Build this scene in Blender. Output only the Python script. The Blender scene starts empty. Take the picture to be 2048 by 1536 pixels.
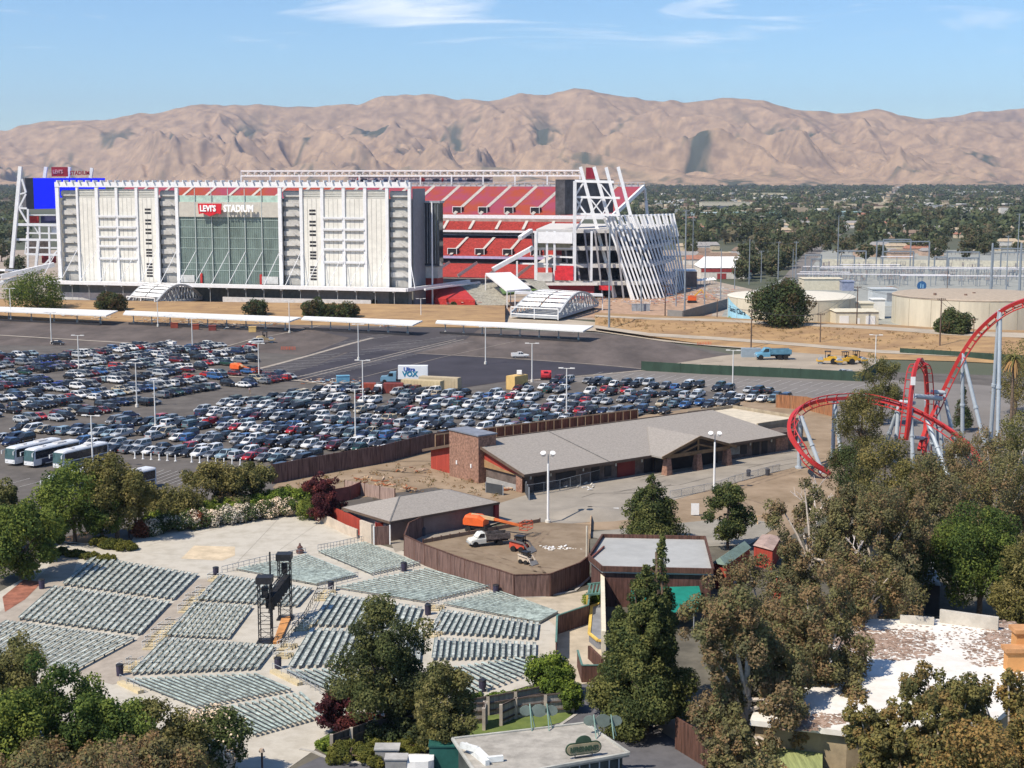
import bpy, math, random
import numpy as np
from mathutils import Vector
random.seed(7)
RNG = np.random.default_rng(7)
SC = bpy.context.scene
COL = SC.collection
R = math.radians

# ------------------------------------------------------------------ camera
F = 3000.0; HC = 55.0; VH = 356.0
PITCH = math.atan((768 - VH) / F)
cam = bpy.data.cameras.new('camera'); camo = bpy.data.objects.new('camera', cam); COL.objects.link(camo)
camo.location = (0, 0, HC); camo.rotation_euler = (math.pi/2 - PITCH, 0, 0)
cam.sensor_width = 36; cam.lens = 36 * F / 2048; cam.clip_start = 1; cam.clip_end = 60000
SC.camera = camo
SC.render.resolution_x = 1024; SC.render.resolution_y = 768
# ------------------------------------------------------------------ light
SUN_EL = R(52); SUN_AZ = R(52)      # azimuth: degrees left of the direction behind the camera
sv = Vector((-math.sin(SUN_AZ)*math.cos(SUN_EL), -math.cos(SUN_AZ)*math.cos(SUN_EL), math.sin(SUN_EL)))
sl = bpy.data.lights.new('sun', 'SUN'); sl.energy = 4.4; sl.angle = R(0.53); sl.color = (1.0, 0.90, 0.77)
so = bpy.data.objects.new('sun', sl); COL.objects.link(so)
so.rotation_euler = sv.to_track_quat('Z', 'Y').to_euler(); so.location = (-300, -200, 400)
W_ = bpy.data.worlds.new('World'); SC.world = W_; W_.use_nodes = True
nt = W_.node_tree; nt.nodes.clear()
def nd(t, **k):
    n = nt.nodes.new(t)
    for a, b in k.items():
        if a in n.inputs.keys() if hasattr(n.inputs, 'keys') else False: n.inputs[a].default_value = b
        else: setattr(n, a, b)
    return n
out = nt.nodes.new('ShaderNodeOutputWorld'); bg = nt.nodes.new('ShaderNodeBackground')
sky = nt.nodes.new('ShaderNodeTexSky'); sky.sky_type = 'NISHITA'; sky.sun_disc = False
sky.sun_elevation = SUN_EL; sky.sun_rotation = math.atan2(sv.x, sv.y)
sky.air_density = 1.0; sky.dust_density = 0.15; sky.ozone_density = 3.0; sky.altitude = 800
tc = nt.nodes.new('ShaderNodeTexCoord')
# thin cirrus, laid out on the plane of the sky (direction / height)
sep = nt.nodes.new('ShaderNodeSeparateXYZ'); nt.links.new(tc.outputs['Generated'], sep.inputs[0])
def math_(op, a, b=None):
    m = nt.nodes.new('ShaderNodeMath'); m.operation = op
    for i, x in enumerate((a, b)):
        if x is None: continue
        if isinstance(x, (int, float)): m.inputs[i].default_value = x
        else: nt.links.new(x, m.inputs[i])
    return m.outputs[0]
zz = math_('MAXIMUM', sep.outputs['Z'], 0.02)
cmb = nt.nodes.new('ShaderNodeCombineXYZ')
nt.links.new(math_('DIVIDE', sep.outputs['X'], math_('ADD', zz, 0.10)), cmb.inputs[0])
nt.links.new(math_('DIVIDE', sep.outputs['Y'], math_('ADD', zz, 0.10)), cmb.inputs[1])
mp = nt.nodes.new('ShaderNodeMapping'); nt.links.new(cmb.outputs[0], mp.inputs[0])
mp.inputs['Rotation'].default_value = (0, 0, R(14)); mp.inputs['Scale'].default_value = (0.9, 1.5, 1); mp.inputs['Location'].default_value = (3.1, 1.7, 0)
nz = nt.nodes.new('ShaderNodeTexNoise'); nt.links.new(mp.outputs[0], nz.inputs[0])
nz.inputs['Scale'].default_value = 1.5; nz.inputs['Detail'].default_value = 9; nz.inputs['Roughness'].default_value = 0.62; nz.inputs['Distortion'].default_value = 0.9
cr = nt.nodes.new('ShaderNodeValToRGB'); 
def gauss(qx, qz, sx_, sz_, a):
    yy = math_('MAXIMUM', sep.outputs['Y'], .05); X_ = math_('DIVIDE', math_('SUBTRACT', math_('DIVIDE', sep.outputs['X'], yy), qx), sx_); Z_ = math_('DIVIDE', math_('SUBTRACT', math_('DIVIDE', sep.outputs['Z'], yy), qz), sz_)
    return math_('MULTIPLY', math_('EXPONENT', math_('MULTIPLY', math_('ADD', math_('MULTIPLY', X_, X_), math_('MULTIPLY', Z_, Z_)), -1)), a)
nt.links.new(math_('ADD', nz.outputs['Fac'], math_('ADD', math_('ADD', gauss(-.075, .112, .085, .017, .30), gauss(.19, .098, .14, .014, .17)), -.105)), cr.inputs[0])
cr.color_ramp.elements[0].position = 0.49; cr.color_ramp.elements[1].position = 0.72
# cloud cover grows with height above the hills
hgt = math_('MULTIPLY', math_('SUBTRACT', sep.outputs['Z'], 0.062), 22.0)
cl = nt.nodes.new('ShaderNodeClamp'); nt.links.new(hgt, cl.inputs[0])
fac = math_('MULTIPLY', math_('MULTIPLY', cr.outputs[0], cl.outputs[0]), 0.85)
mix = nt.nodes.new('ShaderNodeMixRGB'); nt.links.new(fac, mix.inputs[0]); tint = nt.nodes.new('ShaderNodeMixRGB'); tint.blend_type = 'MULTIPLY'; tint.inputs[0].default_value = 1; tint.inputs[2].default_value = (.74, .90, 1.04, 1); nt.links.new(sky.outputs[0], tint.inputs[1]); nt.links.new(tint.outputs[0], mix.inputs[1])
mix.inputs[2].default_value = (8.2, 8.6, 9.2, 1)
nt.links.new(mix.outputs[0], bg.inputs[0]); bg.inputs[1].default_value = 0.104
nt.links.new(bg.outputs[0], out.inputs[0])
SC.view_settings.view_transform = 'Standard'; SC.view_settings.look = 'None'
SC.view_settings.exposure = 0.5; SC.view_settings.gamma = 1

# ------------------------------------------------------------------ measuring helpers (photo pixel -> place)
CP, SP = math.cos(PITCH), math.sin(PITCH)
def ray(u, v):
    w = 768 - v
    return Vector((u - 1024, F*CP + w*SP, -F*SP + w*CP))
def G(u, v, z=0.0):
    d = ray(u, v); t = (z - HC) / d.z
    return Vector((d.x*t, d.y*t, z))
def W(u, v, Y):
    d = ray(u, v); t = Y / d.y
    return Vector((d.x*t, Y, HC + d.z*t))
def hgt_at(p, v):            # height of picture row v above/below at ground point p
    return W(1024, v, p.y).z
def V(*a): return Vector(a)

# ------------------------------------------------------------------ materials
MATS = {}
def M(name, c, rough=0.85, var=0.12, scale=0.6, metal=0.0, c2=None, stretch=(1, 1, 1), bump=0.0, detail=4, spec=0.3, lo=0.35, hi=0.65, coat=0.0):
    if name in MATS: return MATS[name]
    m = bpy.data.materials.new(name); m.use_nodes = True; t = m.node_tree
    b = t.nodes['Principled BSDF']; b.inputs['Roughness'].default_value = rough; b.inputs['Metallic'].default_value = metal
    b.inputs['Specular IOR Level'].default_value = spec
    if coat: b.inputs['Coat Weight'].default_value = coat
    if c2 is None: c2 = tuple(x*(1-2*var) for x in c); c = tuple(min(1, x*(1+var)) for x in c)
    g = t.nodes.new('ShaderNodeNewGeometry'); mp = t.nodes.new('ShaderNodeMapping'); mp.inputs['Scale'].default_value = stretch
    n = t.nodes.new('ShaderNodeTexNoise'); n.inputs['Scale'].default_value = scale; n.inputs['Detail'].default_value = detail; n.inputs['Roughness'].default_value = 0.68
    r = t.nodes.new('ShaderNodeMapRange'); r.inputs[1].default_value = lo; r.inputs[2].default_value = hi
    mx = t.nodes.new('ShaderNodeMixRGB'); mx.inputs[1].default_value = (*c2, 1); mx.inputs[2].default_value = (*c, 1)
    L = t.links.new
    L(g.outputs['Position'], mp.inputs[0]); L(mp.outputs[0], n.inputs[0]); L(n.outputs['Fac'], r.inputs[0]); L(r.outputs[0], mx.inputs[0]); L(mx.outputs[0], b.inputs['Base Color'])
    if bump:
        bp = t.nodes.new('ShaderNodeBump'); bp.inputs['Strength'].default_value = bump; bp.inputs['Distance'].default_value = 0.3
        L(n.outputs['Fac'], bp.inputs['Height']); L(bp.outputs[0], b.inputs['Normal'])
    MATS[name] = m; return m
def leafmat(name, c, tr=0.25):
    if name in MATS: return MATS[name]
    m = bpy.data.materials.new(name); m.use_nodes = True; t = m.node_tree; t.nodes.clear(); L = t.links.new
    o = t.nodes.new('ShaderNodeOutputMaterial'); d = t.nodes.new('ShaderNodeBsdfDiffuse'); tl = t.nodes.new('ShaderNodeBsdfTranslucent')
    mxs = t.nodes.new('ShaderNodeMixShader'); mxs.inputs[0].default_value = tr
    oi = t.nodes.new('ShaderNodeObjectInfo'); g = t.nodes.new('ShaderNodeNewGeometry')
    n = t.nodes.new('ShaderNodeTexNoise'); n.inputs['Scale'].default_value = 0.35; n.inputs['Detail'].default_value = 3
    L(g.outputs['Position'], n.inputs[0])
    a = t.nodes.new('ShaderNodeMath'); a.operation = 'MULTIPLY_ADD'; L(n.outputs['Fac'], a.inputs[0]); a.inputs[1].default_value = 0.9
    r2 = t.nodes.new('ShaderNodeMath'); r2.operation = 'MULTIPLY_ADD'; L(oi.outputs['Random'], r2.inputs[0]); r2.inputs[1].default_value = 0.45; r2.inputs[2].default_value = -0.12
    L(r2.outputs[0], a.inputs[2])
    mx = t.nodes.new('ShaderNodeMixRGB'); L(a.outputs[0], mx.inputs[0])
    mx.inputs[1].default_value = (c[0]*0.75, c[1]*0.85, c[2]*0.9, 1); mx.inputs[2].default_value = (c[0]*1.45, c[1]*1.22, c[2]*1.05, 1)
    L(mx.outputs[0], d.inputs[0]); L(mx.outputs[0], tl.inputs[0]); L(d.outputs[0], mxs.inputs[1]); L(tl.outputs[0], mxs.inputs[2]); L(mxs.outputs[0], o.inputs[0])
    MATS[name] = m; return m

# ------------------------------------------------------------------ objects
ORG = {}
def tag(o, label=None, cat=None, group=None, kind=None):
    if label: o['label'] = label
    if cat: o['category'] = cat
    if group: o['group'] = group
    if kind: o['kind'] = kind
    return o
def empty(name, loc, label=None, cat=None, group=None, kind=None):
    o = bpy.data.objects.new(name, None); COL.objects.link(o); loc = Vector(loc); o.location = loc; ORG[o.name] = loc.copy()
    o.empty_display_size = 0.5
    return tag(o, label, cat, group, kind)
def unit(a, fb=(0, 0, 1)):
    return a.normalized() if a.length > 1e-6 else Vector(fb)
class MB:
    def __init__(s): s.v = []; s.f = []; s.m = []
    def add(s, vs, fs, mi=0):
        o = len(s.v); s.v += [tuple(x) for x in vs]; s.f += [tuple(i+o for i in f) for f in fs]; s.m += [mi]*len(fs); return s
    def box(s, c, d, rz=0, mi=0):
        cx, cy, cz = c; a, b, h = d[0]/2, d[1]/2, d[2]/2; ca, sa = math.cos(rz), math.sin(rz)
        vs = []
        for z in (-h, h):
            for x, y in ((-a, -b), (a, -b), (a, b), (-a, b)): vs.append((cx+x*ca-y*sa, cy+x*sa+y*ca, cz+z))
        return s.add(vs, [(3, 2, 1, 0), (4, 5, 6, 7), (0, 1, 5, 4), (1, 2, 6, 5), (2, 3, 7, 6), (3, 0, 4, 7)], mi)
    def prism(s, poly, z0, z1, mi=0):      # poly: list of (x,y); z0/z1 number or list
        n = len(poly); z0 = z0 if hasattr(z0, '__len__') else [z0]*n; z1 = z1 if hasattr(z1, '__len__') else [z1]*n
        ar = sum(poly[i][0]*poly[(i+1) % n][1]-poly[(i+1) % n][0]*poly[i][1] for i in range(n))
        if ar < 0: poly = poly[::-1]; z0 = z0[::-1]; z1 = z1[::-1]
        vs = [(p[0], p[1], z) for p, z in zip(poly, z0)] + [(p[0], p[1], z) for p, z in zip(poly, z1)]
        fs = [tuple(range(n-1, -1, -1)), tuple(range(n, 2*n))] + [(i, (i+1) % n, n+(i+1) % n, n+i) for i in range(n)]
        return s.add(vs, fs, mi)
    def sheet(s, pts, mi=0):
        return s.add(pts, [tuple(range(len(pts)))], mi)
    def bar(s, p, q, w=0.2, h=None, up=(0, 0, 1), mi=0):     # rectangular bar p->q
        p, q = Vector(p), Vector(q); h = w if h is None else h
        d = unit(q-p); upv = Vector(up)
        if abs(d.dot(upv)) > 0.98: upv = Vector((0, 1, 0))
        x = unit(d.cross(upv)); y = unit(x.cross(d)); vs = []
        for c in (p, q):
            for a, b in ((-1, -1), (1, -1), (1, 1), (-1, 1)): vs.append(c + x*(a*w/2) + y*(b*h/2))
        return s.add(vs, [(3, 2, 1, 0), (4, 5, 6, 7), (0, 1, 5, 4), (1, 2, 6, 5), (2, 3, 7, 6), (3, 0, 4, 7)][::1], mi)
    def tube(s, p, q, r, r2=None, n=8, mi=0, cap=True):
        p, q = Vector(p), Vector(q); r2 = r if r2 is None else r2; d = unit(q-p)
        upv = Vector((0, 0, 1)) if abs(d.z) < 0.98 else Vector((0, 1, 0))
        x = unit(d.cross(upv)); y = unit(x.cross(d)); vs = []
        for c, rr in ((p, r), (q, r2)):
            for i in range(n):
                a = 2*math.pi*i/n; vs.append(c + x*(rr*math.cos(a)) + y*(rr*math.sin(a)))
        fs = [(i, (i+1) % n, n+(i+1) % n, n+i) for i in range(n)]
        if cap: fs += [tuple(range(n-1, -1, -1)), tuple(range(n, 2*n))]
        return s.add(vs, fs, mi)
    def path(s, pts, r, n=8, mi=0):
        for a, b in zip(pts[:-1], pts[1:]): s.tube(a, b, r, n=n, mi=mi)
        return s
    def loft(s, secs, mi=0, cap=True, closed=True):
        n = len(secs[0]); vs = [p for sec in secs for p in sec]; fs = []
        for k in range(len(secs)-1):
            for i in range(n if closed else n-1):
                j = (i+1) % n; fs.append((k*n+i, k*n+j, (k+1)*n+j, (k+1)*n+i))
        if cap and closed: fs += [tuple(range(n-1, -1, -1)), tuple(range((len(secs)-1)*n, len(secs)*n))]
        return s.add(vs, fs, mi)
    def wallp(s, pts, h, t, mi=0, z0=0):     # wall along ground polyline, thickness t ; h number or list
        hs = h if hasattr(h, '__len__') else [h]*len(pts)
        for i in range(len(pts)-1):
            a, b = Vector(pts[i]), Vector(pts[i+1]); d = Vector((b.x-a.x, b.y-a.y, 0)).normalized(); nn = Vector((-d.y, d.x, 0))*(t/2)
            vs = [a-nn, b-nn, b+nn, a+nn]; vs = [V(p.x, p.y, z0 + (p.z if 0 else 0)) for p in vs] + [V(vs[0].x, vs[0].y, hs[i]), V(vs[1].x, vs[1].y, hs[i+1]), V(vs[2].x, vs[2].y, hs[i+1]), V(vs[3].x, vs[3].y, hs[i])]
            s.add(vs, [(3, 2, 1, 0), (4, 5, 6, 7), (0, 1, 5, 4), (1, 2, 6, 5), (2, 3, 7, 6), (3, 0, 4, 7)], mi)
        return s
    def build(s, name, mats, parent=None, label=None, cat=None, group=None, kind=None, loc=None, smooth=False):
        mats = mats if isinstance(mats, (list, tuple)) else [mats]
        org = Vector((0, 0, 0))
        if parent is not None: org = ORG[parent.name]
        elif loc is not None: org = Vector(loc)
        elif s.v and kind != 'structure':
            a = np.array(s.v); org = Vector(((a[:, 0].min()+a[:, 0].max())/2, (a[:, 1].min()+a[:, 1].max())/2, a[:, 2].min()))
        me = bpy.data.meshes.new(name); me.from_pydata([(x-org.x, y-org.y, z-org.z) for x, y, z in s.v], [], s.f)
        for m in mats: me.materials.append(m)
        if any(s.m): me.polygons.foreach_set('material_index', s.m)
        if smooth: me.polygons.foreach_set('use_smooth', [True]*len(s.f))
        me.update(); o = bpy.data.objects.new(name, me); COL.objects.link(o)
        if parent is not None: o.parent = parent; ORG[o.name] = org.copy()
        else: o.location = org; ORG[o.name] = org.copy()
        return tag(o, label, cat, group, kind)
def link_copy(o, parent=None):
    c = o.copy(); COL.objects.link(c); c.parent = parent
    for ch in o.children: link_copy(ch, c)
    return c
def textmesh(name, body, mat, parent, origin, xdir, ydir, size, depth=0.15, align='LEFT', bold=0.0, sx=1.0):
    cu = bpy.data.curves.new(name, 'FONT'); cu.body = body; cu.size = size; cu.extrude = depth/2; cu.offset = bold; cu.align_x = align; cu.resolution_u = 2
    t = bpy.data.objects.new('t', cu); COL.objects.link(t); bpy.context.view_layer.update()
    me = bpy.data.meshes.new_from_object(t.evaluated_get(bpy.context.evaluated_depsgraph_get())); bpy.data.objects.remove(t)
    X = Vector(xdir).normalized(); Y = Vector(ydir).normalized(); Z = X.cross(Y); org = ORG[parent.name]
    for v in me.vertices: v.co = Vector(origin) - org + X*(v.co.x*sx) + Y*v.co.y + Z*v.co.z
    me.materials.clear(); me.materials.append(mat); me.name = name
    o = bpy.data.objects.new(name, me); COL.objects.link(o); o.parent = parent; ORG[o.name] = org.copy(); return o

ORD = ['first','second','third','fourth','fifth','sixth','seventh','eighth','ninth','tenth','eleventh','twelfth','thirteenth','fourteenth','fifteenth','sixteenth','seventeenth','eighteenth','nineteenth','twentieth']
def ordn(i):
    if i < 20: return ORD[i]
    n = i+1; return '%d%s' % (n, {1: 'st', 2: 'nd', 3: 'rd'}.get(n % 10 if n % 100 not in (11, 12, 13) else 0, 'th'))
# shared colours
white = M('white_paint', (0.8, 0.8, 0.78), 0.55, 0.04)
offwhite = M('off_white', (0.66, 0.63, 0.56), 0.7, 0.06)
steel = M('galvanised_steel', (0.36, 0.39, 0.42), 0.5, 0.1, metal=0.3)
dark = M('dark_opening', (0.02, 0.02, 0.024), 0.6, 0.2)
black = M('black_metal', (0.025, 0.025, 0.028), 0.5, 0.2)
concrete = M('concrete', (0.42, 0.40, 0.36), 0.9, 0.12, 0.3)
rubber = M('rubber', (0.02, 0.02, 0.02), 0.9, 0.1)
redp = M('red_paint', (0.42, 0.035, 0.03), 0.55, 0.1)
brown = M('brown_wood', (0.11, 0.055, 0.04), 0.9, 0.28, 1.2, stretch=(3, 3, 0.25))
orange = M('orange_paint', (0.75, 0.13, 0.03), 0.5, 0.08)
yellow = M('yellow_paint', (0.62, 0.36, 0.04), 0.5, 0.1)
woodl = M('light_wood', (0.5, 0.34, 0.2), 0.8, 0.2)
# ================================================================== SETTING
def structure(mb, name, mat, **k): return mb.build(name, mat, kind='structure', **k)
def sheet(name, px, mat, z, sub=0):
    mb = MB(); mb.sheet([G(u, v, 0) + V(0, 0, z) for u, v in px]); return structure(mb, name, mat)
asph = M('asphalt_old', (0.118, 0.106, 0.094), 0.95, 0.16, 0.16, detail=8)
asph_far = M('asphalt_far_lot', (0.12, 0.098, 0.086), 0.95, 0.2, 0.09, stretch=(1, 0.35, 1), detail=8)
asph_new = M('asphalt_new', (0.045, 0.042, 0.052), 0.95, 0.14, 0.06, detail=8)
asph_pale = M('asphalt_pale', (0.19, 0.175, 0.16), 0.95, 0.1, 0.04, detail=8)
plaza_m = M('plaza_gravel', (0.29, 0.26, 0.215), 0.95, 0.1, 0.15, detail=8)
dirt_m = M('bare_dirt', (0.33, 0.25, 0.17), 0.98, 0.2, 0.12, c2=(0.2, 0.145, 0.09), detail=9, bump=0.3)
dirt_y = M('yard_dirt', (0.27, 0.21, 0.145), 0.98, 0.2, 0.18, c2=(0.17, 0.125, 0.08), detail=9, bump=0.3)
gold_m = M('dry_grass', (0.40, 0.26, 0.125), 0.98, 0.2, 0.2, c2=(0.24, 0.15, 0.08), detail=10, bump=0.4, stretch=(0.5, 1, 1))
tan_m = M('dusty_path', (0.42, 0.36, 0.28), 0.95, 0.1, 0.1, detail=7)
floor_m = M('amphitheatre_concrete', (0.47, 0.44, 0.375), 0.92, 0.1, 0.35, c2=(0.36, 0.33, 0.27), detail=9, lo=0.3, hi=0.55)
floor_w = M('amphitheatre_worn', (0.36, 0.315, 0.26), 0.92, 0.1, 0.5, detail=8)
city_m = M('city_floor', (0.11, 0.11, 0.08), 0.95, 0.2, 0.006, c2=(0.07, 0.085, 0.05), detail=12)
mulch_m = M('bark_mulch', (0.20, 0.095, 0.06), 0.98, 0.25, 1.0, detail=6)
lawn_m = M('lawn', (0.15, 0.19, 0.05), 0.98, 0.2, 0.5, c2=(0.09, 0.13, 0.035), detail=6)
park_m = M('park_floor', (0.12, 0.11, 0.085), 0.95, 0.25, 0.15, detail=7)

mb = MB()
mb.sheet([(-13000, 20, -0.2), (13000, 20, -0.2), (13000, 19000, -0.2), (-13000, 19000, -0.2)])
structure(mb, 'ground', city_m)
# main car park, everything this side of the creek bank
sheet('car_park', [(-900, 628), (0, 627), (240, 637), (600, 648), (870, 655), (1190, 664), (1330, 683), (1500, 715), (1800, 745), (2300, 760), (2300, 1010), (1900, 1010), (1560, 905), (1000, 1010), (560, 1030), (250, 1095), (-60, 1095), (-900, 1000)], asph, 0.00)
sheet('far_car_park', [(-900, 640), (0, 635), (240, 641), (600, 652), (870, 658), (1190, 667), (1330, 683), (1442, 712), (1283, 738), (1010, 764), (930, 775), (700, 775), (592, 762), (436, 753), (620, 711), (320, 693), (-60, 690), (-900, 690)], asph_far, 0.02)
sheet('asphalt_patch', [(520, 765), (610, 738), (700, 704), (760, 697), (828, 707), (1100, 723), (1290, 739), (1010, 763), (930, 775), (700, 775), (600, 763)], asph_new, 0.05)
sheet('striped_lot', [(560, 728), (640, 700), (700, 676), (600, 654), (960, 657), (930, 680), (828, 707), (690, 705), (612, 737), (530, 764), (480, 752)], M('asphalt_striped', (0.062, 0.056, 0.06), 0.95, 0.12, 0.05, detail=8), 0.035)
sheet('pale_car_park', [(1290, 742), (1730, 757), (2300, 790), (2300, 1000), (1640, 840), (1500, 800), (1330, 765), (1150, 765), (1010, 768)], asph_pale, 0.025)
sheet('works_yard', [(1442, 712), (1560, 700), (1700, 700), (1760, 720), (1740, 757), (1500, 750), (1283, 738)], M('works_gravel', (0.34, 0.29, 0.225), 0.95, 0.1, 0.1, detail=8), 0.045)
# pale kerbs and joints between the lots
def strip(name, pts, w, mat, z=0.07):
    mb = MB(); ps = [G(u, v) for u, v in pts]
    for a, b in zip(ps[:-1], ps[1:]):
        d = unit(b-a); n = V(-d.y, d.x, 0)*(w/2); mb.sheet([a-n+V(0, 0, z), b-n+V(0, 0, z), b+n+V(0, 0, z), a+n+V(0, 0, z)])
    return structure(mb, name, mat)
jt = M('pale_joint', (0.34, 0.30, 0.25), 0.95, 0.12, 0.3)
strip('kerb_strip', [(440, 754), (472, 749), (545, 731), (620, 711), (700, 688), (745, 676)], 1.6, jt, 0.08)
strip('kerb_strip', [(576, 759), (690, 732), (800, 705), (912, 679)], 0.55, jt, 0.09)
strip('kerb_strip', [(594, 761), (705, 733), (815, 706), (928, 679)], 0.55, jt, 0.10)
strip('kerb_strip', [(1012, 766), (1100, 758), (1200, 750), (1290, 741)], 1.5, jt, 0.11)
strip('kerb_strip', [(828, 707), (1000, 716), (1200, 730), (1290, 739)], 0.7, jt, 0.12)
strip('kerb_strip', [(-200, 668), (0, 671), (150, 680), (330, 691), (440, 696)], 2.0, jt, 0.13)
strip('kerb_strip', [(430, 700), (500, 680), (600, 661), (640, 652)], 0.8, jt, 0.14)
strip('kerb_strip', [(436, 752), (520, 757), (600, 762), (700, 776), (820, 778)], 1.6, jt, 0.125)
strip('kerb_strip', [(716, 757), (880, 716), (1030, 683)], 0.3, jt, 0.105)
# stall markings
pm = M('parking_paint', (0.5, 0.49, 0.46), 0.8, 0.1)
mb = MB()
def seg(mb, a, b, w, z):
    d = unit(b-a); n = V(-d.y, d.x, 0)*(w/2); mb.sheet([a-n+V(0, 0, z), b-n+V(0, 0, z), b+n+V(0, 0, z), a+n+V(0, 0, z)])
for (ua, va, ub, vb, n, l) in ((600, 752, 905, 682, 30, 50), (578, 746, 845, 682, 24, -46), (640, 732, 770, 700, 0, 0), (500, 745, 640, 706, 14, 44), (760, 700, 905, 668, 14, 50), (700, 690, 820, 664, 12, -40)):
    for i in range(n):
        t = i/(n-1); u = ua+(ub-ua)*t; v = va+(vb-va)*t; s = (v-356)/390
        seg(mb, G(u, v), G(u+l*s, v+1.5*(1 if l > 0 else -1)), 0.22, 0.12)
structure(mb, 'parking_markings', pm)
mb = MB()
for i in range(13):
    u = 270+i*14; seg(mb, G(u, 962+i*1.2), G(u+58, 940+i*1.2), 0.12, 0.05)
for i in range(8): seg(mb, G(0+i*34, 973+i*2.5), G(60+i*34, 957+i*2.5), 0.12, 0.05)
for i in range(26): seg(mb, G(1180+i*21, 752+i*1.0), G(1205+i*21, 744+i*1.0), 0.14, 0.06)
for i in range(26): seg(mb, G(1190+i*21, 764+i*1.2), G(1217+i*21, 755+i*1.2), 0.14, 0.06)
structure(mb, 'parking_markings', pm)
# dirt and paving round the long building
sheet('construction_dirt', [(545, 975), (560, 962), (910, 885), (1500, 800), (1660, 800), (1700, 1000), (1560, 1085), (1430, 1060), (1180, 1060), (1000, 1010), (870, 975), (690, 1000), (600, 1010)], dirt_m, 0.03)
sheet('plaza', [(1005, 1005), (1070, 985), (1300, 938), (1590, 890), (1640, 905), (1590, 935), (1460, 968), (1350, 1000), (1235, 1040), (1090, 1052), (1000, 1045), (860, 1090), (790, 1105), (770, 1060)], plaza_m, 0.06)
sheet('plaza', [(1180, 1065), (1060, 1048), (960, 1056), (860, 1082), (960, 1080), (1180, 1075), (1300, 1100), (1500, 1090), (1560, 1050), (1480, 1035)], M('plaza_gravel2', (0.27, 0.25, 0.21), 0.95, 0.1, 0.2), 0.09)
sheet('fenced_yard', [(812, 1097), (870, 1083), (1075, 1045), (1180, 1050), (1178, 1100), (1172, 1160), (1150, 1180), (1025, 1185), (850, 1120)], dirt_y, 0.11)
# park floor under the trees and lower roads
sheet('park_ground', [(-900, 1085), (110, 1085), (250, 1095), (430, 1030), (560, 1020), (680, 1010), (800, 1100), (870, 1115), (1040, 1185), (1180, 1170), (1180, 1060), (1560, 1060), (1900, 1000), (2400, 980), (3000, 1700), (3000, 2300), (-1600, 2300)], park_m, 0.015)
sheet('amphitheatre_floor', [(-260, 1330), (60, 1150), (110, 1092), (262, 1084), (275, 1060), (420, 1040), (560, 1018), (600, 1025), (640, 1043), (740, 1085), (860, 1117), (1040, 1188), (1110, 1200), (1185, 1190), (1190, 1260), (1180, 1335), (1160, 1355), (1150, 1345), (960, 1400), (700, 1450), (640, 1478), (630, 1500), (545, 1560), (300, 1640), (-200, 1640)], floor_m, 0.05)
sheet('worn_patch', [(362, 1118), (388, 1092), (470, 1094), (470, 1112), (445, 1122)], M('sandy_patch', (0.56, 0.46, 0.32), 0.95, 0.1, 0.5), 0.065)
sheet('amphitheatre_aisle', [(-20, 1240), (50, 1185), (120, 1108), (160, 1112), (135, 1172), (50, 1245), (10, 1260)], floor_w, 0.07)
sheet('amphitheatre_aisle', [(395, 1160), (445, 1155), (395, 1210), (340, 1280), (262, 1360), (225, 1370), (150, 1350), (270, 1283), (340, 1212)], floor_w, 0.068)
sheet('amphitheatre_aisle', [(120, 1178), (345, 1207), (335, 1213), (110, 1184)], floor_w, 0.075)
sheet('red_paving', [(5, 1195), (48, 1160), (85, 1165), (50, 1200), (10, 1225)], M('red_paving', (0.30, 0.12, 0.075), 0.9, 0.2), 0.09)
sheet('mulch_bed', [(112, 1080), (180, 1063), (188, 1078), (200, 1092), (150, 1088)], M('orange_mulch', (0.42, 0.23, 0.11), 0.95, 0.15), 0.09)
strip('kerb_strip', [(111, 1083), (190, 1091), (265, 1100)], 0.3, offwhite, 0.12)
# right: side lane, lower road
lane = M('lane_concrete', (0.44, 0.38, 0.29), 0.92, 0.12, 0.3, detail=7)
sheet('service_lane', [(1040, 1188), (1110, 1195), (1180, 1180), (1205, 1180), (1215, 1330), (1225, 1360), (1160, 1370), (1120, 1345), (1112, 1255)], lane, 0.08)
road_m = M('road_asphalt', (0.115, 0.115, 0.125), 0.92, 0.12, 0.4, detail=8)
sheet('road', [(1150, 1365), (1185, 1375), (1235, 1400), (1262, 1430), (1300, 1450), (1360, 1420), (1420, 1480), (1440, 1540), (1500, 1700), (500, 1700), (545, 1560), (640, 1515), (720, 1525), (820, 1505), (860, 1490), (980, 1480), (1090, 1460), (1150, 1430), (1165, 1400)], road_m, 0.07)
sheet('driveway', [(1300, 1450), (1330, 1425), (1370, 1420), (1352, 1440), (1400, 1500), (1440, 1540), (1330, 1470)], plaza_m, 0.12)
mb = MB()
def kerb(mb, pts, w=0.35, h=0.14):
    ps = [G(u, v) for u, v in pts]
    for a, b in zip(ps[:-1], ps[1:]): mb.bar(a+V(0, 0, h/2), b+V(0, 0, h/2), w, h)
kerb(mb, [(1180, 1373), (1210, 1383), (1240, 1400), (1257, 1425), (1262, 1440), (1285, 1450), (1310, 1452)], 0.45)
kerb(mb, [(1155, 1428), (1120, 1452), (1060, 1462), (985, 1478)], 0.35)
kerb(mb, [(600, 1500), (628, 1505), (660, 1520), (715, 1527), (740, 1530), (820, 1507), (860, 1493)], 0.35)
kerb(mb, [(1180, 1155), (1150, 1183), (1090, 1194), (1030, 1197)], 0.35)
structure(mb, 'kerb', concrete)
sheet('lawn', [(960, 1435), (1000, 1430), (1120, 1415), (1155, 1418), (1130, 1445), (1060, 1460), (985, 1475), (930, 1480)], lawn_m, 0.10)
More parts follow.
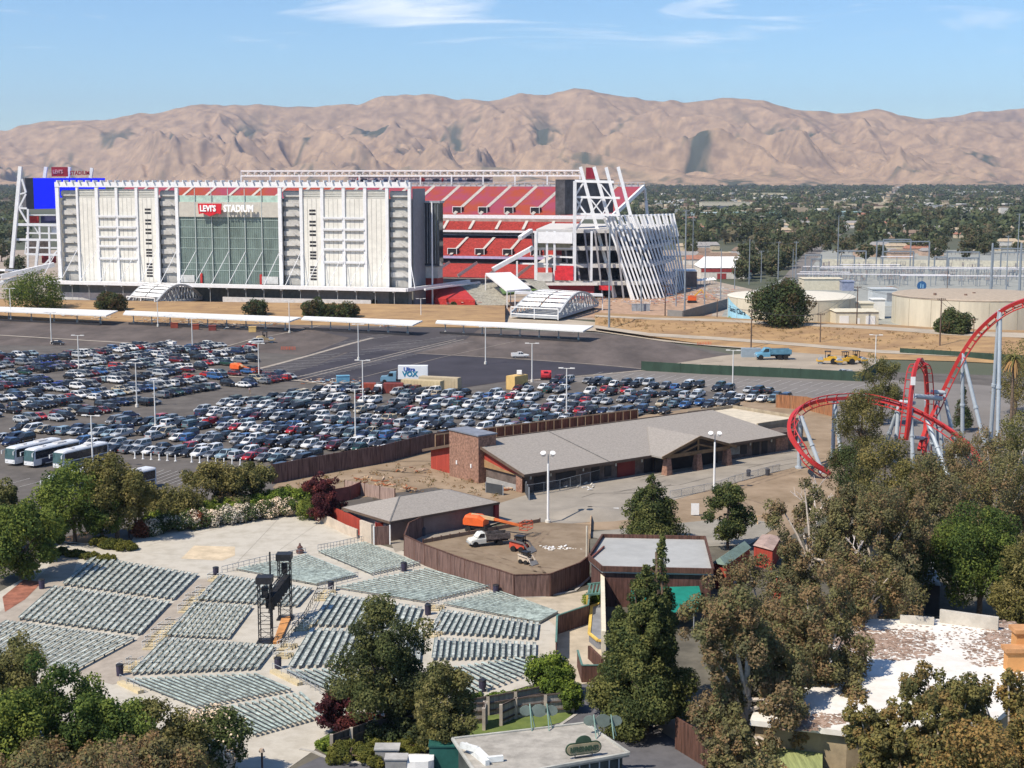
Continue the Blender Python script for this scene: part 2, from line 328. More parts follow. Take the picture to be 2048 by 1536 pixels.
sheet('lawn', [(640, 1480), (680, 1455), (760, 1440), (880, 1440), (900, 1490), (800, 1500), (720, 1520), (660, 1515), (630, 1497)], lawn_m, 0.10)
sheet('mulch_bed', [(1183, 1362), (1225, 1355), (1262, 1385), (1300, 1440), (1270, 1440), (1252, 1405), (1215, 1380)], mulch_m, 0.13)
sheet('mulch_bed', [(1250, 1240), (1330, 1240), (1330, 1330), (1250, 1330)], mulch_m, 0.10)

tr_ = M('tyre_track', (0.23, 0.17, 0.115), .98, .2, .6)
import random as _r
_r.seed(2)
for k, pts in enumerate([[(600, 990), (700, 960), (800, 935), (880, 925)], [(620, 996), (720, 968), (830, 950), (860, 955)], [(1500, 1020), (1450, 985), (1520, 960), (1600, 935)], [(1510, 1022), (1462, 985), (1530, 963), (1605, 940)], [(1380, 1000), (1430, 995), (1500, 1000), (1560, 1020)]]): strip('tyre_tracks', pts, .5, tr_, .034)
for k, pts in enumerate([[(880, 1100), (950, 1110), (1040, 1140), (1110, 1150)], [(890, 1094), (960, 1104), (1050, 1132), (1120, 1140)], [(1090, 1060), (1060, 1090), (1050, 1120), (1075, 1150)], [(1105, 1060), (1075, 1090), (1066, 1120), (1090, 1148)]]): strip('tyre_tracks', pts, .4, tr_, .125)
for k in range(16):
    u = _r.uniform(1050, 1550); v = 990-(u-1050)*.17+_r.uniform(-10, 30); strip('paving_crack', [(u, v), (u+_r.uniform(20, 70), v-_r.uniform(2, 14)), (u+_r.uniform(70, 130), v-_r.uniform(5, 25))], .12, M('crack_dark', (.15, .135, .115), .95), .1)
for k in range(26):
    u = _r.uniform(-20, 1500); v = _r.uniform(700, 945); strip('asphalt_crack', [(u, v), (u+_r.uniform(20, 80), v+_r.uniform(-6, 6)), (u+_r.uniform(80, 190), v+_r.uniform(-12, 12))], .22, M('tar_seal', (.05, .047, .045), .9) if k % 3 else M('asphalt_worn', (.17, .155, .14), .95), .135)
for (u0, v0, u1, v1) in ((300, 1090, 470, 1050), (470, 1130, 560, 1035), (640, 1045, 560, 1100), (270, 1105, 600, 1125), (990, 1255, 1100, 1262), (400, 1500, 640, 1420)): strip('slab_joint', [(u0, v0), (u1, v1)], .07, M('joint_dark', (.25, .23, .19), .95), .058)
# ---------------------------------------------------------------- creek bank (levee) with dry grass
def bank(name, rows, mat):      # rows: list of (height z, [(u,v)...]) measured at that height
    mb = MB(); secs = []
    for z, px in rows: secs.append([G(u, v, z) for u, v in px])
    n = len(secs[0])
    for k in range(len(secs)-1):
        for i in range(n-1): mb.sheet([secs[k][i], secs[k][i+1], secs[k+1][i+1], secs[k+1][i]])
    return structure(mb, name, mat)
UL = [-500, 0, 300, 600, 850, 1010]
bank('creek_bank', [(0, [(u, 632+(u+500)*0.016) for u in UL]), (1.2, [(u, 619+(u+500)*0.0165) for u in UL]), (3.2, [(u, 596+(u+500)*0.0125) for u in UL]), (3.2, [(u, 592+(u+500)*0.0125) for u in UL]), (0, [(u, 592+(u+500)*0.0125) for u in UL])], gold_m)
UR = [(1190, 655, 648, 634, 629), (1300, 676, 664, 640, 634), (1440, 693, 672, 644, 637), (1600, 706, 684, 652, 645), (1760, 718, 698, 660, 652), (1900, 722, 704, 672, 660), (2400, 745, 722, 690, 676)]
bank('creek_bank', [(0, [(a[0], a[1]) for a in UR]), (1.0, [(a[0], a[2]+8) for a in UR]), (1.0, [(a[0], a[2]+1) for a in UR]), (3.4, [(a[0], a[3]) for a in UR]), (3.4, [(a[0], a[4]) for a in UR]), (0, [(a[0], a[4]-4) for a in UR])], gold_m)
sheet('creek_path', [(1190, 655), (1300, 668), (1440, 682), (1500, 690), (1500, 698), (1440, 694), (1330, 684), (1190, 663), (1020, 655), (870, 650), (1010, 632), (1100, 636), (1190, 645)], tan_m, 0.16)
mb = MB(); mb.sheet([G(a[0], a[2]+8, 1.06) for a in UR]+[G(a[0], a[2]+2, 1.06) for a in UR[::-1]]); structure(mb, 'creek_path', tan_m)
mb = MB(); mb.sheet([G(u, v, 3.45) for u, v in [(1190, 633), (1300, 639), (1440, 643), (1600, 651), (1760, 659), (1900, 670), (2400, 688), (2400, 677), (1900, 661), (1760, 653), (1600, 646), (1440, 638), (1300, 635), (1190, 630)]]); structure(mb, 'bank_top_path', tan_m)
sheet('stadium_forecourt', [(-900, 600), (120, 597), (850, 620), (1010, 634), (1200, 640), (1420, 640), (1600, 600), (1420, 560), (1400, 500), (-900, 500)], M('forecourt', (0.36, 0.30, 0.24), 0.95, 0.12, 0.08, detail=7), 0.0)
sheet('works_ground', [(870, 615), (1010, 628), (1190, 636), (1420, 636), (1440, 600), (1400, 575), (1200, 600), (1000, 600), (900, 590)], M('orange_dirt', (0.42, 0.28, 0.19), 0.95, 0.2, 0.3, detail=8), 0.04)
sheet('substation_yard', [(1560, 560), (1640, 500), (2300, 500), (2500, 640), (2100, 690), (1790, 660), (1440, 640), (1460, 600)], M('substation_gravel', (0.29, 0.30, 0.275), 0.95, 0.08, 0.1, detail=7), 0.03)
strip('road', [(1575, 610), (1585, 560), (1630, 500), (1690, 455), (1750, 425)], 12, asph_pale, 0.05)

# ---------------------------------------------------------------- hills
def vnoise(x, y, seed):
    rng = np.random.default_rng(seed); N = 256; g = rng.random((N, N))*2*np.pi
    gx, gy = np.cos(g), np.sin(g)
    xi, yi = np.floor(x).astype(int), np.floor(y).astype(int); xf, yf = x-xi, y-yi
    def dot(i, j): return gx[(xi+i) % N, (yi+j) % N]*(xf-i) + gy[(xi+i) % N, (yi+j) % N]*(yf-j)
    u = xf*xf*xf*(xf*(xf*6-15)+10); w = yf*yf*yf*(yf*(yf*6-15)+10)
    a = dot(0, 0)*(1-u)+dot(1, 0)*u; b = dot(0, 1)*(1-u)+dot(1, 1)*u
    return (a*(1-w)+b*w)*1.4
SKY1 = [(-1500, 300), (-700, 285), (-300, 275), (0, 263), (60, 251), (150, 244), (200, 243), (300, 226), (400, 215), (480, 203), (560, 211), (640, 209), (720, 205), (760, 193), (810, 187), (870, 189), (920, 204), (1000, 194), (1040, 184), (1100, 187), (1180, 181), (1240, 189), (1320, 200), (1400, 200), (1470, 194), (1540, 205), (1600, 218), (1660, 229), (1740, 222), (1800, 229), (1880, 239), (1960, 241), (2048, 246), (2400, 250), (3500, 270)]
def hills(name, Yr, Y0, Y1, sky, nx, ny, X, seed, mat, amp):
    xs = np.linspace(-X, X, nx); ys = np.linspace(Y0, Y1, ny); gx, gy = np.meshgrid(xs, ys)
    uu = 1024+gx/gy*F                       # follows each line of sight so the crest keeps its outline
    Hc = HC + Yr*(VH-np.interp(uu, [a for a, _ in sky], [b for _, b in sky]))/F
    t = np.clip((gy-Y0)/(Yr-Y0), 0, None)
    wx = vnoise(gx/2400, gy/2400, seed)*500+vnoise(gx/420, gy/420, seed+21)*70
    A_, B_ = gx+wx+(gy-Y0)*0.42, (gy+vnoise(gx/1500, gy/1500, seed+1)*500)*0.5
    lam, am, Rn, wgt, tot = 1500.0, 1.0, 0, 1.0, 0; octs = []
    for o_ in range(6):
        v_ = np.clip(1-np.abs(vnoise(A_/lam+o_*13.7, B_/lam+o_*5.1, seed+30+o_))*1.75, 0, 1)**1.15
        Rn = Rn+v_*am*wgt; tot += am; wgt = np.clip(v_*1.25+.12, 0, 1); octs.append(v_); lam /= 2.05; am *= .50
    Rn = Rn/tot
    prof = np.where(t < 1, np.clip(t, 0, 1)**0.8*(0.90+0.10*t), 1-(t-1)*1.2)
    prof = prof + vnoise(A_/2600+3, B_/1500, seed+5)*0.22*np.sin(np.pi*np.clip(t, 0, 1))
    env = np.clip(t*2.6, 0, 1)*np.where(t < 1, 1-0.90*np.clip(t, 0, 1)**4*1.07, 0.1)
    z = Hc*prof - amp*env*(1-np.clip(Rn*1.12, 0, 1))*Hc*.92
    L1 = np.clip(1-np.abs(vnoise(A_/1000+50, B_/1500+9, seed+60))*6, 0, 1); L2 = np.clip(1-np.abs(vnoise(A_/420+20, B_/800, seed+61))*4.5, 0, 1); L3 = np.clip(1-np.abs(vnoise(A_/170+70, B_/420, seed+62))*3.5, 0, 1)
    z = z - (L1**1.5*70+L2**1.5*38+L3**1.5*16)*env
    z = z - 6*(t <= 0)
    z = z + (vnoise(gx/330, gy/330, seed+91)*26+vnoise(gx/120, gy/160, seed+92)*11)*np.clip(t*3, 0, 1)
    cap = HC + gy*(VH-np.interp(uu, [q for q, _ in sky], [q for _, q in sky]))/F
    z = np.minimum(z, cap+14)
    pn = np.clip(vnoise(gx/330, gy/600, seed+7)*1.5+vnoise(gx/1500, gy/1500, seed+77)*.8+.38, 0, 1); fn = vnoise(gx/60, gy/90, seed+9)
    veg = np.clip(L1*1.3*pn+L2*.95*pn+L3*.35*pn+np.clip(.42-Rn, 0, 1)*.8*pn+fn*.75-.40, 0, 1)*np.clip(env*1.6, 0, 1)*np.clip(1.35-t*0.5, 0, 1)
    low = np.clip(1-t/0.16, 0, 1)*np.clip(vnoise(gx/240, gy/240, seed+8)*1.5+vnoise(gx/60, gy/60, seed+11)*1.2+0.1, 0, 1)
    veg = np.maximum(veg, low)
    me = bpy.data.meshes.new(name); n = nx*ny
    co = np.stack([gx.ravel(), gy.ravel(), z.ravel()], 1).astype(np.float32)
    idx = np.arange(n).reshape(ny, nx); q = np.stack([idx[:-1, :-1], idx[:-1, 1:], idx[1:, 1:], idx[1:, :-1]], -1).reshape(-1, 4)
    me.vertices.add(n); me.vertices.foreach_set('co', co.ravel()); me.loops.add(q.size); me.loops.foreach_set('vertex_index', q.ravel().astype(np.int32))
    me.polygons.add(len(q)); me.polygons.foreach_set('loop_start', np.arange(0, q.size, 4, dtype=np.int32)); me.polygons.foreach_set('use_smooth', np.ones(len(q), bool))
    at = me.attributes.new('veg', 'FLOAT', 'POINT'); at.data.foreach_set('value', veg.ravel().astype(np.float32))
    me.update(calc_edges=True); me.materials.append(mat); o = bpy.data.objects.new(name, me); COL.objects.link(o); return tag(o, kind='structure')
hm = M('hill_grass', (0.43, 0.305, 0.195), 1.0, 0.1, 0.009, c2=(0.23, 0.165, 0.12), detail=10, spec=0.0)
t = hm.node_tree; b = t.nodes['Principled BSDF']; src = b.inputs['Base Color'].links[0].from_socket
at = t.nodes.new('ShaderNodeAttribute'); at.attribute_name = 'veg'; r = t.nodes.new('ShaderNodeMapRange'); r.inputs[1].default_value = 0.14; r.inputs[2].default_value = 0.85
t.links.new(at.outputs['Fac'], r.inputs[0]); mx = t.nodes.new('ShaderNodeMixRGB'); t.links.new(r.outputs[0], mx.inputs[0]); t.links.new(src, mx.inputs[1]); mx.inputs[2].default_value = (0.075, 0.085, 0.06, 1); t.links.new(mx.outputs[0], b.inputs['Base Color'])
hills('hills', 13500, 8800, 15500, SKY1, 900, 460, 7200, 11, hm, 1.0)
SKY2 = [(-2000, 330), (1500, 320), (1750, 262), (1830, 240), (1880, 232), (1950, 224), (2000, 218), (2048, 214), (2200, 208), (3500, 225)]
hills('far_hills', 16800, 15600, 17800, SKY2, 260, 60, 10500, 31, hm, 0.6)
# ================================================================== STADIUM
SR = V(-43.4, 645, 0); SL = V(-208.5, 693, 0)
sa = (SL-SR).normalized(); sb = V(-sa.y, sa.x, 0)
if sb.y < 0: sb = -sb
def S(a, b, z): return SR + sa*a + sb*b + V(0, 0, z)
def FP(u, v, b=0.0):            # picture point -> (a, z) on the vertical plane b metres behind the front
    d = ray(u, v); o = V(0, 0, HC) - (SR + sb*b); t = -o.dot(sb)/d.dot(sb); p = V(0, 0, HC)+d*t
    return (p-SR).dot(sa), p.z
def SPt(u, v, b=0.0):
    a, z = FP(u, v, b); return S(a, b, z)
stad = empty('stadium', S(86, 0, 0), 'huge football stadium with red seats behind a tall white framed glass and cream front', 'stadium')
sw = M('stadium_white_steel', (0.74, 0.745, 0.75), 0.5, 0.04)
cream = M('cream_panel', (0.71, 0.69, 0.62), 0.75, 0.05, 0.4)
greyband = M('grey_band', (0.24, 0.235, 0.215), 0.8, 0.12, 0.3); greyband2 = M('grey_slab', (0.50, 0.49, 0.46), 0.8, 0.1, 0.3)
def glassm(name, c, r=0.12):
    m = M(name, c, r, 0.18, 0.25, spec=0.6, stretch=(1, 1, 0.3)); return m
gl = glassm('green_curtain_glass', (0.15, 0.20, 0.18)); gl2 = M('pale_green_glass', (0.42, 0.56, 0.48), 0.2, 0.1)
def box_ab(mb, a0, a1, b0, b1, z0, z1, mi=0):
    ps = [S(a, b, 0) for a, b in ((a0, b0), (a1, b0), (a1, b1), (a0, b1))]
    mb.prism([(p.x, p.y) for p in ps], z0, z1, mi)
def facade_box(mb, u0, v0, u1, v1, b0, b1, mi=0, um=0.5):
    a0, z1 = FP(u0, v0, b0); a1, _ = FP(u1, v0, b0); _, z0 = FP((u0+u1)/2, v1, b0)
    box_ab(mb, a0, a1, b0, b1, z0, z1, mi)
ZT = 52.4; ZC = 8.2
FR = [(111, 118), (152, 156), (190, 196), (230, 235), (270, 275), (310, 316), (350, 356), (556, 563), (599, 605), (641, 647), (684, 690), (727, 733), (771, 777), (816, 822)]
def A(u): return FP(u, 372)[0]
fr = [(A(a), A(b)) for a, b in FR]; fc = [(a+b)/2 for a, b in fr]
# posts of the white frame
for a0, a1 in fr:
    mb = MB(); box_ab(mb, a0, a1, -0.6, 0.4, ZC, 50.9); mb.build('frame_post', sw, stad)
mb = MB(); box_ab(mb, fr[0][0], fr[-1][1], -0.8, 0.8, 50.9, 53.2)
a = fr[0][0]
for i in range(46):
    x = fr[0][0]+(fr[-1][1]-fr[0][0])*(i+0.5)/46; box_ab(mb, x-0.25, x+0.25, -1.9, 1.6, 53.2, 54.0)
mb.build('frame_beam', sw, stad)
def zv(v): return FP(450, v)[1]
# wall bays
def bay(i): return fr[i][1], fr[i+1][0]
stairm = sw
zpanel = 48.4
for (i0, i1, slots, balc) in ((1, 5, 4, (2, 3)), (8, 12, 8, (9, 10))):
    for i in range(i0, i1):
        a0, a1 = bay(i); mb = MB(); box_ab(mb, a0-0.0, a1, 0.0, 3.0, 0, 46.3); mb.build('wall_panel', cream, stad)
        mb = MB(); n = 5
        for k in range(1, 4):      # panel joints, standing proud
            x = a0+(a1-a0)*k/4; box_ab(mb, x-0.06, x+0.06, -0.05, 0.0, ZC, 46)
        mb.build('panel_joint', M('joint_grey', (0.30, 0.29, 0.26), 0.8, 0.05), stad)
        mb = MB()
        for k in range(5): box_ab(mb, a0, a1, 0.1, 0.5, 46.5+k*0.75, 46.85+k*0.75)
        box_ab(mb, a0, a1, .6, .7, 46.3, 50.0 if k else 50); mb.build('top_grille', cream, stad)
        if i in balc:
            for v in (436, 458, 478, 497, 522):
                z = zv(v); mb = MB(); box_ab(mb, a0+0.3, a1-0.3, -0.9, -0.05, z-0.2, z+0.2); box_ab(mb, a0+0.3, a1-0.3, -1.0, -0.9, z+0.2, z+0.8)
                for k in range(4): x = a0+(a1-a0)*(k+0.5)/4; mb.bar(S(x, -0.1, z-1.1), S(x, -.85, z-0.2), 0.1)
                mb.build('balcony', sw, stad)
        if i == slots:
            uc = 294 if i == 4 else 624; ac = A(uc)
            for v in (420, 427, 442, 449, 461, 468, 482, 489, 502, 508, 514, 531, 537, 543, 549, 555):
                z = zv(v); mb = MB(); box_ab(mb, ac-1.5, ac+1.5, -0.04, 0.0, z-0.45, z+0.45); mb.build('window_slot', dark, stad)
for i in (0, 5, 7, 12):            # open stair bays: slabs and louvred bands
    a0, a1 = bay(i); mb = MB(); box_ab(mb, a0, a1, 2.2, 3.2, ZC, 49.5); mb.build('stair_back_wall', M('stair_back', (0.42, 0.41, 0.38), 0.8, 0.1, 0.3), stad)
    for k in range(9):
        z = 12.5+k*4.3; mb = MB(); box_ab(mb, a0, a1, 1.3, 2.1, z, z+2.1); mb.build('stair_landing', greyband2, stad)
    for k in range(8):
        z = 12.9+k*4.3; mb = MB(); mb.bar(S(a1+0.8, .0, z), S(a1+3.8, .0, z+1.9), 0.3, 0.45); mb.build('stair_flight', M('flight_grey', (.5, .49, .47), .7), stad)
# centre: curtain glass, sign band, terrace
a0, a1 = fr[6][1], fr[7][0]
mb = MB(); box_ab(mb, a0, a1, 0.4, 2.5, 0, zv(434)); curt = mb.build('curtain_glass', gl, stad)
mb = MB(); N = 48
for k in range(N+1):
    x = a0+(a1-a0)*k/N; box_ab(mb, x-0.05, x+0.05, 0.25, 0.4, ZC, zv(434))
mb.build('mullions', M('mullion', (0.27, 0.33, 0.30), 0.5, 0.05), curt)
mb = MB()
for v in (440, 455, 476, 497, 527, 541):
    z = zv(v); box_ab(mb, a0, a1, 0.2, 0.24, z-0.12, z+0.12)
mb.build('transoms', M('transom', (0.36, 0.44, 0.40), 0.5, 0.05), curt)
mb = MB(); box_ab(mb, a0, a1, -0.2, 3, zv(434), zv(404)); mb.build('sign_band', M('sign_band_tan', (.50, .475, .41), .8, .05), stad)
mb = MB(); box_ab(mb, a0, a1, 0.2, 0.5, zv(404), zv(391)); mb.build('terrace_glass', gl2, stad)
for k in range(1, 6):
    x = a0+(a1-a0)*k/6; mb = MB(); mb.bar(S(x, -0.2, ZC+1), S(x, -0.2, 50.9), 0.3); mb.build('cable_post', M('pale_steel', (0.5, 0.55, 0.53), 0.5, 0.05), stad)
for u in (398, 518):
    a = A(u); mb = MB(); box_ab(mb, a-0.5, a+0.5, -0.4, 0.2, ZC, ZC+4.5); mb.build('red_banner', redp, stad)
for u in (368, 536):
    a = A(u); mb = MB(); box_ab(mb, a-4, a+4, -0.3, 0.2, ZC+0.3, ZC+3.6); mb.build('entrance_doors', M('pale_doors', (0.5, 0.5, 0.48), 0.6, 0.1), stad)
# side walls and the end block
mb = MB(); box_ab(mb, fr[-1][1]-0.3, fr[-1][1]-1.0, 0.8, 15, 0, 50.5); mb.build('end_wall', M('slate_grey', (0.25, 0.25, 0.27), 0.8, 0.06), stad)
mb = MB(); box_ab(mb, fr[0][0]+0.4, fr[-1][1]+0.1, 3.3, 14.5, 0, 46); mb.build('tower_body', greyband, stad)
mb = MB(); aL, _ = FP(843, 420, 15); aR, _ = FP(880, 420, 15); box_ab(mb, aL+1, aR, 14, 19, 17, FP(860, 406, 15)[1]); blk = mb.build('glass_block', M('dark_glass', (0.03, 0.035, 0.045), 0.08, 0.1, spec=0.8), stad)
mb = MB()
for k in range(7): x = aL+(aR-aL)*(k+0.5)/7; box_ab(mb, x-0.08, x+0.08, 13.7, 14, 18, FP(860, 408, 15)[1])
box_ab(mb, aL, aR-0.4, 13.4, 19.6, FP(860, 406, 15)[1], FP(860, 406, 15)[1]+0.9); mb.build('mullions', steel, blk)
mb = MB(); box_ab(mb, aL+1, aR+1, 15, 21, 11.5, 16.6); mb.build('grey_soffit', greyband2, stad)
mb = MB(); box_ab(mb, aL+1.5, aR+2.5, 18, 26, 0, 11.2); mb.build('red_wall', redp, stad)
mb = MB(); mb.tube(S(aR+2, 10, 0), S(aR+2, 10, FP(870, 404, 10)[1]), 0.35); mb.build('service_mast', sw, stad)
# lower storey under the canopy
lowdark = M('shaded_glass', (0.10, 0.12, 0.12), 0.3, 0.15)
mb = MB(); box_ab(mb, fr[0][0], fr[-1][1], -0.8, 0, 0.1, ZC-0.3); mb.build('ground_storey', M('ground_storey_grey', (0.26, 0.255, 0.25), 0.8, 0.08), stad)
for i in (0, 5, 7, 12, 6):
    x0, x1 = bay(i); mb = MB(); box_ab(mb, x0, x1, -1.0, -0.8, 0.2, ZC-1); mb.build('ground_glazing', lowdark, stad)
# canopy
zc = ZC; mb = MB(); box_ab(mb, fr[0][0]+1.5, fr[-1][1]-1, -10.5, -1.9, zc-0.5, zc+0.1); box_ab(mb, fr[0][0]+2, fr[-1][1]-1.5, -11.5, -10.5, zc-0.9, zc+0.6)
mb.build('canopy', sw, stad)
mb = MB(); mb.bar(S(fr[-1][1]-1.5, -11, zc-0.1), S(fr[-1][1]-13, 40, zc+0.4), 1.2, 1.4); mb.bar(S(fr[-1][1]-8, -6, zc-0.1), S(fr[-1][1]-18, 40, zc+0.1), 0.8, 0.8)
ps = [S(fr[-1][1]-1.5, -10, 0), S(fr[-1][1]-1.5, 3, 0), S(fr[-1][1]-10, 42, 0), S(fr[-1][1]-14, 40, 0)]
mb.prism([(p.x, p.y) for p in ps], zc-0.4, zc); mb.build('canopy_wing', sw, stad)
for i in range(14):
    a = fc[i]; mb = MB(); a2 = a+3.6 if i < 13 else a-6
    mb.tube(S(a, -1.5, zv(502)), S(a2, -10.8, zc+0.4), 0.15, n=6); mb.build('canopy_strut', sw, stad)
for k in range(1, 6):
    x = a0 = fr[6][1]+(fr[7][0]-fr[6][1])*k/6; mb = MB(); mb.tube(S(x, -0.2, zv(502)), S(x+3.6, -10.8, zc+0.4), 0.13, n=6); mb.build('canopy_strut', sw, stad)
for k in range(20):
    x = fr[0][0]+(fr[-1][1]-fr[0][0])*(k+0.5)/20
    mb = MB(); mb.tube(S(x, -10, 0), S(x, -10, zc-0.9), 0.14, n=6); mb.tube(S(x, -11.3, zc-1.1), S(x, -9.2, zc-1.1), 0.45, n=6); mb.build('canopy_post', M('post_grey', (0.4, 0.42, 0.42), 0.5, 0.1), stad)
# sign: red tab with lettering, then white letters
bz0, bz1 = zv(431), zv(407); am0, am1 = A(400), A(447)
sg = MB(); pts = []
W0 = am0-am1
prof = [(0.0, 1), (1.0, 1), (0.965, 0.12), (0.80, 0.20), (0.66, 0.06), (0.5, -0.05), (0.34, 0.06), (0.20, 0.20), (0.035, 0.12)]
fp = [S(am0-W0*x, -2.6, bz0+(bz1-bz0)*y) for x, y in prof]; bp = [p+sb*0.6 for p in fp]
sg.add(fp+bp, [tuple(range(9)), tuple(range(17, 8, -1))]+[(i, 9+i, 9+(i+1) % 9, (i+1) % 9) for i in range(9)])
tab = sg.build('sign_tab', M('sign_red', (0.58, 0.02, 0.03), 0.5, 0.04), stad)
lw = M('sign_white', (0.9, 0.9, 0.9), 0.5, 0.02)
textmesh('sign_lettering', "LEVI'S", lw, tab, S(am0-1.0, -2.75, bz0+1.9), -sa, (0, 0, 1), 3.7, 0.3, bold=0.12, sx=0.86)
am2 = A(451)
stl = textmesh('sign_letters', "STADIUM", lw, stad, S(am2, -2.4, zv(423)), -sa, (0, 0, 1), 4.2, 0.5, bold=0.14, sx=0.82)

# ---------------------------------------------------------------- seating
seatr = M('red_seats', (0.42, 0.055, 0.042), 0.75, 0.25, 0.9, detail=5)
seatm = M('mixed_seats', (0.36, 0.075, 0.12), 0.75, 0.2, 0.05, c2=(0.40, 0.085, 0.045), detail=9, lo=0.44, hi=0.56)
conc_s = M('stand_concrete', (0.50, 0.46, 0.41), 0.85, 0.08)
def deck(name, aL0, aR0, aL1, aR1, b0, z0, b1, z1, rows, mat, nais, vom=True, skew=0):
    mb = MB()
    for k in range(rows):
        t0, t1 = k/rows, (k+1)/rows; bb0, bb1 = b0+(b1-b0)*t0, b0+(b1-b0)*t1; zz0, zz1 = z0+(z1-z0)*t0, z0+(z1-z0)*t1
        l, r = aL0+(aL1-aL0)*t0, aR0+(aR1-aR0)*t0
        mb.sheet([S(l, bb0, zz0), S(r, bb0, zz0), S(r, bb0, zz1-0.1), S(l, bb0, zz1-0.1)]); mb.sheet([S(l, bb0, zz1-0.1), S(r, bb0, zz1-0.1), S(r, bb1, zz1), S(l, bb1, zz1)])
    dk = mb.build(name, mat, stad)
    for i in range(1, nais):
        t = i/nais; a = aL0+(aR0-aL0)*t; a_1 = aL1+(aR1-aL1)*t
        ai = MB(); ai.bar(S(a, b0-0.5, z0+0.7), S(a_1, b1, z1+0.5), 1.6, 0.25, up=sb); ai.build('aisle', conc_s, dk)
        if vom:
            v = MB(); bm = b0+(b1-b0)*0.10; zm = z0+(z1-z0)*0.10; am = a+(a_1-a)*0.1
            ps = [S(am-2.3, bm-1, 0), S(am+2.3, bm-1, 0), S(am+2.3, bm+4, 0), S(am-2.3, bm+4, 0)]; v.prism([(p.x, p.y) for p in ps], zm-1, zm+2.8)
            vo = v.build('portal', dark, dk)
            v = MB(); v.bar(S(am-2.5, bm-1.1, zm+3), S(am+2.5, bm-1.1, zm+3), 0.3); v.bar(S(am-2.5, bm-1.1, zm-0.5), S(am-2.5, bm-1.1, zm+3), 0.3); v.bar(S(am+2.5, bm-1.1, zm-0.5), S(am+2.5, bm-1.1, zm+3), 0.3)
            v.build('portal_rail', white, vo)
    return dk
BT, BB = 215, 180
aL = FP(255, 372, BT)[0]; aR = FP(1288, 373, BT)[0]; aR_b = FP(1225, 402, BB)[0]
zt = FP(1000, 373, BT)[1]; zb = FP(1000, 431, BB)[1]
deck('upper_deck', aL, aR_b, aL, aR, BB, zb, BT, zt, 26, seatm, 21)
mb = MB(); box_ab(mb, aL, aR_b, BB-1.2, BB-0.4, zb-1.6, zb+0.3); mb.build('deck_fascia', sw, stad)
mb = MB(); box_ab(mb, aL, aR, BT+0.5, BT+1.2, zt-3, zt+1.0)
for i in range(90):
    x = aL+(aR-aL)*i/89; mb.bar(S(x, BT+0.2, zt-0.5), S(x, BT+0.2, zt+2.4), 0.35)
mb.bar(S(aL, BT+0.2, zt+2.4), S(aR, BT+0.2, zt+2.4), 0.3); mb.build('rear_parapet', M('parapet_grey', (0.42, 0.43, 0.45), 0.7, 0.08), stad)
p = S(aR, BT, 0)
# raked end of the upper deck
mb = MB(); mb.bar(S(aR_b, BB, zb), S(aR, BT, zt), 1.2, 2.2); mb.bar(S(aR-0.5, BT, zt-1), SPt(1292, 402, BT+2), 1.0); mb.bar(SPt(1292, 402, BT+2), SPt(1298, 470, BT+2), 1.6); mb.build('deck_end_frame', sw, stad)
# light truss over the far stand
t0, t1 = SPt(482, 342, BT+2), SPt(1160, 342, BT+2); zt0 = t0.z; zt1 = zt0-2.9; aa0, aa1 = FP(482, 342, BT+2)[0], FP(1160, 342, BT+2)[0]
mb = MB(); n = 48
for dz in (0, -2.9): mb.bar(S(aa0, BT+2, zt0+dz), S(aa1, BT+2, zt0+dz), 0.7); mb.bar(S(aa0, BT+6, zt0+dz), S(aa1, BT+6, zt0+dz), 0.5)
for i in range(n+1):
    x = aa0+(aa1-aa0)*i/n; mb.bar(S(x, BT+2, zt0), S(x, BT+2, zt0-2.9), 0.3)
    if i < n: x2 = aa0+(aa1-aa0)*(i+1)/n; mb.bar(S(x, BT+6, zt0-2.9), S(x2, BT+6, zt0), 0.25)
tr = mb.build('light_truss', sw, stad)
mb = MB()
for i in range(n): x = aa0+(aa1-aa0)*(i+0.5)/n; mb.box(tuple(S(x, BT+3, zt0-1.4)), (2.0, 1.2, 1.2))
mb.build('floodlight_row', M('lamp_tan', (0.45, 0.40, 0.33), 0.6, 0.2, 0.5), tr)
for i in range(12):
    x = aa0+(aa1-aa0)*i/11; mb = MB(); mb.bar(S(x, BT+2, zt-1), S(x, BT+2, zt0-2.9), 0.8); mb.build('truss_post', sw, stad)
# sponsor boards between truss posts (plain marks)
mb = MB(); box_ab(mb, FP(697, 355, BT+4)[0], FP(985, 355, BT+4)[0], BT+4, BT+4.5, zt0-7.2, zt0-3.6); bd = mb.build('name_board', M('board_mauve', (0.36, 0.30, 0.32), 0.8, 0.05), stad)
mk = [M('mark_dark', (0.06, 0.06, 0.09), 0.7), M('mark_red', (0.35, 0.04, 0.05), 0.7), M('mark_blue', (0.10, 0.12, 0.2), 0.7)]
mb = MB()
for (u, w, mi) in ((716, 5, 1), (728, 16, 0), (752, 10, 2), (771, 10, 2), (793, 9, 0), (845, 12, 1), (872, 18, 0), (885, 5, 1), (901, 18, 2), (921, 9, 2), (942, 22, 0), (972, 18, 0)):
    a = FP(u, 355, BT+4)[0]; c = S(a, BT+3.9, zt0-5.4)
    n = 10; h = 1.2 if w > 12 else 1.5; ww = w*0.13
    mb.add([c-sa*(ww*math.cos(2*math.pi*k/n))+V(0, 0, h*math.sin(2*math.pi*k/n)) for k in range(n)], [tuple(range(n))], mi)
mb.build('board_marks', mk, bd)
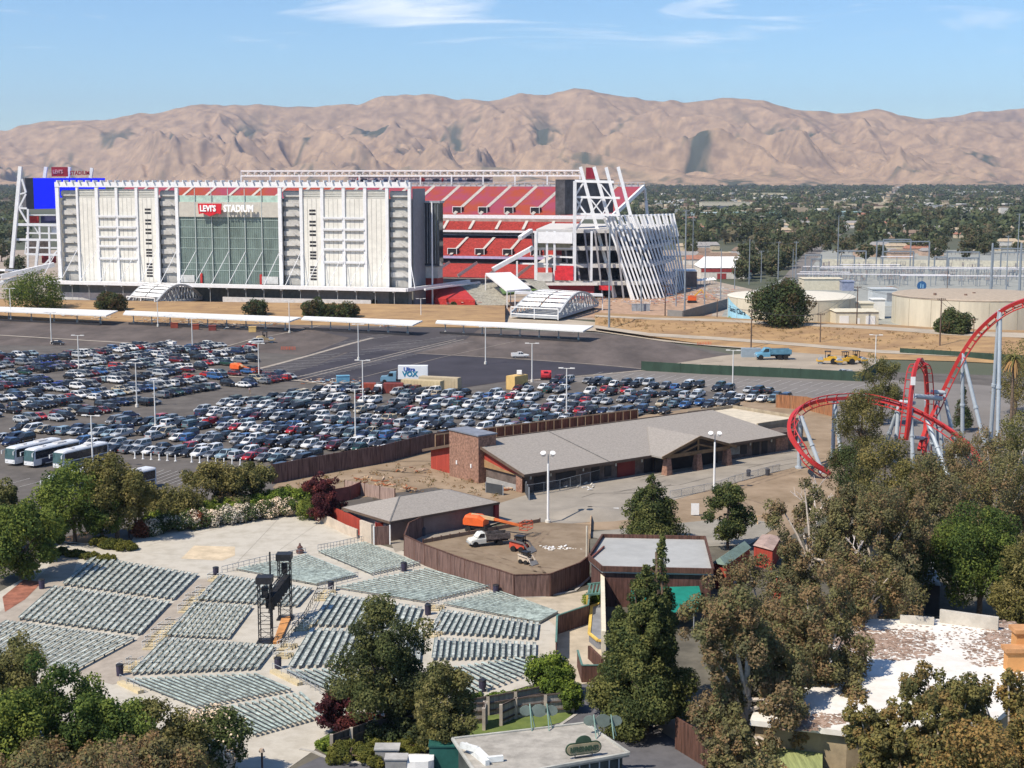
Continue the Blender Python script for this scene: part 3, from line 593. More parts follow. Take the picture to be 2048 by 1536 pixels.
# club level, suites and lower decks
def zf(u, v, b): return FP(u, v, b)[1]
bL = FP(840, 450, 175)[0]+90; bR = FP(1160, 450, 175)[0]
deck('club_deck', bL, bR, bL, bR, 170, zf(1000, 461, 170), 178, zf(1000, 443, 178), 8, seatr, 12, vom=False)
mb = MB(); box_ab(mb, bL, bR, 168.6, 169.6, zf(1000, 465, 169), zf(1000, 461, 169)); mb.build('deck_fascia', sw, stad)
mb = MB(); box_ab(mb, bL, bR, 178.5, 180, zf(1000, 444, 179), zb-1.7); mb.build('club_back_wall', M('club_wall', (0.40, 0.30, 0.26), 0.8, 0.15, 0.4), stad)
mb = MB(); box_ab(mb, bL, bR, 171, 172, zf(1000, 478, 171), zf(1000, 464, 171)); mb.build('suite_glazing', M('suite_glass', (0.05, 0.055, 0.065), 0.2, 0.3), stad)
mb = MB(); box_ab(mb, bL, bR, 169.8, 170.3, zf(1000, 471, 170), zf(1000, 470, 170)); mb.build('suite_ledge', greyband2, stad)
deck('lower_deck', bL, bR, bL, bR, 138, zf(1000, 513, 138), 166, zf(1000, 477, 166), 22, seatr, 12)
mb = MB(); box_ab(mb, bL, bR, 136.4, 137.2, zf(1000, 518, 137), zf(1000, 513, 137)); mb.build('ribbon_board', M('lavender_ribbon', (0.42, 0.40, 0.60), 0.5, 0.08), stad)
mb = MB(); box_ab(mb, bL, bR, 137.6, 138, zf(1000, 529, 137), zf(1000, 516, 137)); mb.build('concourse_opening', dark, stad)
deck('field_deck', bL, bR, bL, bR, 104, zf(1000, 556, 104), 136, zf(1000, 528, 136), 22, seatr, 12, vom=False)
mb = MB(); ps = [S(bL, 20, 0), S(bR+15, 60, 0), S(bR, 104, 0), S(bL, 104, 0)]; mb.prism([(q.x, q.y) for q in ps], 0.2, 1.0); mb.build('field', M('field_green', (0.12, 0.2, 0.07), 0.95), stad)

# ---------------------------------------------------------------- right hand (north) end
NB = 60
def slab_pts(z, b_in=120, grow=0):
    base = [(1072, 60), (1160, 60), (1258, 60)]
    front = [G(1262, 598), G(1300, 598), G(1335, 594), G(1358, 585), G(1370, 576)]
    lean = 0.27
    pts = [SPt(1072, 560, NB), SPt(1240, 560, NB)]
    fr_ = [p + sa*(z*(0.34, 0.31, 0.27, 0.22, 0.17)[i]+1.0) + V(-1.2, 2.2, 0)*(1 if i else 0.3) for i, p in enumerate(front)]
    pts = [SPt(1072, 560, NB)] + fr_ + [S(FP(1345, 520, 150)[0], 150, 0), SPt(1100, 560, 150)]
    return [(p.x, p.y) for p in pts]
for v in (462, 497, 532, 567):
    z = FP(1200, v, NB)[1]; mb = MB(); mb.prism(slab_pts(z), z-1.2, z+0.5); mb.build('floor_slab', M('slab_white', (0.60, 0.58, 0.55), 0.8, 0.05), stad)
# dark blocks between the slabs: shade of the open interior put into colour
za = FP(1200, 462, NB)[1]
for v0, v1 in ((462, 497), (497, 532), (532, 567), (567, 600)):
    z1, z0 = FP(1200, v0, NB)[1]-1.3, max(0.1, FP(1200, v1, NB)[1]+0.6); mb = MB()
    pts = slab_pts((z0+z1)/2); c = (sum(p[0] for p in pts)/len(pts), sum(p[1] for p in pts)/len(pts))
    q = [(c[0]+(x-c[0])*0.72, c[1]+(y-c[1])*0.62) for x, y in pts]; mb.prism(q, z0, z1); mb.build('inner_shade_block', M('inner_shade', (0.11, 0.10, 0.115), 0.8, 0.5, 0.12, detail=6, lo=0.42, hi=0.6), stad)
for i in range(0, 26, 2):
    u = 1080+i*10.5 if i < 18 else 1262+(i-18)*12; b_ = NB+5 if i < 18 else NB+18+(i-18)*7
    a, _ = FP(u, 520, b_); mb = MB(); mb.bar(S(a, b_, 0.5), S(a+4, b_, FP(u, 462, NB)[1]), 0.8); mb.build('inner_column', M('inner_grey', (0.33, 0.32, 0.33), 0.7, 0.1), stad)
# columns and beams of the open steel frame facing us
for u in (1072, 1110, 1150, 1095, 1184):
    mb = MB(); a, _ = FP(u, 500, NB); ztop = FP(u, 462 if u != 1150 else 362, NB)[1]; mb.bar(S(a, NB-1, 8.5), S(a, NB-1, ztop), 1.0 if u != 1150 else 1.5); mb.build('frame_column', sw, stad)
for (u0, v0, u1, v1, w) in ((1072, 480, 1145, 482, 2.6), (1072, 512, 1150, 515, 0.7), (1040, 527, 1150, 530, 0.7), (1072, 495, 1150, 497, 0.8), (1150, 362, 1228, 364, 1.2), (1150, 394, 1240, 396, 1.0), (1150, 428, 1240, 430, 1.0), (1150, 362, 1170, 362, 1.0), (1150, 428, 1165, 396, 0.7), (1150, 396, 1172, 428, 0.7), (1150, 462, 1172, 430, 0.8), (1168, 364, 1150, 392, 0.7), (1200, 366, 1222, 394, 0.5), (1180, 396, 1205, 428, 0.5), (1205, 396, 1180, 428, 0.5), (1225, 396, 1205, 428, 0.5)):
    mb = MB(); mb.bar(SPt(u0, v0, NB+1), SPt(u1, v1, NB+1), w); mb.build('frame_brace', sw, stad)
mb = MB(); a0, a1 = FP(1072, 470, NB-1)[0], FP(1146, 470, NB-1)[0]; box_ab(mb, a0, a1, NB-2, NB-1, FP(1100, 486, NB)[1], FP(1100, 464, NB)[1]); mb.build('white_spandrel', sw, stad)
mb = MB(); box_ab(mb, FP(1074, 490, NB)[0], FP(1140, 490, NB)[0], NB, NB+1, FP(1100, 495, NB)[1], FP(1100, 486, NB)[1]); mb.build('olive_wall', M('olive_grey', (0.30, 0.29, 0.2), 0.8), stad)
for (u0, v0, u1, v1) in ((1115, 531, 1149, 541), (1112, 541, 1149, 560), (1200, 569, 1225, 578)):
    mb = MB(); box_ab(mb, FP(u0, v0, NB)[0], FP(u1, v0, NB)[0], NB-2.2, NB-1.6, FP(1130, v1, NB)[1], FP(1130, v0, NB)[1]); mb.build('red_hoarding', M('hoarding_red', (0.6, 0.03, 0.04), 0.6, 0.15, 0.6), stad)
mb = MB(); box_ab(mb, FP(1100, 570, NB)[0], FP(1190, 570, NB)[0], NB-3, NB-1, 0.2, FP(1150, 570, NB)[1]); mb.build('red_plinth', M('dark_red', (0.25, 0.03, 0.035), 0.7, 0.1), stad)
mb = MB(); box_ab(mb, FP(1078, 545, NB)[0], FP(1108, 545, NB)[0], NB-3, NB-1, FP(1100, 562, NB)[1], FP(1100, 545, NB)[1]); mb.build('site_cabin_wall', greyband2, stad)
mb = MB(); mb.bar(SPt(1044, 568, NB-4), SPt(1196, 568, NB-4), 1.6, 1.2); mb.build('ledge_beam', M('slab_white', (0.6,0.58,0.55)), stad)
for u in (1034, 1073):
    mb = MB(); mb.bar(SPt(u, 522 if u == 1034 else 462, NB-2), SPt(u, 560, NB-2), 0.8); mb.build('frame_column', sw, stad)
# stairs / raking beams on the left of the end frame
for (u0, v0, u1, v1, w, h) in ((986, 539, 1066, 495, 3.0, 1.8), (1040, 476, 1062, 461, 2.0, 1.6)):
    mb = MB(); mb.bar(SPt(u0, v0, NB-6), SPt(u1, v1, NB+4), w, h); mb.build('raking_beam', sw, stad)
# white roof slab and temporary bleachers
mb = MB(); q = [W(971, 546, 662), W(1021, 544, 668), W(1062, 577, 640), W(1014, 581, 634)]; mb.add(q+[p-V(0, 0, 0.8) for p in q], [(0, 1, 2, 3), (7, 6, 5, 4), (0, 4, 5, 1), (1, 5, 6, 2), (2, 6, 7, 3), (3, 7, 4, 0)])
for p_, g in zip(q, (0, 1, 2, 3)): mb.bar(p_-V(0, 0, 0.8), V(p_.x, p_.y, 0), 0.4)
mb.build('white_roof', sw, stad)
mb = MB(); q = [W(1030, 585, 628), W(1205, 590, 628)]; mb.bar(q[0], q[1], 3.5, 1.0)
for k in range(6): p_ = q[0].lerp(q[1], k/5); mb.bar(p_, V(p_.x, p_.y, 0), 0.4)
mb.build('low_canopy', sw, stad)
def bleach(q, n, mat):      # q: near-left, near-right, far-right, far-left (3-D)
    mb = MB()
    for k in range(n):
        t0, t1 = k/n, (k+1)/n
        l0, r0, l1, r1 = q[0].lerp(q[3], t0), q[1].lerp(q[2], t0), q[0].lerp(q[3], t1), q[1].lerp(q[2], t1)
        up0, up1 = V(l0.x, l0.y, l1.z-0.05), V(r0.x, r0.y, r1.z-0.05)
        mb.sheet([l0, r0, up1, up0]); mb.sheet([up0, up1, r1, l1])
    mb.build('bleachers', mat, stad)
bm_ = M('bleacher_grey', (0.40, 0.38, 0.32), 0.8, 0.2, 1.0)
bleach([W(958, 613, 640), W(1020, 610, 640), W(990, 565, 672), W(918, 570, 672)], 16, bm_)
bleach([W(1090, 592, 632), W(1108, 592, 632), W(1088, 562, 668), W(1048, 560, 668)], 12, bm_)
mb = MB(); mb.prism([(p.x, p.y) for p in (W(870, 600, 652), W(950, 600, 645), W(925, 575, 668), W(885, 572, 672))], 0, [3, 3, 7, 8]); mb.build('red_vomitory', redp, stad)
# raking columns
tall = [((1161, 334), (1231, 595), 690), ((1188, 334), (1264, 598), 683), ((1212, 335), (1278, 590), 700), ((1236, 334), (1302, 588), 715)]
for (tu, tv), (bu, bv), Y in tall:
    g = G(bu, bv); mb = MB(); mb.bar(W(tu, tv, g.y+6), g, 1.5, 2.0, up=(0, 1, 0)); mb.build('raking_column', sw, stad)
bc = [(1264, 599), (1285, 599), (1305, 598), (1325, 596), (1340, 592), (1352, 587), (1362, 581), (1372, 573)]
def along(pts, t):
    x = t*(len(pts)-1); i = min(int(x), len(pts)-2); f = x-i; return pts[i][0]+(pts[i+1][0]-pts[i][0])*f, pts[i][1]+(pts[i+1][1]-pts[i][1])*f
NC = 19
for i in range(NC):
    t = (i+0.6)/NC; bu, bv = along(bc, t); g = G(bu, bv); tu, tv = 1206+(1350-1206)*t, 431-4*t
    mb = MB(); mb.bar(W(tu, tv, g.y+5), g, 0.75, 1.1, up=(0, 1, 0)); mb.build('raking_column', sw, stad)
    if i % 2 == 0:
        mb = MB(); p0 = W(tu, tv, g.y+5); mb.bar(p0+V(0, 4, -1), p0.lerp(g, 0.32)+V(1, 8, 0), 1.9, 0.4, up=(0, 1, 0)); mb.build('fin_panel', sw, stad)
pts = [W(1210+(1345-1210)*i/10, 433-4*i/10, G(*along(bc, i/10)).y+7) for i in range(11)]
mb = MB(); mb.path(pts, 0.5, 6); mb.build('ring_beam', sw, stad)
# scoreboards
def board(n0, n1, v_top, v_bot, Ya, Yb, t, mats, name, face):
    p0, p1 = W(n0, v_top[0], Ya), W(n1, v_top[1], Yb); z0, z1 = W(n0, v_bot[0], Ya).z, p0.z
    d = unit(V(p1.x-p0.x, p1.y-p0.y, 0)); nn = V(d.y, -d.x, 0)
    mb = MB(); q = [p0, p1, p1-nn*t, p0-nn*t]; mb.prism([(p.x, p.y) for p in q], z0, z1); o = mb.build(name, mats, stad)
    return p0, p1, d, nn, z0, z1, o
p0, p1, d, nn, z0, z1, o = board(1130, 1227, (359, 359), (430, 430), 700, 745, 5, M('board_back', (0.075, 0.072, 0.08), 0.7, 0.25, 0.3), 'scoreboard', 1)
p0, p1, d, nn, z0, z1, o = board(50, 66, (356, 356), (418, 418), 757, 760, 4, M('board_side', (0.10, 0.10, 0.11), 0.7, 0.1), 'scoreboard', 1)
p0, p1, d, nn, z0, z1, o = board(65, 210, (356, 356), (418, 416), 760, 800, 4, M('screen_blue', (0.01, 0.02, 0.6), 0.4, 0.02), 'scoreboard', 1)
bm = MATS['screen_blue'].node_tree.nodes['Principled BSDF']; bm.inputs['Emission Color'].default_value = (0.0, 0.01, 0.75, 1); bm.inputs['Emission Strength'].default_value = 0.75
# red top sign over the left board and over the right one
for (u0, u1, v0, v1, Y, txt) in ((103, 136, 334, 353, 775, "LEVI'S"), (1172, 1190, 335, 358, 712, None)):
    c0, c1 = W(u0, v0, Y), W(u1, v1, Y); mb = MB(); mb.box(((c0.x+c1.x)/2, Y, (c0.z+c1.z)/2), (abs(c1.x-c0.x), 0.8, abs(c0.z-c1.z))); tb = mb.build('roof_sign', M('sign_maroon', (0.28, 0.02, 0.04), 0.6), stad)
    if txt: textmesh('sign_lettering', txt, M('letter_pink', (0.62, 0.34, 0.40), 0.6), tb, (c0.x+0.7, Y-0.6, c1.z+1.6), (1, 0, 0), (0, 0, 1), 2.6, 0.2, bold=0.05, sx=0.8)
c = W(140, 350, 775); sgt = textmesh('roof_sign_letters', "STADIUM", M('sign_maroon', (0.28,0.02,0.04)), stad, (c.x, 775, c.z), (1, 0, 0), (0, 0, 1), 3.0, 0.3, bold=0.06, sx=0.8)
for u, v in ((91, 334), (138, 334), (183, 336)):
    mb = MB(); mb.bar(W(u+1, v, 790), W(u-2, 356, 790), 1.6); mb.build('board_post', sw, stad)
mb = MB(); mb.bar(W(41, 333, 752), W(23, 536, 748), 1.7, 1.9, up=(0, 1, 0)); mb.build('raking_column', sw, stad)
for (a, b, w) in (((44, 358), (52, 385), 0.9), ((52, 385), (40, 388), 0.7), ((52, 388), (38, 416), 0.8), ((38, 416), (54, 417), 0.9), ((38, 416), (54, 444), 0.8), ((34, 449), (118, 450), 1.3), ((52, 466), (118, 467), 0.7), ((30, 479), (118, 480), 1.1), ((52, 495), (118, 496), 0.7), ((52, 508), (118, 510), 1.0), ((56, 418), (56, 535), 0.9), ((98, 452), (100, 530), 0.9), ((79, 452), (80, 480), 0.8), ((77, 480), (72, 534), 1.3), ((88, 530), (118, 498), 0.7), ((54, 470), (50, 508), 0.5), ((68, 452), (79, 470), 0.5)):
    mb = MB(); mb.bar(W(*a, 750), W(*b, 750), w); mb.build('frame_brace', sw, stad)
for (u0, v0, u1, v1, mat, Y) in ((60, 432, 78, 446, redp, 756), (82, 432, 112, 446, M('navy', (0.05, 0.05, 0.12), 0.7), 756), (84, 511, 112, 526, M('dark_red', (0.25,0.03,0.035)), 756), (103, 450, 116, 466, sw, 752), (58, 429, 112, 431, sw, 753), (58, 482, 100, 508, M('dim', (0.12, 0.10, 0.09), 0.8, 0.3), 765)):
    a, b = W(u0, v0, Y), W(u1, v1, Y); mb = MB(); mb.box(((a.x+b.x)/2, Y, (a.z+b.z)/2), (b.x-a.x, 1.5, a.z-b.z)); mb.build('infill_panel', mat, stad)
# south-west stair ramps
for (u0, v0, u1, v1, w, h) in ((2, 553, 108, 529, 4.0, 2.0), (-20, 573, 90, 540, 4.0, 1.2), (5, 540, 34, 541, 3, 1.0), (-10, 566, 60, 548, 1, 0.6)):
    mb = MB(); mb.bar(W(u0, v0, 715), W(u1, v1, 725), w, h); mb.build('stair_ramp', sw, stad)
mb = MB(); mb.box((W(60, 570, 730).x, 735, 3.2), (34, 8, 6.4)); mb.build('stair_block', conc_s, stad)

# ---------------------------------------------------------------- perimeter hoardings, lamps, bridges
def hoarding(px, h, mat, label, t=0.3, name='site_hoarding', cat='hoarding', Y=None):
    mb = MB(); ps = [G(u, v) for u, v in px]; mb.wallp(ps, h, t); return mb.build(name, mat, label=label, cat=cat)
hw = M('hoarding_white', (0.55, 0.54, 0.52), 0.7, 0.08)
hoarding([(125, 599), (165, 600), (270, 601)], 3.4, hw, 'long white site hoarding left of the arched footbridge before the stadium')
hoarding([(446, 609), (560, 612), (742, 616)], 3.4, hw, 'longest white site hoarding below the green glass stadium front')
hoarding([(-200, 603), (150, 608), (560, 619), (830, 623), (1010, 634)], 1.7, M('rust_screen', (0.19, 0.055, 0.045), 0.85, 0.2, 0.5), 'low dark red screened fence along the top of the dry grass bank', name='screen_fence', cat='fence')
def footbridge(Aq, B, C_, D, z0, zt, label, roofmat):
    o = empty('footbridge', (Aq+C_)/2, label, 'bridge'); o_ = o
    gm = M('bridge_steel', (0.42, 0.44, 0.45), 0.5, 0.08)
    mb = MB(); mb.prism([(p.x, p.y) for p in (Aq, B, C_, D)], z0-0.7, z0); mb.build('deck', gm, o)
    for (p, q) in ((Aq, D), (B, C_)):
        mb = MB(); n = 16; low = []; up = []
        for i in range(n+1):
            t = i/n; g = p.lerp(q, t); z = z0+0.4+(zt-z0)*4*t*(1-t)
            low.append(V(g.x, g.y, z0)); up.append(V(g.x, g.y, max(z, z0+0.8)))
        for i in range(n): mb.bar(low[i], low[i+1], 0.6, 1.0); mb.bar(up[i], up[i+1], 0.8)
        for i in range(n+1):
            mb.bar(low[i], up[i], 0.35)
            if i < n: mb.bar(low[i], up[i+1] if i < n/2 else up[i], 0.3); mb.bar(low[i+1], up[i], 0.25)
        mb.build('arch_truss', gm, o)
    mb = MB(); n = 8
    for i in range(n):
        t = 0.10+0.62*i/n; t2 = t+0.055
        for f0, f1 in ((0.02, 0.48), (0.52, 0.98)):
            def top(tt, f): g = Aq.lerp(D, tt).lerp(B.lerp(C_, tt), f); return V(g.x, g.y, z0+0.8+(zt-z0)*4*tt*(1-tt))
            mb.sheet([top(t, f0), top(t, f1), top(t2, f1), top(t2, f0)])
    mb.build('roof_slat', roofmat, o)
    mb = MB()
    for f in (0, 0.5, 1):
        g = Aq.lerp(B, f); mb.bar(V(g.x, g.y, 0.5), V(g.x, g.y, z0+3.2), 0.4)
    mb.bar(Aq+V(0, 0, z0+3.2), B+V(0, 0, z0+3.2), 0.4); mb.bar(Aq+V(0, 0, z0+0.6), B+V(0, 0, z0+0.6), 0.4)
    mb.build('gate_frame', white, o)
    return o
footbridge(G(1022, 638), G(1116, 643), G(1196, 617), G(1135, 612), 1.6, 8.6, 'grey arched truss footbridge with white slatted roof right of centre', white)
footbridge(G(254, 615), G(310, 619), G(404, 604), G(345, 600), 1.6, 8.6, 'grey arched truss footbridge at left, before the cream stadium wall', white)
for (u, v) in ((290, 588), (175, 586),): pass
# ================================================================== VEHICLES AND CAR PARK
glass = M('car_glass', (0.02, 0.024, 0.03), 0.12, 0.1, spec=0.7)
hl = M('lamp_clear', (0.75, 0.75, 0.72), 0.2, 0.05); tl = M('lamp_red', (0.35, 0.01, 0.01), 0.3, 0.05); rimm = M('rim', (0.4, 0.4, 0.42), 0.4, 0.05)
carp = bpy.data.materials.new('car_paint'); carp.use_nodes = True; t = carp.node_tree; b = t.nodes['Principled BSDF']; oi = t.nodes.new('ShaderNodeObjectInfo'); t.links.new(oi.outputs['Color'], b.inputs['Base Color']); b.inputs['Roughness'].default_value = 0.3; b.inputs['Coat Weight'].default_value = 0.5; b.inputs['Coat Roughness'].default_value = 0.06
def car_secs(kind):
    # (x, half width, z bottom, z top) of the lower body ; cabin (x0 base, x1 top, x2 top, x3 base, z roof)
    if kind == 'sedan': return [(-2.25, .72, .45, .75), (-2.2, .84, .32, .92), (-1.5, .9, .28, .98), (0, .92, .28, .95), (1.1, .91, .28, .92), (1.9, .86, .3, .80), (2.25, .72, .42, .66)], (-1.65, -.95, .45, 1.25, 1.43)
    if kind == 'suv': return [(-2.3, .8, .5, 1.0), (-2.25, .9, .38, 1.12), (-1.5, .95, .34, 1.14), (0, .96, .34, 1.12), (1.1, .95, .34, 1.10), (1.95, .9, .38, 1.0), (2.3, .78, .5, .85)], (-2.2, -1.95, .35, 1.2, 1.76)
    if kind == 'hatch': return [(-2.0, .75, .45, .85), (-1.95, .85, .32, 1.0), (-1.3, .88, .28, 1.0), (0, .9, .28, .97), (1.0, .88, .28, .94), (1.6, .84, .3, .82), (1.95, .7, .42, .68)], (-1.95, -1.5, .3, 1.15, 1.5)
    if kind == 'van': return [(-2.45, .85, .5, 1.0), (-2.4, .95, .36, 1.15), (-1.5, .98, .32, 1.15), (0, .98, .32, 1.13), (1.3, .97, .32, 1.08), (2.1, .9, .35, .92), (2.45, .76, .45, .75)], (-2.4, -2.2, .75, 1.7, 1.82)
    if kind == 'pickup': return [(-2.7, .85, .55, 1.05), (-2.65, .95, .45, 1.12), (-.5, .96, .42, 1.12), (0, .96, .42, 1.12), (1.3, .95, .42, 1.12), (2.3, .9, .45, 1.02), (2.7, .8, .55, .9)], (-.75, -.55, .55, 1.15, 1.78)
def make_car(kind, name, parts=True):
    o = empty(name, (0, 0, 0)) if parts else None
    secs, (x0, x1, x2, x3, zr) = car_secs(kind)
    def ring(x, w, zb, zt):
        return [V(x, -w*.9, zb), V(x, -w, zb+.15), V(x, -w, zt-.12), V(x, -w*.86, zt), V(x, w*.86, zt), V(x, w, zt-.12), V(x, w, zb+.15), V(x, w*.9, zb)]
    body = MB(); body.loft([ring(*s) for s in secs]); zb = secs[3][3]-.03; wt = secs[3][1]*.76; wb = secs[3][1]*.9
    # roof panel and pillars in body colour
    r = [V(x1, -wt, zr-.05), V(x2, -wt, zr-.05), V(x2, wt, zr-.05), V(x1, wt, zr-.05)]
    body.add([p*1 for p in r]+[V(p.x*.97+.0, p.y*.93, zr+.02) for p in r], [(3, 2, 1, 0), (4, 5, 6, 7), (0, 1, 5, 4), (1, 2, 6, 5), (2, 3, 7, 6), (3, 0, 4, 7)])
    for sx in (-1, 1):
        body.bar(V(x3, sx*wb, zb), V(x2, sx*wt, zr-.03), .09); body.bar(V(x0, sx*wb, zb), V(x1, sx*wt, zr-.03), .12); body.bar(V((x2+x1)/2, sx*(wb+.01), zb), V((x2+x1)/2, sx*(wt+.01), zr-.03), .09)
    if kind == 'pickup': body.box((-1.65, .86, 1.3), (2.0, .1, .4)); body.box((-1.65, -.86, 1.3), (2.0, .1, .4)); body.box((-2.62, 0, 1.3), (.1, 1.7, .4))
    g = MB(); g.add([V(x0, -wb, zb), V(x3, -wb, zb), V(x3, wb, zb), V(x0, wb, zb), V(x1, -wt, zr-.05), V(x2, -wt, zr-.05), V(x2, wt, zr-.05), V(x1, wt, zr-.05)], [(0, 1, 5, 4), (1, 2, 6, 5), (2, 3, 7, 6), (3, 0, 4, 7), (4, 5, 6, 7)])
    wh = []
    L = secs[-1][0]
    for x in (-L*.62, L*.64):
        for y in (-1, 1):
            m = MB(); yy = y*(secs[3][1]-.09); m.tube(V(x, yy-.1, .33), V(x, yy+.1, .33), .33, n=12); m.tube(V(x, yy+y*.1, .33), V(x, yy+y*.12, .33), .2, n=8, mi=1); wh.append(m)
    lights = []
    for y in (-1, 1):
        m = MB(); m.box((L-.08, y*secs[-1][1]*.8, secs[-1][3]-.02), (.22, .3, .14)); lights.append(('headlight', m, hl))
        m = MB(); m.box((-L+.02, y*secs[0][1]*.9, secs[0][3]-.04), (.14, .2, .2)); lights.append(('tail_light', m, tl))
    if parts:
        body.build('body', carp, o); g.build('windows', glass, o)
        for m in wh: m.build('wheel', [rubber, rimm], o)
        for n, m, mt in lights: m.build(n, mt, o)
        return o
    al = MB()
    for m, k in [(body, 0), (g, 1)]+[(w, 2) for w in wh]+[(m, 3 if n == 'headlight' else 4) for n, m, _ in lights]:
        of = len(al.v); al.v += m.v; al.f += [tuple(i+of for i in f) for f in m.f]; al.m += [k]*len(m.f)
    return al.build(name, [carp, glass, rubber, hl, tl], loc=(0, 0, 0))
CC = {'white': (.75, .75, .73), 'silver': (.42, .44, .45), 'grey': (.17, .18, .19), 'black': (.015, .016, .02), 'dark blue': (.02, .035, .09), 'red': (.42, .02, .02), 'dark red': (.13, .015, .02), 'blue': (.04, .12, .3), 'beige': (.42, .36, .25), 'dark green': (.02, .06, .045), 'teal grey': (.12, .18, .2), 'lime': (.3, .5, .05), 'light blue': (.25, .35, .4), 'gold': (.55, .38, .08)}
CW = ['white']*17+['silver']*15+['grey']*12+['black']*28+['dark blue']*9+['red']*4+['dark red']*7+['blue']*3+['beige']*3+['dark green']*2+['teal grey']*3+['light blue']*2
KW = ['sedan']*9+['suv']*7+['hatch']*4+['van']*3+['pickup']*1
PROTO = {}
def place_car(kind, colr, p, ang, label, group, parts=True):
    key = (kind, parts); nm = {'sedan': 'sedan', 'suv': 'sport_utility_car', 'hatch': 'hatchback', 'van': 'minivan', 'pickup': 'pickup_truck'}[kind]
    if key not in PROTO: PROTO[key] = make_car(kind, nm, parts); o = PROTO[key]; used = False
    else: o = link_copy(PROTO[key])
    o.location = (p.x, p.y, 0.13); o.rotation_euler = (0, 0, ang)
    c = (*CC[colr], 1); o.color = c
    for ch in o.children: ch.color = c
    tag(o, label, 'car', group); return o
KN = {'sedan': 'sedan', 'suv': 'SUV', 'hatch': 'hatchback', 'van': 'minivan', 'pickup': 'pickup truck'}
def inpoly(u, v, P):
    c = False; n = len(P)
    for i in range(n):
        x1, y1 = P[i]; x2, y2 = P[(i+1) % n]
        if (y1 > v) != (y2 > v) and u < (x2-x1)*(v-y1)/(y2-y1)+x1: c = not c
    return c
def proj(p):
    y = p.y; z = p.z-HC; fwd = y*CP - z*SP; up = y*SP + z*CP
    return 1024+F*p.x/fwd, 768-F*up/fwd
near_poly = [(-40, 890), (10, 858), (120, 866), (205, 848), (350, 838), (420, 815), (480, 803), (560, 795), (640, 780), (720, 775), (850, 778), (950, 790), (1010, 784), (1085, 763), (1215, 766), (1330, 768), (1500, 778), (1590, 796), (1560, 806), (1400, 822), (1200, 838), (1010, 866), (900, 890), (720, 925), (600, 938), (560, 950), (430, 932), (300, 925), (222, 918), (200, 895), (60, 880), (0, 905)]
left_poly = [(-60, 720), (20, 712), (110, 708), (230, 690), (330, 690), (440, 692), (510, 700), (512, 722), (440, 745), (470, 748), (560, 742), (598, 752), (610, 764), (500, 782), (470, 776), (420, 786), (340, 800), (300, 826), (262, 838), (200, 834), (120, 846), (0, 848), (-60, 850)]
cars = []
def fill(poly, rdir, cdir, r0, spacing, offs, n_rows, prob, ang, jitter, lot):
    r = unit(V(*rdir, 0)); nrm = V(-r.y, r.x, 0)
    for k in range(n_rows):
        base = r0 + nrm*offs(k)
        for i in range(-150, 150):
            p = base + r*(i*spacing) + V(random.uniform(-jitter, jitter), random.uniform(-jitter, jitter), 0)
            if p.y < 120: continue
            u, v = proj(p)
            if inpoly(u, v, poly) and random.random() < prob(u, v):
                a = ang + random.uniform(-.03, .03) + (math.pi if random.random() < .22 else 0); cars.append((p, a, lot, k, u, v))
# near lot: double rows, stalls at an angle
fill(near_poly, (.955, -.295), None, G(400, 905), 2.75, lambda k: (k//2)*15.4 + (k % 2)*4.9-20, 26, lambda u, v: 0.84 if v > 800 or u < 1000 else 0.62, math.atan2(-.88, -.47), .12, 'near')
fill(left_poly, (.51, .86), None, G(156, 826), 2.8, lambda k: (k//2)*17.5 + (k % 2)*5.2-110, 26, lambda u, v: 0.76, math.atan2(-.55, .84), .18, 'left')
cars.sort(key=lambda c: c[0].y)
def where(lot, k, u): return ''
cnt = {}
rows_ = {}
for idx, c in enumerate(cars): rows_.setdefault((c[2], c[3]), []).append(c)
rk = {}
for lot in ('near', 'left'):
    ks = sorted({k for (l, k) in rows_ if l == lot}, key=lambda k: np.mean([c[5] for c in rows_[(lot, k)]]), reverse=True)
    for j, k in enumerate(ks):
        for i, c in enumerate(sorted(rows_[(lot, k)], key=lambda c: c[4])): rk[id(c)] = (j, i)
bulk = []
NIND = 300
for idx, c in enumerate(cars):
    kind = random.choice(KW); colr = random.choice(CW)
    if idx >= NIND: bulk.append((c, kind, colr)); continue
    j, i = rk[id(c)]; facing = 'nose away' if False else ''
    lab = '%s %s, %s from left in the %s row %s' % (colr, KN[kind], ordn(i), ordn(j), 'of the near lot' if c[2] == 'near' else 'of the left lot')
    place_car(kind, colr, c[0], c[1], lab, 'cars parked in rows', parts=True)
mb = MB(); mats = []; mi = {}
for c, kind, colr in bulk:
    if (kind, False) not in PROTO: PROTO[(kind, False)] = make_car(kind, 'tmp_car', False)
verts, faces, midx = [], [], []; off = 0; names = list(CC)
for c, kind, colr in bulk:
    me = PROTO[(kind, False)].data; n = len(me.vertices); co = np.empty(n*3, np.float32); me.vertices.foreach_get('co', co); co = co.reshape(-1, 3)
    ca, sn = math.cos(c[1]), math.sin(c[1]); x = co[:, 0]*ca-co[:, 1]*sn+c[0].x; y = co[:, 0]*sn+co[:, 1]*ca+c[0].y
    verts.append(np.stack([x, y, co[:, 2]+.13], 1)); ci = names.index(colr)
    for p in me.polygons: faces.append(tuple(v+off for v in p.vertices)); midx.append(ci if p.material_index == 0 else len(names)-1+p.material_index)
    off += n
for (k, pr) in list(PROTO):
    if not pr: bpy.data.objects.remove(PROTO.pop((k, pr)))
V_ = np.concatenate(verts); me = bpy.data.meshes.new('distant_parked_cars'); me.from_pydata(V_.tolist(), [], faces)
for n in names: me.materials.append(M('far_paint_'+n.replace(' ', '_'), CC[n], 0.3, 0.02, coat=0.5))
for m in (glass, rubber, hl, tl): me.materials.append(m)
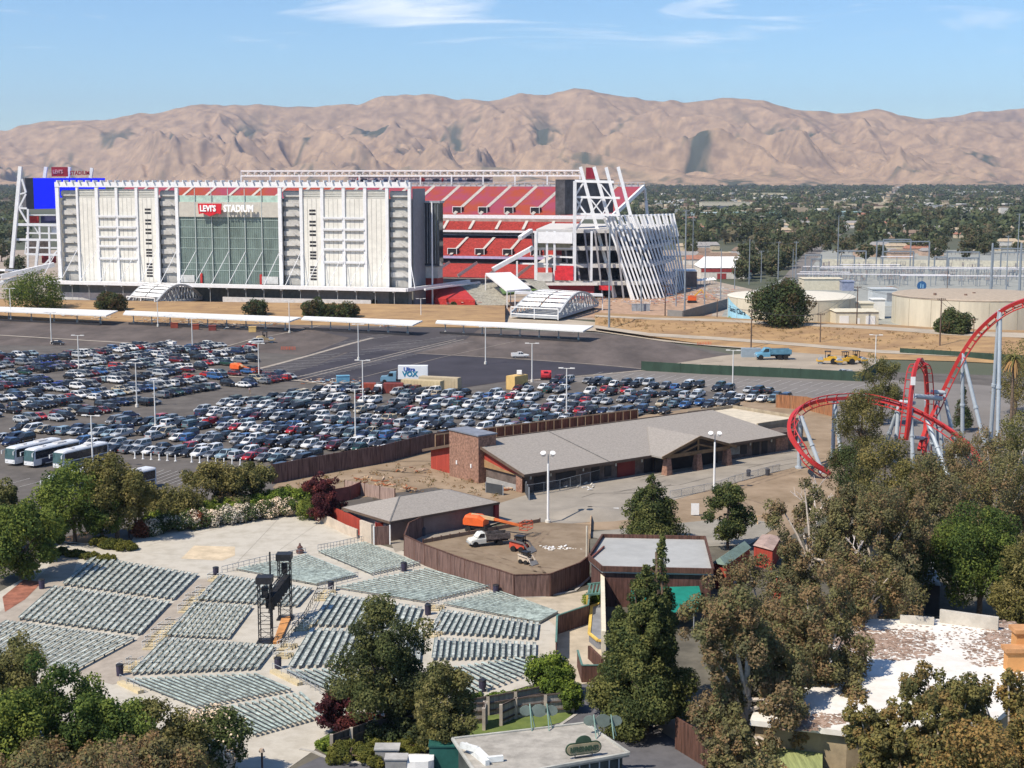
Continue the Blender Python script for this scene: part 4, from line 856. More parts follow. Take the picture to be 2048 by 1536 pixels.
me.polygons.foreach_set('material_index', midx); me.update(); o = bpy.data.objects.new('distant_parked_cars', me); COL.objects.link(o)
tag(o, 'farther rows of parked cars of many colours filling the asphalt', 'cars', kind='stuff')
# a few single vehicles
def single(kind, colr, u, v, ang, label): place_car(kind, colr, G(u, v), ang, label, None, True)
single('sedan', 'black', 116, 690, -.2, 'lone black sedan at the foot of a light pole beyond the rows')
single('hatch', 'dark blue', 262, 836, .4, 'dark blue hatchback alone in the wide aisle near the left buses')
single('pickup', 'silver', 1686, 752, 3.6, 'silver pickup truck parked against the green screened fence')
single('pickup', 'white', 1040, 716, .2, 'white utility pickup alone on the black asphalt patch')
single('van', 'white', 512, 688, 3.5, 'white van beside building materials at the edge of the car rows')
single('suv', 'red', 278, 916, 3.9, 'red SUV just behind the white bollards') if False else None

# light poles
def pole_proto(h, twin=True, old=False):
    o = empty('light_pole', (0, 0, 0)); pm_ = M('pole_white', (0.7, 0.69, 0.66), 0.5, 0.05)
    m = MB(); m.tube((0, 0, 0), (0, 0, h), .17, .12, 10); m.build('pole', pm_, o)
    m = MB(); m.tube((0, 0, 0), (0, 0, .75), .4, n=12); m.build('concrete_base', offwhite, o)
    m = MB(); m.box((0, 0, h+.05), (3.0, .12, .12)); m.build('crossarm', pm_, o)
    for s in (-1, 1): m = MB(); m.box((s*1.35, 0, h+.12), (1.1, .5, .22)); m.build('lamp_head', pm_, o)
    return o
pp = None
POLES = [(22, 642, 578, 'behind the far left white canopy'), (103, 688, 626, 'with a black sedan at its foot'), (158, 741, 672, 'among the left car rows'), (274, 815, 727, 'amid the leftmost cars near the silver minivan'), (311, 856, 762, 'between the left rows and the near rows'), (186, 938, 833, 'beside the three coaches'), (316, 654, 588, 'behind the second canopy'), (385, 698, 638, 'beside the second white canopy row end'), (518, 756, 688, 'at the corner of the striped lot'), (579, 666, 603, 'in front of the gap between two canopies'), (717, 720, 650, 'on the striped lot'), (726, 808, 722, 'above the red container'), (711, 877, 780, 'in the middle of the near rows'), (971, 729, 655, 'on the black asphalt patch'), (1064, 765, 688, 'beside the tan booth with a red machine'), (1133, 832, 738, 'rising from the right part of the near rows'), (1465, 780, 702, 'near the green screened fence'), (1750, 740, 671, 'behind the tall olive tree'), (1045, 630, 0, ''), (842, 640, 598, 'behind the third canopy')]
for u, vb, vt, lab in POLES:
    if not lab: continue
    g = G(u, vb); h = hgt_at(g, vt)
    if pp is None: pp = pole_proto(11); o = pp
    else: o = link_copy(pp)
    o.location = (g.x, g.y, 0.1); o.scale = (1, 1, h/11.0); o.rotation_euler = (0, 0, random.uniform(-.25, .25)); tag(o, 'white twin headed car park light pole '+lab, 'light pole', 'car park light poles')
lp2 = None
for u, vb, vt, lab in ((1096, 1046, 908, 'near the fenced dirt yard'), (1428, 982, 868, 'right of the gabled entrance porch')):
    g = G(u, vb); h = hgt_at(g, vt); o = empty('light_pole', g, 'white plaza floodlight pole with two round heads '+lab, 'light pole', 'plaza light poles')
    m = MB(); m.tube(g, g+V(0, 0, h*.86), .2, .16, 10); m.build('pole', white, o); m = MB(); m.tube(g+V(0, 0, h*.86), g+V(0, 0, h), .08, n=8); m.build('spigot', steel, o)
    m = MB(); m.tube(g, g+V(0, 0, .5), .45, n=12); m.build('concrete_base', offwhite, o)
    for dx in (-.75, .65): m = MB(); m.tube(g+V(dx, -.2, h-.15), g+V(dx*1.1, -.5, h+.3), .38, .45, 10); m.build('lamp_head', white, o)

# coaches
def coach(p, ang, label, roof=(.75, .75, .73)):
    o = empty('coach', (0, 0, 0), label, 'coach', 'coaches parked side by side'); wm = M('coach_white', (.72, .73, .74), 0.35, 0.04, coat=.4); L = 12.6; Wd = 2.6; h = 3.55
    def ring(x, w, zb, zt): return [V(x, -w, zb), V(x, -w, zt-.25), V(x, -w*.85, zt), V(x, w*.85, zt), V(x, w, zt-.25), V(x, w, zb)]
    m = MB(); m.loft([ring(-L/2, 1.22, .45, h-.05), ring(-L/2+.2, 1.3, .35, h), ring(L/2-1.3, 1.3, .35, h), ring(L/2-.35, 1.29, .35, h-.15), ring(L/2, 1.22, .4, 1.5)]); m.build('body', wm, o)
    m = MB()
    for s in (-1, 1): m.box((-.1, s*1.31, 2.35), (L-.9, .03, 1.5))  # windows made tall so the dark glass also shades the coach side
    m.build('side_windows', glass, o)
    m = MB(); a = [V(L/2+.1, -1.2, 1.3), V(L/2+.1, 1.2, 1.3), V(L/2-.2, 1.24, h-.3), V(L/2-.2, -1.24, h-.3)]; m.add(a+[q-V(.25, 0, 0) for q in a], [(0, 1, 2, 3), (4, 7, 6, 5), (0, 4, 5, 1), (1, 5, 6, 2), (2, 6, 7, 3), (3, 7, 4, 0)]); m.build('windscreen', M('windscreen_teal', (.03, .07, .075), .1, .2, 1.0, spec=.8), o)
    for x in (-L*.30, -L*.20, L*.3):
        for s in (-1, 1): m = MB(); m.tube((x, s*1.33, .5), (x, s*1.1, .5), .5, n=14); m.build('wheel', rubber, o)
    for s in (-1, 1):
        m = MB(); m.bar((L/2-.2, s*1.2, 3.0), (L/2+.5, s*1.5, 2.9), .08); m.box((L/2+.5, s*1.5, 2.55), (.12, .22, .7)); m.build('wing_mirror', M('chrome', (.6, .62, .63), .3), o)
        m = MB(); m.box((L/2+.02, s*.85, .85), (.1, .4, .2)); m.build('headlight', hl, o)
    m = MB(); m.box((-2, .0, h+.1), (2.4, 1.5, .2)); m.box((2.5, 0, h+.08), (.9, .9, .16)); m.build('roof_unit', M('roof_unit', (.5, .5, .5), .6), o)
    m = MB(); m.box((-.8, 1.32, 1.0), (L-2.6, .02, .9)); m.box((-.8, -1.32, 1.0), (L-2.6, .02, .9)); m.build('side_shade_band', M('side_shade_navy', (.05, .065, .11), .4), o)  # navy band paints the shade on the lower coach sides
    o.location = (p.x, p.y, .1); o.rotation_euler = (0, 0, ang)
    return o
ba = math.atan2(-.89, -.45)
def coach_front(u, v, ang, label):      # picture point of the front bottom centre
    g = G(u, v); d = V(math.cos(ang), math.sin(ang), 0); return coach(g-d*6.3, ang, label)
coach_front(20, 932, ba, 'leftmost white coach with a teal windscreen and dark side windows')
coach_front(58, 936, ba, 'middle of the three white coaches, its roof grey')
coach_front(116, 941, ba, 'coach with the brightest white roof beside the light pole')
coach_front(100, 996, ba, 'white coach half hidden behind the left green trees')
coach_front(198, 998, ba-.08, 'dark sided coach tail showing right of the tall thin tree')

# solar canopies
def canopy(t0, t1, b0, b1, zf, zn, label, posts):
    P = [G(*b0, zn), G(*b1, zn), G(*t1, zf), G(*t0, zf)]; o = empty('solar_canopy', (P[0]+P[1]+P[2]+P[3])/4-V(0, 0, (zf+zn)/2), label, 'canopy', 'white car park canopies')
    m = MB(); m.add(P+[p-V(0, 0, .45) for p in P], [(0, 1, 2, 3), (7, 6, 5, 4), (0, 4, 5, 1), (1, 5, 6, 2), (2, 6, 7, 3), (3, 7, 4, 0)]); m.build('roof_sheet', M('canopy_white', (.68, .68, .66), .6, .03), o)
    for i in range(posts):
        t = (i+.5)/posts; c = P[0].lerp(P[1], t).lerp(P[3].lerp(P[2], t), .5); m = MB(); m.bar(V(c.x, c.y, 0), V(c.x, c.y, c.z-.5), .35); m.bar(P[0].lerp(P[1], t)-V(0, 0, .55), P[3].lerp(P[2], t)-V(0, 0, .55), .25, .35); m.build('post', steel, o)
        m = MB(); m.tube(V(c.x, c.y, 0), V(c.x, c.y, .9), .4, n=10); m.build('post_base', offwhite, o)
    m = MB(); a, b = P[0].lerp(P[1], .03), P[0].lerp(P[1], .97); m.bar(V(a.x, a.y+1, .4), V(b.x, b.y+1, .4), .3, .8); m.build('wheel_stop_wall', M('stop_dark', (.03, .03, .035), .8), o)
canopy((-220, 606), (236, 621), (-220, 612), (212, 631), 4.6, 4.0, 'white car park canopy farthest left, cut by the picture edge', 10)
canopy((251, 621), (603, 634), (246, 628), (577, 643), 4.6, 4.0, 'white car park canopy over piles of building materials', 9)
canopy((608, 632), (845, 641), (602, 638), (825, 650), 4.6, 4.0, 'shortest white car park canopy, third from the left', 6)
canopy((874, 640), (1187, 651), (871, 645), (1166, 662), 4.6, 4.0, 'white car park canopy nearest the right hand footbridge', 8)
# ================================================================== BUILDINGS IN THE MIDDLE
rooft = M('roof_tile_grey', (0.30, 0.275, 0.245), 0.9, 0.1, 2.5, stretch=(1, 1, 3), detail=6)
trim = M('fascia_brown', (0.13, 0.09, 0.065), 0.8, 0.1)
brick = M('brick', (0.30, 0.17, 0.12), 0.9, 0.25, 2.2, detail=6)
tanw = M('tan_wall', (0.34, 0.26, 0.18), 0.85, 0.1); darkw = M('dark_timber_wall', (0.13, 0.10, 0.085), 0.85, 0.2, 0.8)
redw = M('red_siding', (0.36, 0.055, 0.035), 0.8, 0.12, 1.0, stretch=(4, 4, 0.3))
# ---- long building. frame: e along the front (to the right), n into the depth
Q0 = G(1046, 986); Q1 = G(1597, 897); e = unit(Q1-Q0); n_ = V(-e.y, e.x, 0); Lb = (Q1-Q0).length
def LB(x, y, z): return Q0 + e*x + n_*y + V(0, 0, z)
Db = 28.5; He = 4.0; Hr = 7.4
lb = empty('long_building', LB(Lb/2, Db/2, 0), 'long low grey roofed building with brick block and red gable walls', 'building')
def lbox(x0, x1, y0, y1, z0, z1, name, mat, parent=None, org=LB):
    mb = MB(); ps = [org(x0, y0, 0), org(x1, y0, 0), org(x1, y1, 0), org(x0, y1, 0)]; mb.prism([(p.x, p.y) for p in ps], z0, z1)
    return mb.build(name, mat, parent)
def solid(vs, fs, name, mat, parent): mb = MB(); mb.add(vs, fs); return mb.build(name, mat, parent)
lbox(0.3, Lb, 0, Db, 0, He-.15, 'wall', darkw, lb)
# roof: front and back slopes with thickness, ov = overhang
ov = 1.5; ovx = .9; yr = Db/2
def slope(y0, z0, y1, z1, name):
    a = [LB(-ovx, y0, z0), LB(Lb+ovx-6, y0, z0), LB(Lb+ovx-12, y1, z1), LB(-ovx, y1, z1)]; b = [p-V(0, 0, .35) for p in a]
    return solid(a+b, [(0, 1, 2, 3), (7, 6, 5, 4), (0, 4, 5, 1), (1, 5, 6, 2), (2, 6, 7, 3), (3, 7, 4, 0)], name, rooft, lb)
slope(-ov, He-.45, yr, Hr, 'roof'); slope(Db+ov, He-.45, yr, Hr, 'roof')
a = [LB(Lb+ovx-6, -ov, He-.45), LB(Lb+ovx-6, Db+ov, He-.45), LB(Lb+ovx-12, yr, Hr)]; solid(a+[p-V(0, 0, .3) for p in a], [(0, 1, 2), (5, 4, 3), (0, 3, 4, 1), (1, 4, 5, 2), (2, 5, 3, 0)], 'roof', rooft, lb)
mb = MB(); mb.bar(LB(-ovx, -ov, He-.6), LB(Lb+ovx-6, -ov, He-.6), .12, .5); mb.bar(LB(-ovx-.03, -ov, He-.6), LB(-ovx-.03, yr, Hr-.12), .14, .5); mb.bar(LB(-ovx-.03, Db+ov, He-.6), LB(-ovx-.03, yr, Hr-.12), .14, .5); mb.bar(LB(-ovx, yr, Hr+.05), LB(Lb-11, yr, Hr+.05), .4, .12); mb.build('fascia', trim, lb)
mb = MB(); mb.bar(LB(19, -ov, He-.36), LB(17, yr, Hr+.08), .14, .1); mb.build('roof_seam', M('seam_grey', (.16, .155, .15), .8), lb)
# gable end: red upper wall, tan band, opening with glass, brick corner pier
def gz(y): return He-.45+(Hr-He+.45)*((y+ov)/(yr+ov) if y <= yr else (Db+ov-y)/(Db+ov-yr))-.4
def gwall(y0, y1, z0f, z1f, x, name, mat, k=4):
    mb = MB(); ys = [y0+(y1-y0)*i/k for i in range(k+1)]
    for A_, B_ in zip(ys[:-1], ys[1:]): mb.add([LB(x, A_, z0f(A_)), LB(x, B_, z0f(B_)), LB(x, B_, z1f(B_)), LB(x, A_, z1f(A_)), LB(x+.3, A_, z0f(A_)), LB(x+.3, B_, z0f(B_)), LB(x+.3, B_, z1f(B_)), LB(x+.3, A_, z1f(A_))], [(3, 2, 1, 0), (4, 5, 6, 7), (0, 1, 5, 4), (2, 3, 7, 6)])
    return mb.build(name, mat, lb)
gwall(0, 11.3, lambda y: max(He-.9, 2.4+y*.17), gz, -.02, 'gable_siding', redw)
gwall(19.5, Db+.0, lambda y: 0, gz, -.02, 'gable_siding', redw)
gwall(0, 11.3, lambda y: 2.9, lambda y: min(max(He-.9, 2.4+y*.17), gz(y)), -.1, 'gable_band', M('tan_band', (0.32, 0.20, 0.10), .8, .1))
gwall(1.6, 10.0, lambda y: 1.1, lambda y: 2.9, .6, 'gable_opening', dark); gwall(1.6, 10.8, lambda y: 0, lambda y: 1.1, -.05, 'low_wall', M('pale_grey_wall', (.30, .30, .29), .8, .1))
gwall(0, 1.8, lambda y: 0, lambda y: 2.9, -.2, 'corner_pier', brick)
bt = lbox(-1.4, 2.6, 11.3, 20.4, 0, 8.7, 'brick_block', brick, lb)
lbox(-1.6, 2.8, 11.1, 20.6, 8.7, 8.95, 'coping', M('coping_slate', (.2, .22, .26), .7), bt)
for y in (13.5, 18): lbox(-1.55, -1.4, y-.15, y+.15, 2.6, 3.3, 'wall_lamp', white, bt)
# front: openings, doors, posts, lamps (in the shade of the eave)
def xu(u):
    r = (u-1024)/2948.0; return (r*Q0.y-Q0.x)/(e.x-r*e.y)
M('window_grey', (.2, .21, .2), .4, .2); M('dark_red_panel', (.17, .03, .025), .8, .1)
for u0, u1, z0, z1, m, nm in ((1068, 1090, 0, 2.5, dark, 'doorway'), (1112, 1151, .9, 2.6, dark, 'shop_window'), (1183, 1198, 0, 2.7, dark, 'doorway'), (1209, 1222, .6, 2.5, dark, 'shop_window'), (1234, 1269, .1, 3, MATS['dark_red_panel'], 'red_panel'), (1288, 1304, .1, 2.9, dark, 'doorway'), (1448, 1478, .9, 2.4, MATS['window_grey'], 'shop_window'), (1480, 1492, .7, 2.5, dark, 'shop_window'), (1504, 1517, 0, 2.7, dark, 'doorway'), (1522, 1533, 0.1, 2.6, dark, 'doorway'), (1550, 1574, 0, 3.1, brick, 'brick_panel')):
    lbox(xu(u0), xu(u1), -.12, 0, z0, z1, nm, m, lb)
for u in (1060, 1100, 1165, 1230, 1282, 1440, 1498, 1540): x = xu(u); lbox(x-.12, x+.12, -.3, -.12, 2.3, 3.0, 'wall_lamp', M('lamp_pale', (.6, .6, .55), .5), lb)
# gabled porch
px0, px1, pd = xu(1303), xu(1428), 4.4; pm = (px0+px1)/2; zp = 6.6; ye = yr*.72
def pr(x, z): return [LB(x, -pd, z), LB(x, ye, z)]
for sx, xe in ((-1, px0-1.5), (1, px1+1.5)):
    zb_ = He-.3
    a = [LB(xe, -pd, zb_), LB(pm, -pd, zp), LB(pm, ye, zp+.0), LB(xe, -ov+.2, zb_+.02)]; b = [p-V(0, 0, .3) for p in a]
    solid(a+b, [(0, 1, 2, 3), (7, 6, 5, 4), (0, 4, 5, 1), (1, 5, 6, 2), (2, 6, 7, 3), (3, 7, 4, 0)], 'porch_roof', rooft, lb)
    mb = MB(); mb.bar(LB(xe, -pd-.08, zb_-.15), LB(pm, -pd-.08, zp-.15), .16, .5); mb.build('porch_fascia', M('porch_timber', (.20, .13, .07), .8, .15), lb)
solid([LB(px0, -pd+.8, 3.5), LB(px1, -pd+.8, 3.5), LB(pm, -pd+.8, zp-.5)], [(0, 1, 2)], 'porch_gable', M('gable_dark', (.06, .045, .035), .8), lb)
mb = MB(); mb.bar(LB(px0, -pd+.5, 3.5), LB(px1, -pd+.5, 3.5), .5, .7); mb.bar(LB(pm, -pd+.5, 3.5), LB(pm, -pd+.5, zp-.5), .35); mb.bar(LB(px0+3, -pd+.5, 3.6), LB(pm, -pd+.5, 5), .3); mb.bar(LB(px1-3, -pd+.5, 3.6), LB(pm, -pd+.5, 5), .3); mb.build('porch_truss', MATS['porch_timber'], lb)
for x in (px0+.4, pm, px1-.4):
    mb = MB(); mb.loft([[LB(x-w, -pd+.6-w, z), LB(x+w, -pd+.6-w, z), LB(x+w, -pd+.6+w, z), LB(x-w, -pd+.6+w, z)] for z, w in ((0, .75), (3.2, .5))]); mb.build('porch_pier', brick, lb)
lbox(px0, px1, -.9, -.7, 0, 3.4, 'porch_painted_shadow', dark, lb)  # near-black slab stands for the shadow inside the porch
# parapet-roofed wing at the far right end
wg = lbox(Lb-7, Lb+7, 5, Db-3, 0, 4.6, 'flat_roof_wing', M('wing_tan', (.30, .25, .18), .85, .1), lb)
mb = MB()
for (x0, y0, x1, y1) in ((Lb-7, 5, Lb+7, 5), (Lb+7, 5, Lb+7, Db-3), (Lb+7, Db-3, Lb-7, Db-3)): mb.bar(LB(x0, y0, 4.95), LB(x1, y1, 4.95), .35, .7)
mb.build('parapet', M('parapet_tan', (.36, .30, .21), .85), wg)
lbox(Lb-6.6, Lb+6.6, 5.4, Db-3.4, 4.6, 4.68, 'flat_roof_sheet', M('flat_roof_cream', (.55, .49, .38), .9, .08), wg)
# ---- fences round it
def fence(px, h, mat, label, name='wooden_fence', t=.12, posts=0, z=0, cat='fence', rails=None, postmat=None, cap=False):
    ps = [G(u, v) for u, v in px]; o = empty(name, ps[len(ps)//2], label, cat)
    m = MB(); m.wallp(ps, h, t); m.build('panels', mat, o)
    if posts:
        tot = [(a, b) for a, b in zip(ps[:-1], ps[1:])]
        for a, b in tot:
            L = (b-a).length; k = max(1, int(L/posts)); m = MB()
            for i in range(k+1 if b is ps[-1] else k): p = a.lerp(b, i/k); m = MB(); m.bar(V(p.x, p.y, 0), V(p.x, p.y, h+.12), .18); m.build('post', postmat or brown, o)
    if cap: m = MB(); [m.bar(a+V(0, 0, h+.04), b+V(0, 0, h+.04), .22, .1) for a, b in zip(ps[:-1], ps[1:])]; m.build('rail', postmat or brown, o)
    return o
fw = M('weathered_fence', (0.17, 0.105, 0.088), 0.9, 0.3, 1.4, stretch=(2.5, 2.5, .2), detail=6)
frd = M('fence_rust', (0.20, 0.075, 0.045), 0.9, 0.3, 1.2, stretch=(2, 2, .2))
fence([(545, 968), (575, 962), (620, 953), (668, 944), (760, 928), (850, 905), (905, 893)], 3.6, fw, 'weathered brown fence between the parked cars and the bare dirt', posts=4)
o = empty('slatted_fence', LB(30, Db+3, 0), 'tall rust brown slatted fence running behind the long building roof', 'fence'); m = MB(); ft = M('fence_tan', (.34, .22, .13), .8)
m.bar(LB(3, Db+3, 2.9), LB(Lb-16, Db+3, 2.9), .12, 5.6); m.build('panels', frd, o)
m = MB(); m.bar(LB(3, Db+2.85, 5.8), LB(Lb-16, Db+2.85, 5.8), .2, .22); m.build('rail', ft, o)
for k in range(26): x = 3+(Lb-19)*k/25; m = MB(); m.bar(LB(x, Db+2.85, 0), LB(x, Db+2.85, 5.7), .22); m.build('post', ft, o)
fence([(1552, 815), (1612, 820), (1668, 834)], 3.2, M('orange_fence', (0.33, 0.15, 0.07), .9, .25, 1.5, stretch=(2.5, 2.5, .2)), 'orange brown fence behind the flat roofed end wing', posts=3, postmat=ft)
gs = M('green_screen', (0.035, 0.065, 0.045), 0.8, .12, .4, stretch=(1, 1, .4))
fence([(1283, 741), (1400, 748), (1560, 755), (1724, 763)], 2.7, gs, 'long dark green screened fence across the pale car park', 'screen_fence', posts=5, postmat=gs)
fence([(1724, 763), (1760, 740)], 2.7, gs, 'short end of green screening near the silver pickup', 'screen_fence', posts=5, postmat=gs)
fence([(1800, 712), (1900, 718), (2060, 728)], 2.5, gs, 'dark green screened fence at the foot of the bank on the right', 'screen_fence', posts=5, postmat=gs)
# ---- small hipped building
q = [G(677, 1018, 0), G(782, 1073, 0), G(1000, 1030, 0)]
c0 = G(779.5, 1042.3, 3.4); c1 = G(998.9, 1003.3, 3.4); c3 = G(673.8, 1015.6, 3.4)
es = unit(V(c1.x-c0.x, c1.y-c0.y, 0)); ns = V(-es.y, es.x, 0); Ls = (c1-c0).length; Ds = (c3-c0).length
def SB(x, y, z): return V(c0.x, c0.y, 0) + es*x + ns*y + V(0, 0, z)
sbd = empty('small_building', SB(Ls/2, Ds/2, 0), 'small grey hip roofed block with mauve side wall next to the red fence', 'building')
def sbox(x0, x1, y0, y1, z0, z1, name, mat, parent): return lbox(x0, x1, y0, y1, z0, z1, name, mat, parent, SB)
sbox(.7, Ls-.7, .7, Ds-.7, 0, 3.1, 'wall', M('mauve_wall', (.21, .165, .15), .85, .08), sbd)
rr = [SB(0, 0, 3.3), SB(Ls, 0, 3.3), SB(Ls, Ds, 3.3), SB(0, Ds, 3.3), SB(Ds*.5, Ds/2, 5.3), SB(Ls-Ds*.5, Ds/2, 5.3)]
solid(rr, [(0, 1, 5, 4), (2, 3, 4, 5), (3, 0, 4), (1, 2, 5), (3, 2, 1, 0)], 'roof', rooft, sbd)
mb = MB(); P4 = rr[:4]
for i in range(4): mb.bar(P4[i]-V(0, 0, .15), P4[(i+1) % 4]-V(0, 0, .15), .15, .35)
mb.build('fascia', trim, sbd)
mb = MB(); mb.bar(rr[0], rr[4], .2, .12); mb.bar(rr[4], rr[5], .2, .12); mb.build('hip_cap', M('seam_grey', (.16, .155, .15), .8), sbd)
for x in (.64,): sbox(x, x+.06, 2, 5, .5, 2.4, 'door', M('pale_door', (.5, .45, .38), .8), sbd)
sbox(Ls-.7, Ls+.1, .2, 2.8, 0, 2.9, 'end_screen', M('dark_red', (.16, .03, .035), .8), sbd)
cw = M('cream_block_wall', (.52, .44, .35), .85, .08)
fence([(634, 1041), (660, 1053), (690, 1068), (715, 1078)], 1.5, cw, 'low cream block wall topped in red, left of the small building', 'garden_wall', t=.3, cat='wall')
fence([(638, 1034), (668, 1046), (700, 1060), (722, 1072)], 2.6, redw, 'red boarded screen behind the low cream wall', 'red_screen', t=.12, cat='fence')
fence([(722, 1082), (745, 1091)], 3.3, cw, 'cream gate wall with a dark doorway beside the amphitheatre', 'gate_wall', t=.4, cat='wall')
fence([(748, 1091), (780, 1089)], 2.9, fw, 'brown gate leaf standing open by the small building corner', 'wooden_gate', posts=3, postmat=white, cat='gate')
fence([(752, 1079), (782, 1077), (820, 1066)], 2.6, redw, 'red board fence in front of the small hipped building', 'red_fence', posts=3, postmat=redp)
fence([(690, 985), (730, 992), (790, 1003)], 2.2, M('pinkish_fence', (.36, .26, .22), .9, .2, 1.5, stretch=(3, 3, .2)), 'faded pinkish plank fence behind the small building', posts=3)
fence([(655, 1008), (700, 1000), (722, 990)], 2.4, M('maroon_fence', (.20, .06, .05), .85, .15), 'maroon plank fence beside the purple leaved tree', posts=3)
fence([(972, 985), (1006, 991)], 1.8, M('black_screen', (.05, .055, .06), .8), 'black mesh gate standing by the brick corner', 'mesh_gate', posts=2, postmat=steel, cat='gate')
fence([(1047, 978), (1058, 1001)], 2.2, MATS['black_screen'], 'dark open gate leaf at the end of the long building', 'mesh_gate', posts=2, postmat=steel, cat='gate')
# curved yard fence
fence([(846, 1072), (818, 1086), (809, 1112), (850, 1132), (930, 1163), (1000, 1186), (1028, 1196), (1100, 1194), (1160, 1170), (1178, 1155)], 3.1, fw, 'tall curved brown plank fence round the dirt yard above the benches', posts=3, cap=True)
fence([(846, 1088), (900, 1078), (1010, 1058), (1080, 1046)], .7, M('low_rail_wood', (.24, .17, .12), .9), 'low timber kerb along the far side of the dirt yard', 'timber_edging', t=.2, posts=1.6)
fence([(1180, 1078), (1182, 1040)], .8, woodl, 'short pale board at the yard corner', 'timber_edging')
# chain-link in front of the long building
def chain(px, h, label, n=2.5):
    ps = [G(u, v) for u, v in px]; o = empty('chain_link_fence', ps[0], label, 'fence')
    for a, b in zip(ps[:-1], ps[1:]):
        L = (b-a).length; k = max(1, int(L/n)); m = MB()
        for i in range(k): p = a.lerp(b, i/k); m = MB(); m.tube(V(p.x, p.y, 0), V(p.x, p.y, h), .04, n=5); m.build('post', steel, o)
        m = MB(); m.bar(a+V(0, 0, h), b+V(0, 0, h), .05); m.bar(a+V(0, 0, .1), b+V(0, 0, .1), .05); m.build('rails', steel, o)
        m = MB(); nw = int(L/.35)
        for i in range(nw): p = a.lerp(b, i/nw); q_ = a.lerp(b, min(1, (i+h/.35)/nw)); m.bar(V(p.x, p.y, .1), V(q_.x, q_.y, h), .012); m.bar(V(p.x, p.y, h), V(q_.x, q_.y, .1), .012)
        m.build('mesh', M('mesh_dark', (.09, .1, .11), .6), o)
    return o
chain([(1055, 994), (1120, 983), (1200, 962)], 2.1, 'chain link fence along the near corner of the long building')
chain([(1340, 998), (1430, 980), (1470, 966), (1560, 942)], 1.4, 'low chain link fence right of the second plaza pole')
# ---- stage house with pale flat roof
R4 = [G(1176, 1109, 6.0), G(1196, 1069, 6.0), G(1424, 1074, 6.0), G(1427, 1138, 6.0), G(1226, 1134, 6.0)]
R4 = [G(1178, 1110, 5.5), G(1205, 1068, 5.5), G(1410, 1072, 5.5), G(1427, 1137, 5.5), G(1204, 1132, 5.5)]
st = empty('stage_house', sum(R4, V(0, 0, 0))/5-V(0, 0, 5.5), 'stage house with a pale grey flat roof and brown plank walls', 'building')
mb = MB(); mb.prism([(p.x, p.y) for p in R4], 4.6, 5.0); mb.build('roof', M('pale_roof', (.37, .375, .36), .75, .06, .3), st)
mb = MB()
for a, b in zip(R4, R4[1:]+R4[:1]): mb.bar(V(a.x, a.y, 5.15), V(b.x, b.y, 5.15), .25, .7)
mb.build('parapet', brown, st)
mb = MB(); mb.prism([(p.x, p.y) for p in [R4[0]*.98+R4[2]*.02, R4[1]*.98+R4[3]*.02, R4[2]*.98+R4[0]*.02, R4[3]*.98+R4[1]*.02, R4[4]*.98+R4[2]*.02]], 0, 4.6); mb.build('wall', M('stage_brown', (.10, .05, .04), .9, .3, 1.2, stretch=(3, 3, .3)), st)
mb = MB(); mb.sheet([G(1262, 1176, 3.2), G(1398, 1172, 3.2), G(1404, 1196, 2.9), G(1392, 1225, 2.5), G(1262, 1225, 2.5)]); mb.build('green_canvas', M('stage_green', (.01, .20, .15), .7, .1), label='teal green canvas canopy under the brown plank wall', cat='canopy')
for u, v in ((1266, 1180), (1396, 1176), (1388, 1222), (1268, 1222)): p = G(u, v, 2.9); mb = MB(); mb.tube(V(p.x, p.y, 0), p, .07, n=6); mb.build('post', steel, bpy.data.objects['green_canvas'])
mb = MB(); p = G(1183, 1115, 5.2); mb.bar(p, G(1208, 1093, 5.2)+V(0, 0, 0), .2); mb.build('roof_pipe', M('pipe_rust', (.2, .07, .05), .7), st)
p0 = G(1173, 1150); mb = MB(); mb.tube(p0, p0+V(0, 0, hgt_at(p0, 1052)), .12, n=8); mb.build('utility_mast', M('mast_cream', (.6, .55, .45), .7), label='slim pale mast at the corner of the pale flat roof', cat='mast')
# stage front beside the lane
mb = MB(); a, b = G(1207, 1330), G(1204, 1180); mb.wallp([a, b], 4.0, .5); mb.build('stage_proscenium', M('proscenium_cream', (.66, .60, .46), .8, .06), label='tall cream stage front wall behind the big conifer', cat='wall')
o = empty('stage_platform', G(1192, 1270), 'grey stage platform with a yellow edge beside the service lane', 'stage')
mb = MB(); P = [G(1183, 1230), G(1206, 1222), G(1206, 1300), G(1196, 1300), G(1178, 1285)]; mb.prism([(p.x, p.y) for p in P], 0, 1.1); mb.build('deck', M('deck_grey', (.20, .21, .23), .8, .1), o)
mb = MB()
for a, b in zip(P, P[1:]+P[:1]): mb.bar(V(a.x, a.y, 1.15), V(b.x, b.y, 1.15), .35, .2)
mb.build('yellow_edge', M('edge_yellow', (.60, .42, .10), .7), o)
fence([(1178, 1318), (1205, 1345)], 1.6, brown, 'brown boarded screen below the stage platform', 'stage_screen', t=.3)
fence([(1155, 1335), (1164, 1366), (1204, 1366)], 2.0, brown, 'brown fence corner with green rail beside the road', 'lane_fence', cap=True, postmat=M('rail_green', (.10, .20, .17), .7))
fence([(1112, 1325), (1114, 1270), (1176, 1248), (1180, 1215)], 2.4, M('lane_screen', (.11, .06, .05), .9, .3, 1.2, stretch=(3, 3, .3)), 'dark screen with teal top rail bounding the benches on the right', 'lane_fence', cap=True, postmat=MATS['rail_green'])
o = empty('pergola', G(1195, 1225), 'small dark pergola beam by the stage lane', 'pergola'); mb = MB()
for k in range(4): mb.bar(G(1180+k*7, 1214)+V(0, 0, 3), G(1176+k*7, 1234)+V(0, 0, 3), .2)
